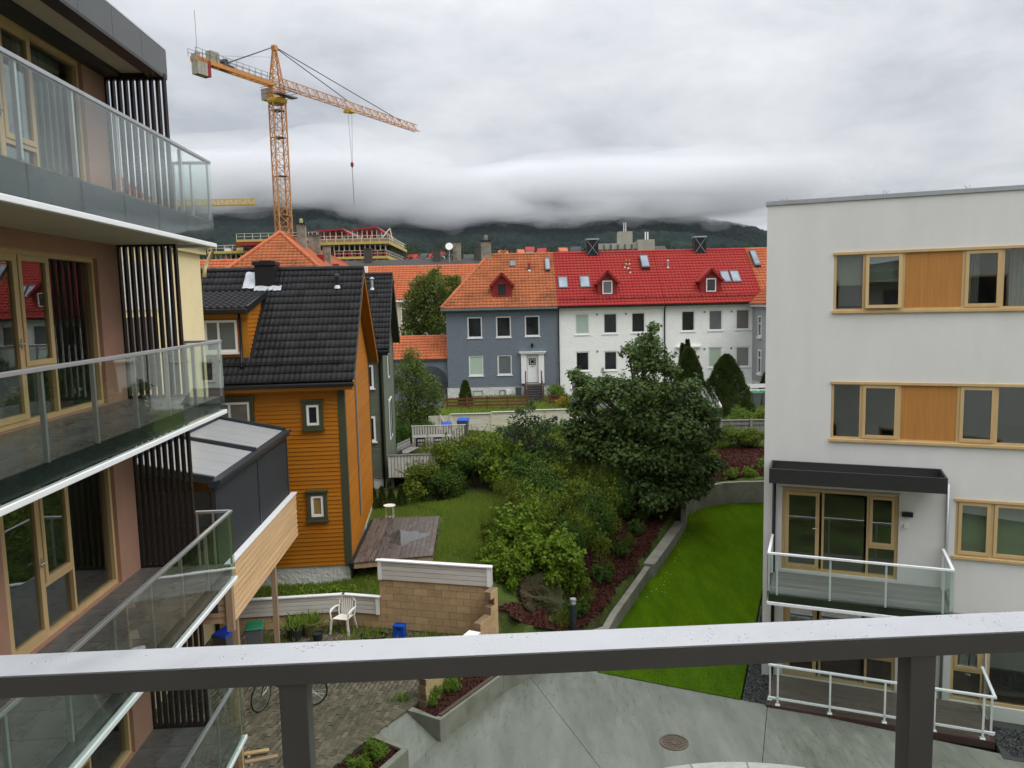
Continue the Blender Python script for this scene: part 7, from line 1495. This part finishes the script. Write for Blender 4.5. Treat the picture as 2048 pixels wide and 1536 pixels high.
conifer('conifer', 'large rounded dark conifer before the white terrace', (12.75, 45.5, 2.3), 1.55, 3.6, 24000, 'conifer_needle', 3, cone, .13); conifer('conifer', 'pointed dark conifer beside the maple', (10.75, 46.5, 2.3), 1.25, 4.0, 17000, 'conifer_needle', 4, cone, .13)
conifer('conifer', 'narrow twin topped cypress behind the pointed conifer', (11.35, 49.5, 2.5), .5, 4.15, 6000, 'conifer_needle', 5, slim, .13); conifer('conifer', 'slim cypress beside the twin topped one', (11.0, 49.4, 2.5), .4, 3.9, 5000, 'conifer_needle', 6, slim, .13)
conifer('conifer', 'small dark conifer behind the white board fence', (17.1, 51.5, 2.5), .5, 1.7, 3000, 'conifer_needle', 7, cone, .12)
conifer('thuja', 'bright green cone shaped thuja before the blue house', (-3.15, 51.4, 2.3), .52, 1.85, 6000, 'thuja_needle', 8, lambda u: np.clip((1 - u) ** .55 * 1.0, 0, 1), .1)
for i, x_ in enumerate((748, 765, 783, 803)):
    p = AZ(x_, 1018 - i * 1.2, 1.25); conifer('thuja', 'small pointed thuja in the row beside the green house', (p[0], p[1], 1.22), .2, .85 + .07 * (i % 2), 1300, 'conifer_needle', 30 + i, slim, .07, 'row of small thujas')
# hedges, bushes and bed plants
hd = {k_: shrub_meshes('bush', sd_, n_, lf, sp, mt_) for k_, sd_, n_, lf, sp, mt_ in (('hedge', 51, 3000, .11, 'oval', 'hedge_leaf'), ('yellow', 52, 1600, .12, 'oval', 'yellow_leaf'), ('lime', 53, 2600, .11, 'oval', 'hedge_leaf'), ('bed', 54, 420, .22, 'blade', 'shrub_leaf'), ('bedg', 55, 520, .2, 'oval', 'shrub_leaf_dark'), ('ball', 56, 1500, .13, 'oval', 'shrub_leaf_light'))}
place_shrub('hedge', 'bright green hedge beside the dark entrance steps', 'hedge', hd['hedge'], (3.0, 52.4, 2.4), .9, .85, 0, sy=.6); place_shrub('bush', 'yellow flowering bush by the red brown fence', 'bush', hd['yellow'], (3.25, 49.6, 2.3), .5, .55, 1)
place_shrub('bush', 'lime green bush next to the rounded conifer', 'bush', hd['lime'], (13.0, 43.2, 2.05), .75, .75, 2); place_shrub('bush', 'low olive bush above the plank fence', 'bush', SH['mid'][1], (13.9, 42.3, 1.9), 1.3, .75, 1); place_shrub('bush', 'low green bush behind the lean-to', 'bush', hd['lime'], (12.3, 42.6, 1.95), .7, .6, 0)
for i, (x_, y_) in enumerate(((-6.6, 40.9), (-5.6, 41.2), (-4.9, 41.6), (-7.4, 41.3))): place_shrub('hedge', 'dark green clipped hedge behind the picket deck', 'hedge', SH['dark'][i % 2], (x_, y_, 1.5), .85, 1.0, i, 'hedge behind the picket deck')
beds = [(1132, 1250), (1163, 1228), (1180, 1203), (1208, 1175), (1222, 1150), (1245, 1120), (1262, 1098), (1278, 1078), (1290, 1060), (1302, 1045)]
for i, (x_, y_) in enumerate(beds):
    p = AZ(x_, y_, .48); k_ = 'bed' if i % 2 == 0 else 'bedg'
    place_shrub('bed_plant', ('upright narrow leaved plant in the bark mulch' if k_ == 'bed' else 'low glossy leaved plant in the bark mulch') + ' strip below the thicket', 'plant', hd[k_], (p[0] - .1, p[1], ground_z(p[0], p[1])), .34, .36, i * 1.3, 'plants in the mulch strip')
for i, (x_, y_, s_) in enumerate(((1464, 943, .4), (1496, 943, .42), (1530, 930, .5), (1478, 905, .9), (1508, 903, .85), (1440, 900, 1.0))):
    p = AZ(x_, y_, 1.45); place_shrub('bed_plant', ('small leafy plant in the mulch above the curved wall', 'green rounded shrub below the plank fence')[s_ > .6], 'plant', hd['ball'] if s_ < .6 else SH['mid'][i % 3], (p[0], p[1], ground_z(p[0], p[1])), s_, s_ * .75, i, 'plants above the curved wall')
for i, (x_, y_, lab) in enumerate(((868, 1400, 'round light green shrub at the corner of the wedge planter'), (899, 1374, 'round light green shrub further back in the wedge planter'), (745, 1512, 'spreading green shrub in the low planter by the ramp'), (712, 1548, 'leafy shrub at the near end of the low planter'))):
    p = AZ(x_, y_, .45); place_shrub('planter_shrub', lab, 'shrub', hd['ball'], (p[0], p[1], .38), .29, .27, i)
# ------------------------------------------------------------------ rough grass and weeds
def blades(name, label, poly, n, size, mt, seed, lift=0.0, kind='stuff'):
    rs_ = np.random.RandomState(seed); xs = [p[0] for p in poly]; ys = [p[1] for p in poly]; X = rs_.uniform(min(xs), max(xs), n * 2); Y = rs_.uniform(min(ys), max(ys), n * 2); k = inpoly(X, Y, poly); X, Y = X[k][:n], Y[k][:n]
    P = np.stack([X, Y, hgt(X, Y) + lift], -1); o = link(name, leaf_mesh(name, P, size, 'blade', seed, axis=np.tile([[.15, -.1, 1.0]], (len(P), 1))), mt); tag(o, label, None, None, kind); return o
blades('rough_grass', 'long rough grass beside the wet deck', [(-2.45, 22.4), (-1.2, 21.3), (.2, 22), (.6, 25), (.3, 30), (-2, 30.5), (-3.9, 30), (-2.6, 27.3)], 46000, .16, 'grass_blade', 1)
blades('rough_grass', 'grass growing at the foot of the orange house', [(-8.5, 20.7), (-4.8, 20.85), (-3.75, 20.75), (-2.6, 21.0), (-2.6, 22.6), (-4.9, 23.2), (-4.9, 22.6), (-8.5, 22.3)], 13000, .14, 'grass_blade', 2)
blades('rough_grass', 'grass around the small thujas by the green house', [(-5.6, 27.6), (-2.8, 27.5), (-3.2, 31), (-5.7, 32.4)], 14000, .1, 'grass_blade', 3)
blades('rough_grass', 'grass strip between the terraces and the cream fence', [(-4.5, 43.6), (10, 44), (16, 46), (16, 55.5), (2.5, 55.5), (-4.5, 55.5)], 30000, .22, 'grass_blade', 4)
rs_ = np.random.RandomState(77); wp = []
for (x_, y_, n_, sp_) in ((700, 1262, 60, .3), (745, 1268, 160, .3), (650, 1262, 120, .4), (850, 1275, 140, .25), (890, 1282, 120, .2), (560, 1285, 60, .3), (720, 1282, 120, .4), (805, 1400, 60, .12), (540, 1278, 80, .3)):
    c = AZ(x_, y_, .5); wp.append(np.stack([rs_.normal(c[0], sp_, n_), rs_.normal(c[1], sp_ * .4, n_), np.full(n_, .49)], -1))
wp = np.concatenate(wp); tag(link('yard_weeds', leaf_mesh('yard_weeds', wp, .2, 'blade', 7, axis=np.tile([[.2, -.1, 1.0]], (len(wp), 1))), 'grass_blade'), 'weeds sprouting between the yard paving', None, None, 'stuff')
fw = thing('foundation_weeds', 'leafy weeds along the white foundation of the orange house', 'weeds'); 
P = np.concatenate([np.stack([rs_.normal(AY(x_, 1180, 21.8)[0], .25, 90), rs_.normal(21.6, .15, 90), rs_.uniform(1.0, 1.12 + .2 * (x_ > 650), 90)], -1) for x_ in (590, 615, 640, 668, 690)])
link('leaves', leaf_mesh('leaves', P, .1, 'oval', 5, .5), 'shrub_leaf_light', fw)
# ------------------------------------------------------------------ haze
mt, t, o = newmat('haze'); pv = t.nodes.new('ShaderNodeVolumePrincipled'); pv.inputs['Color'].default_value = (.80, .90, 1, 1); pv.inputs['Density'].default_value = HAZE; t.links.new(pv.outputs[0], o.inputs['Volume'])
if HAZE: tag(MB().box(-3800, -300, -2, 3800, 2600, 560).build('haze', 'haze'), 'thin damp haze in the valley air', None, None, 'stuff')
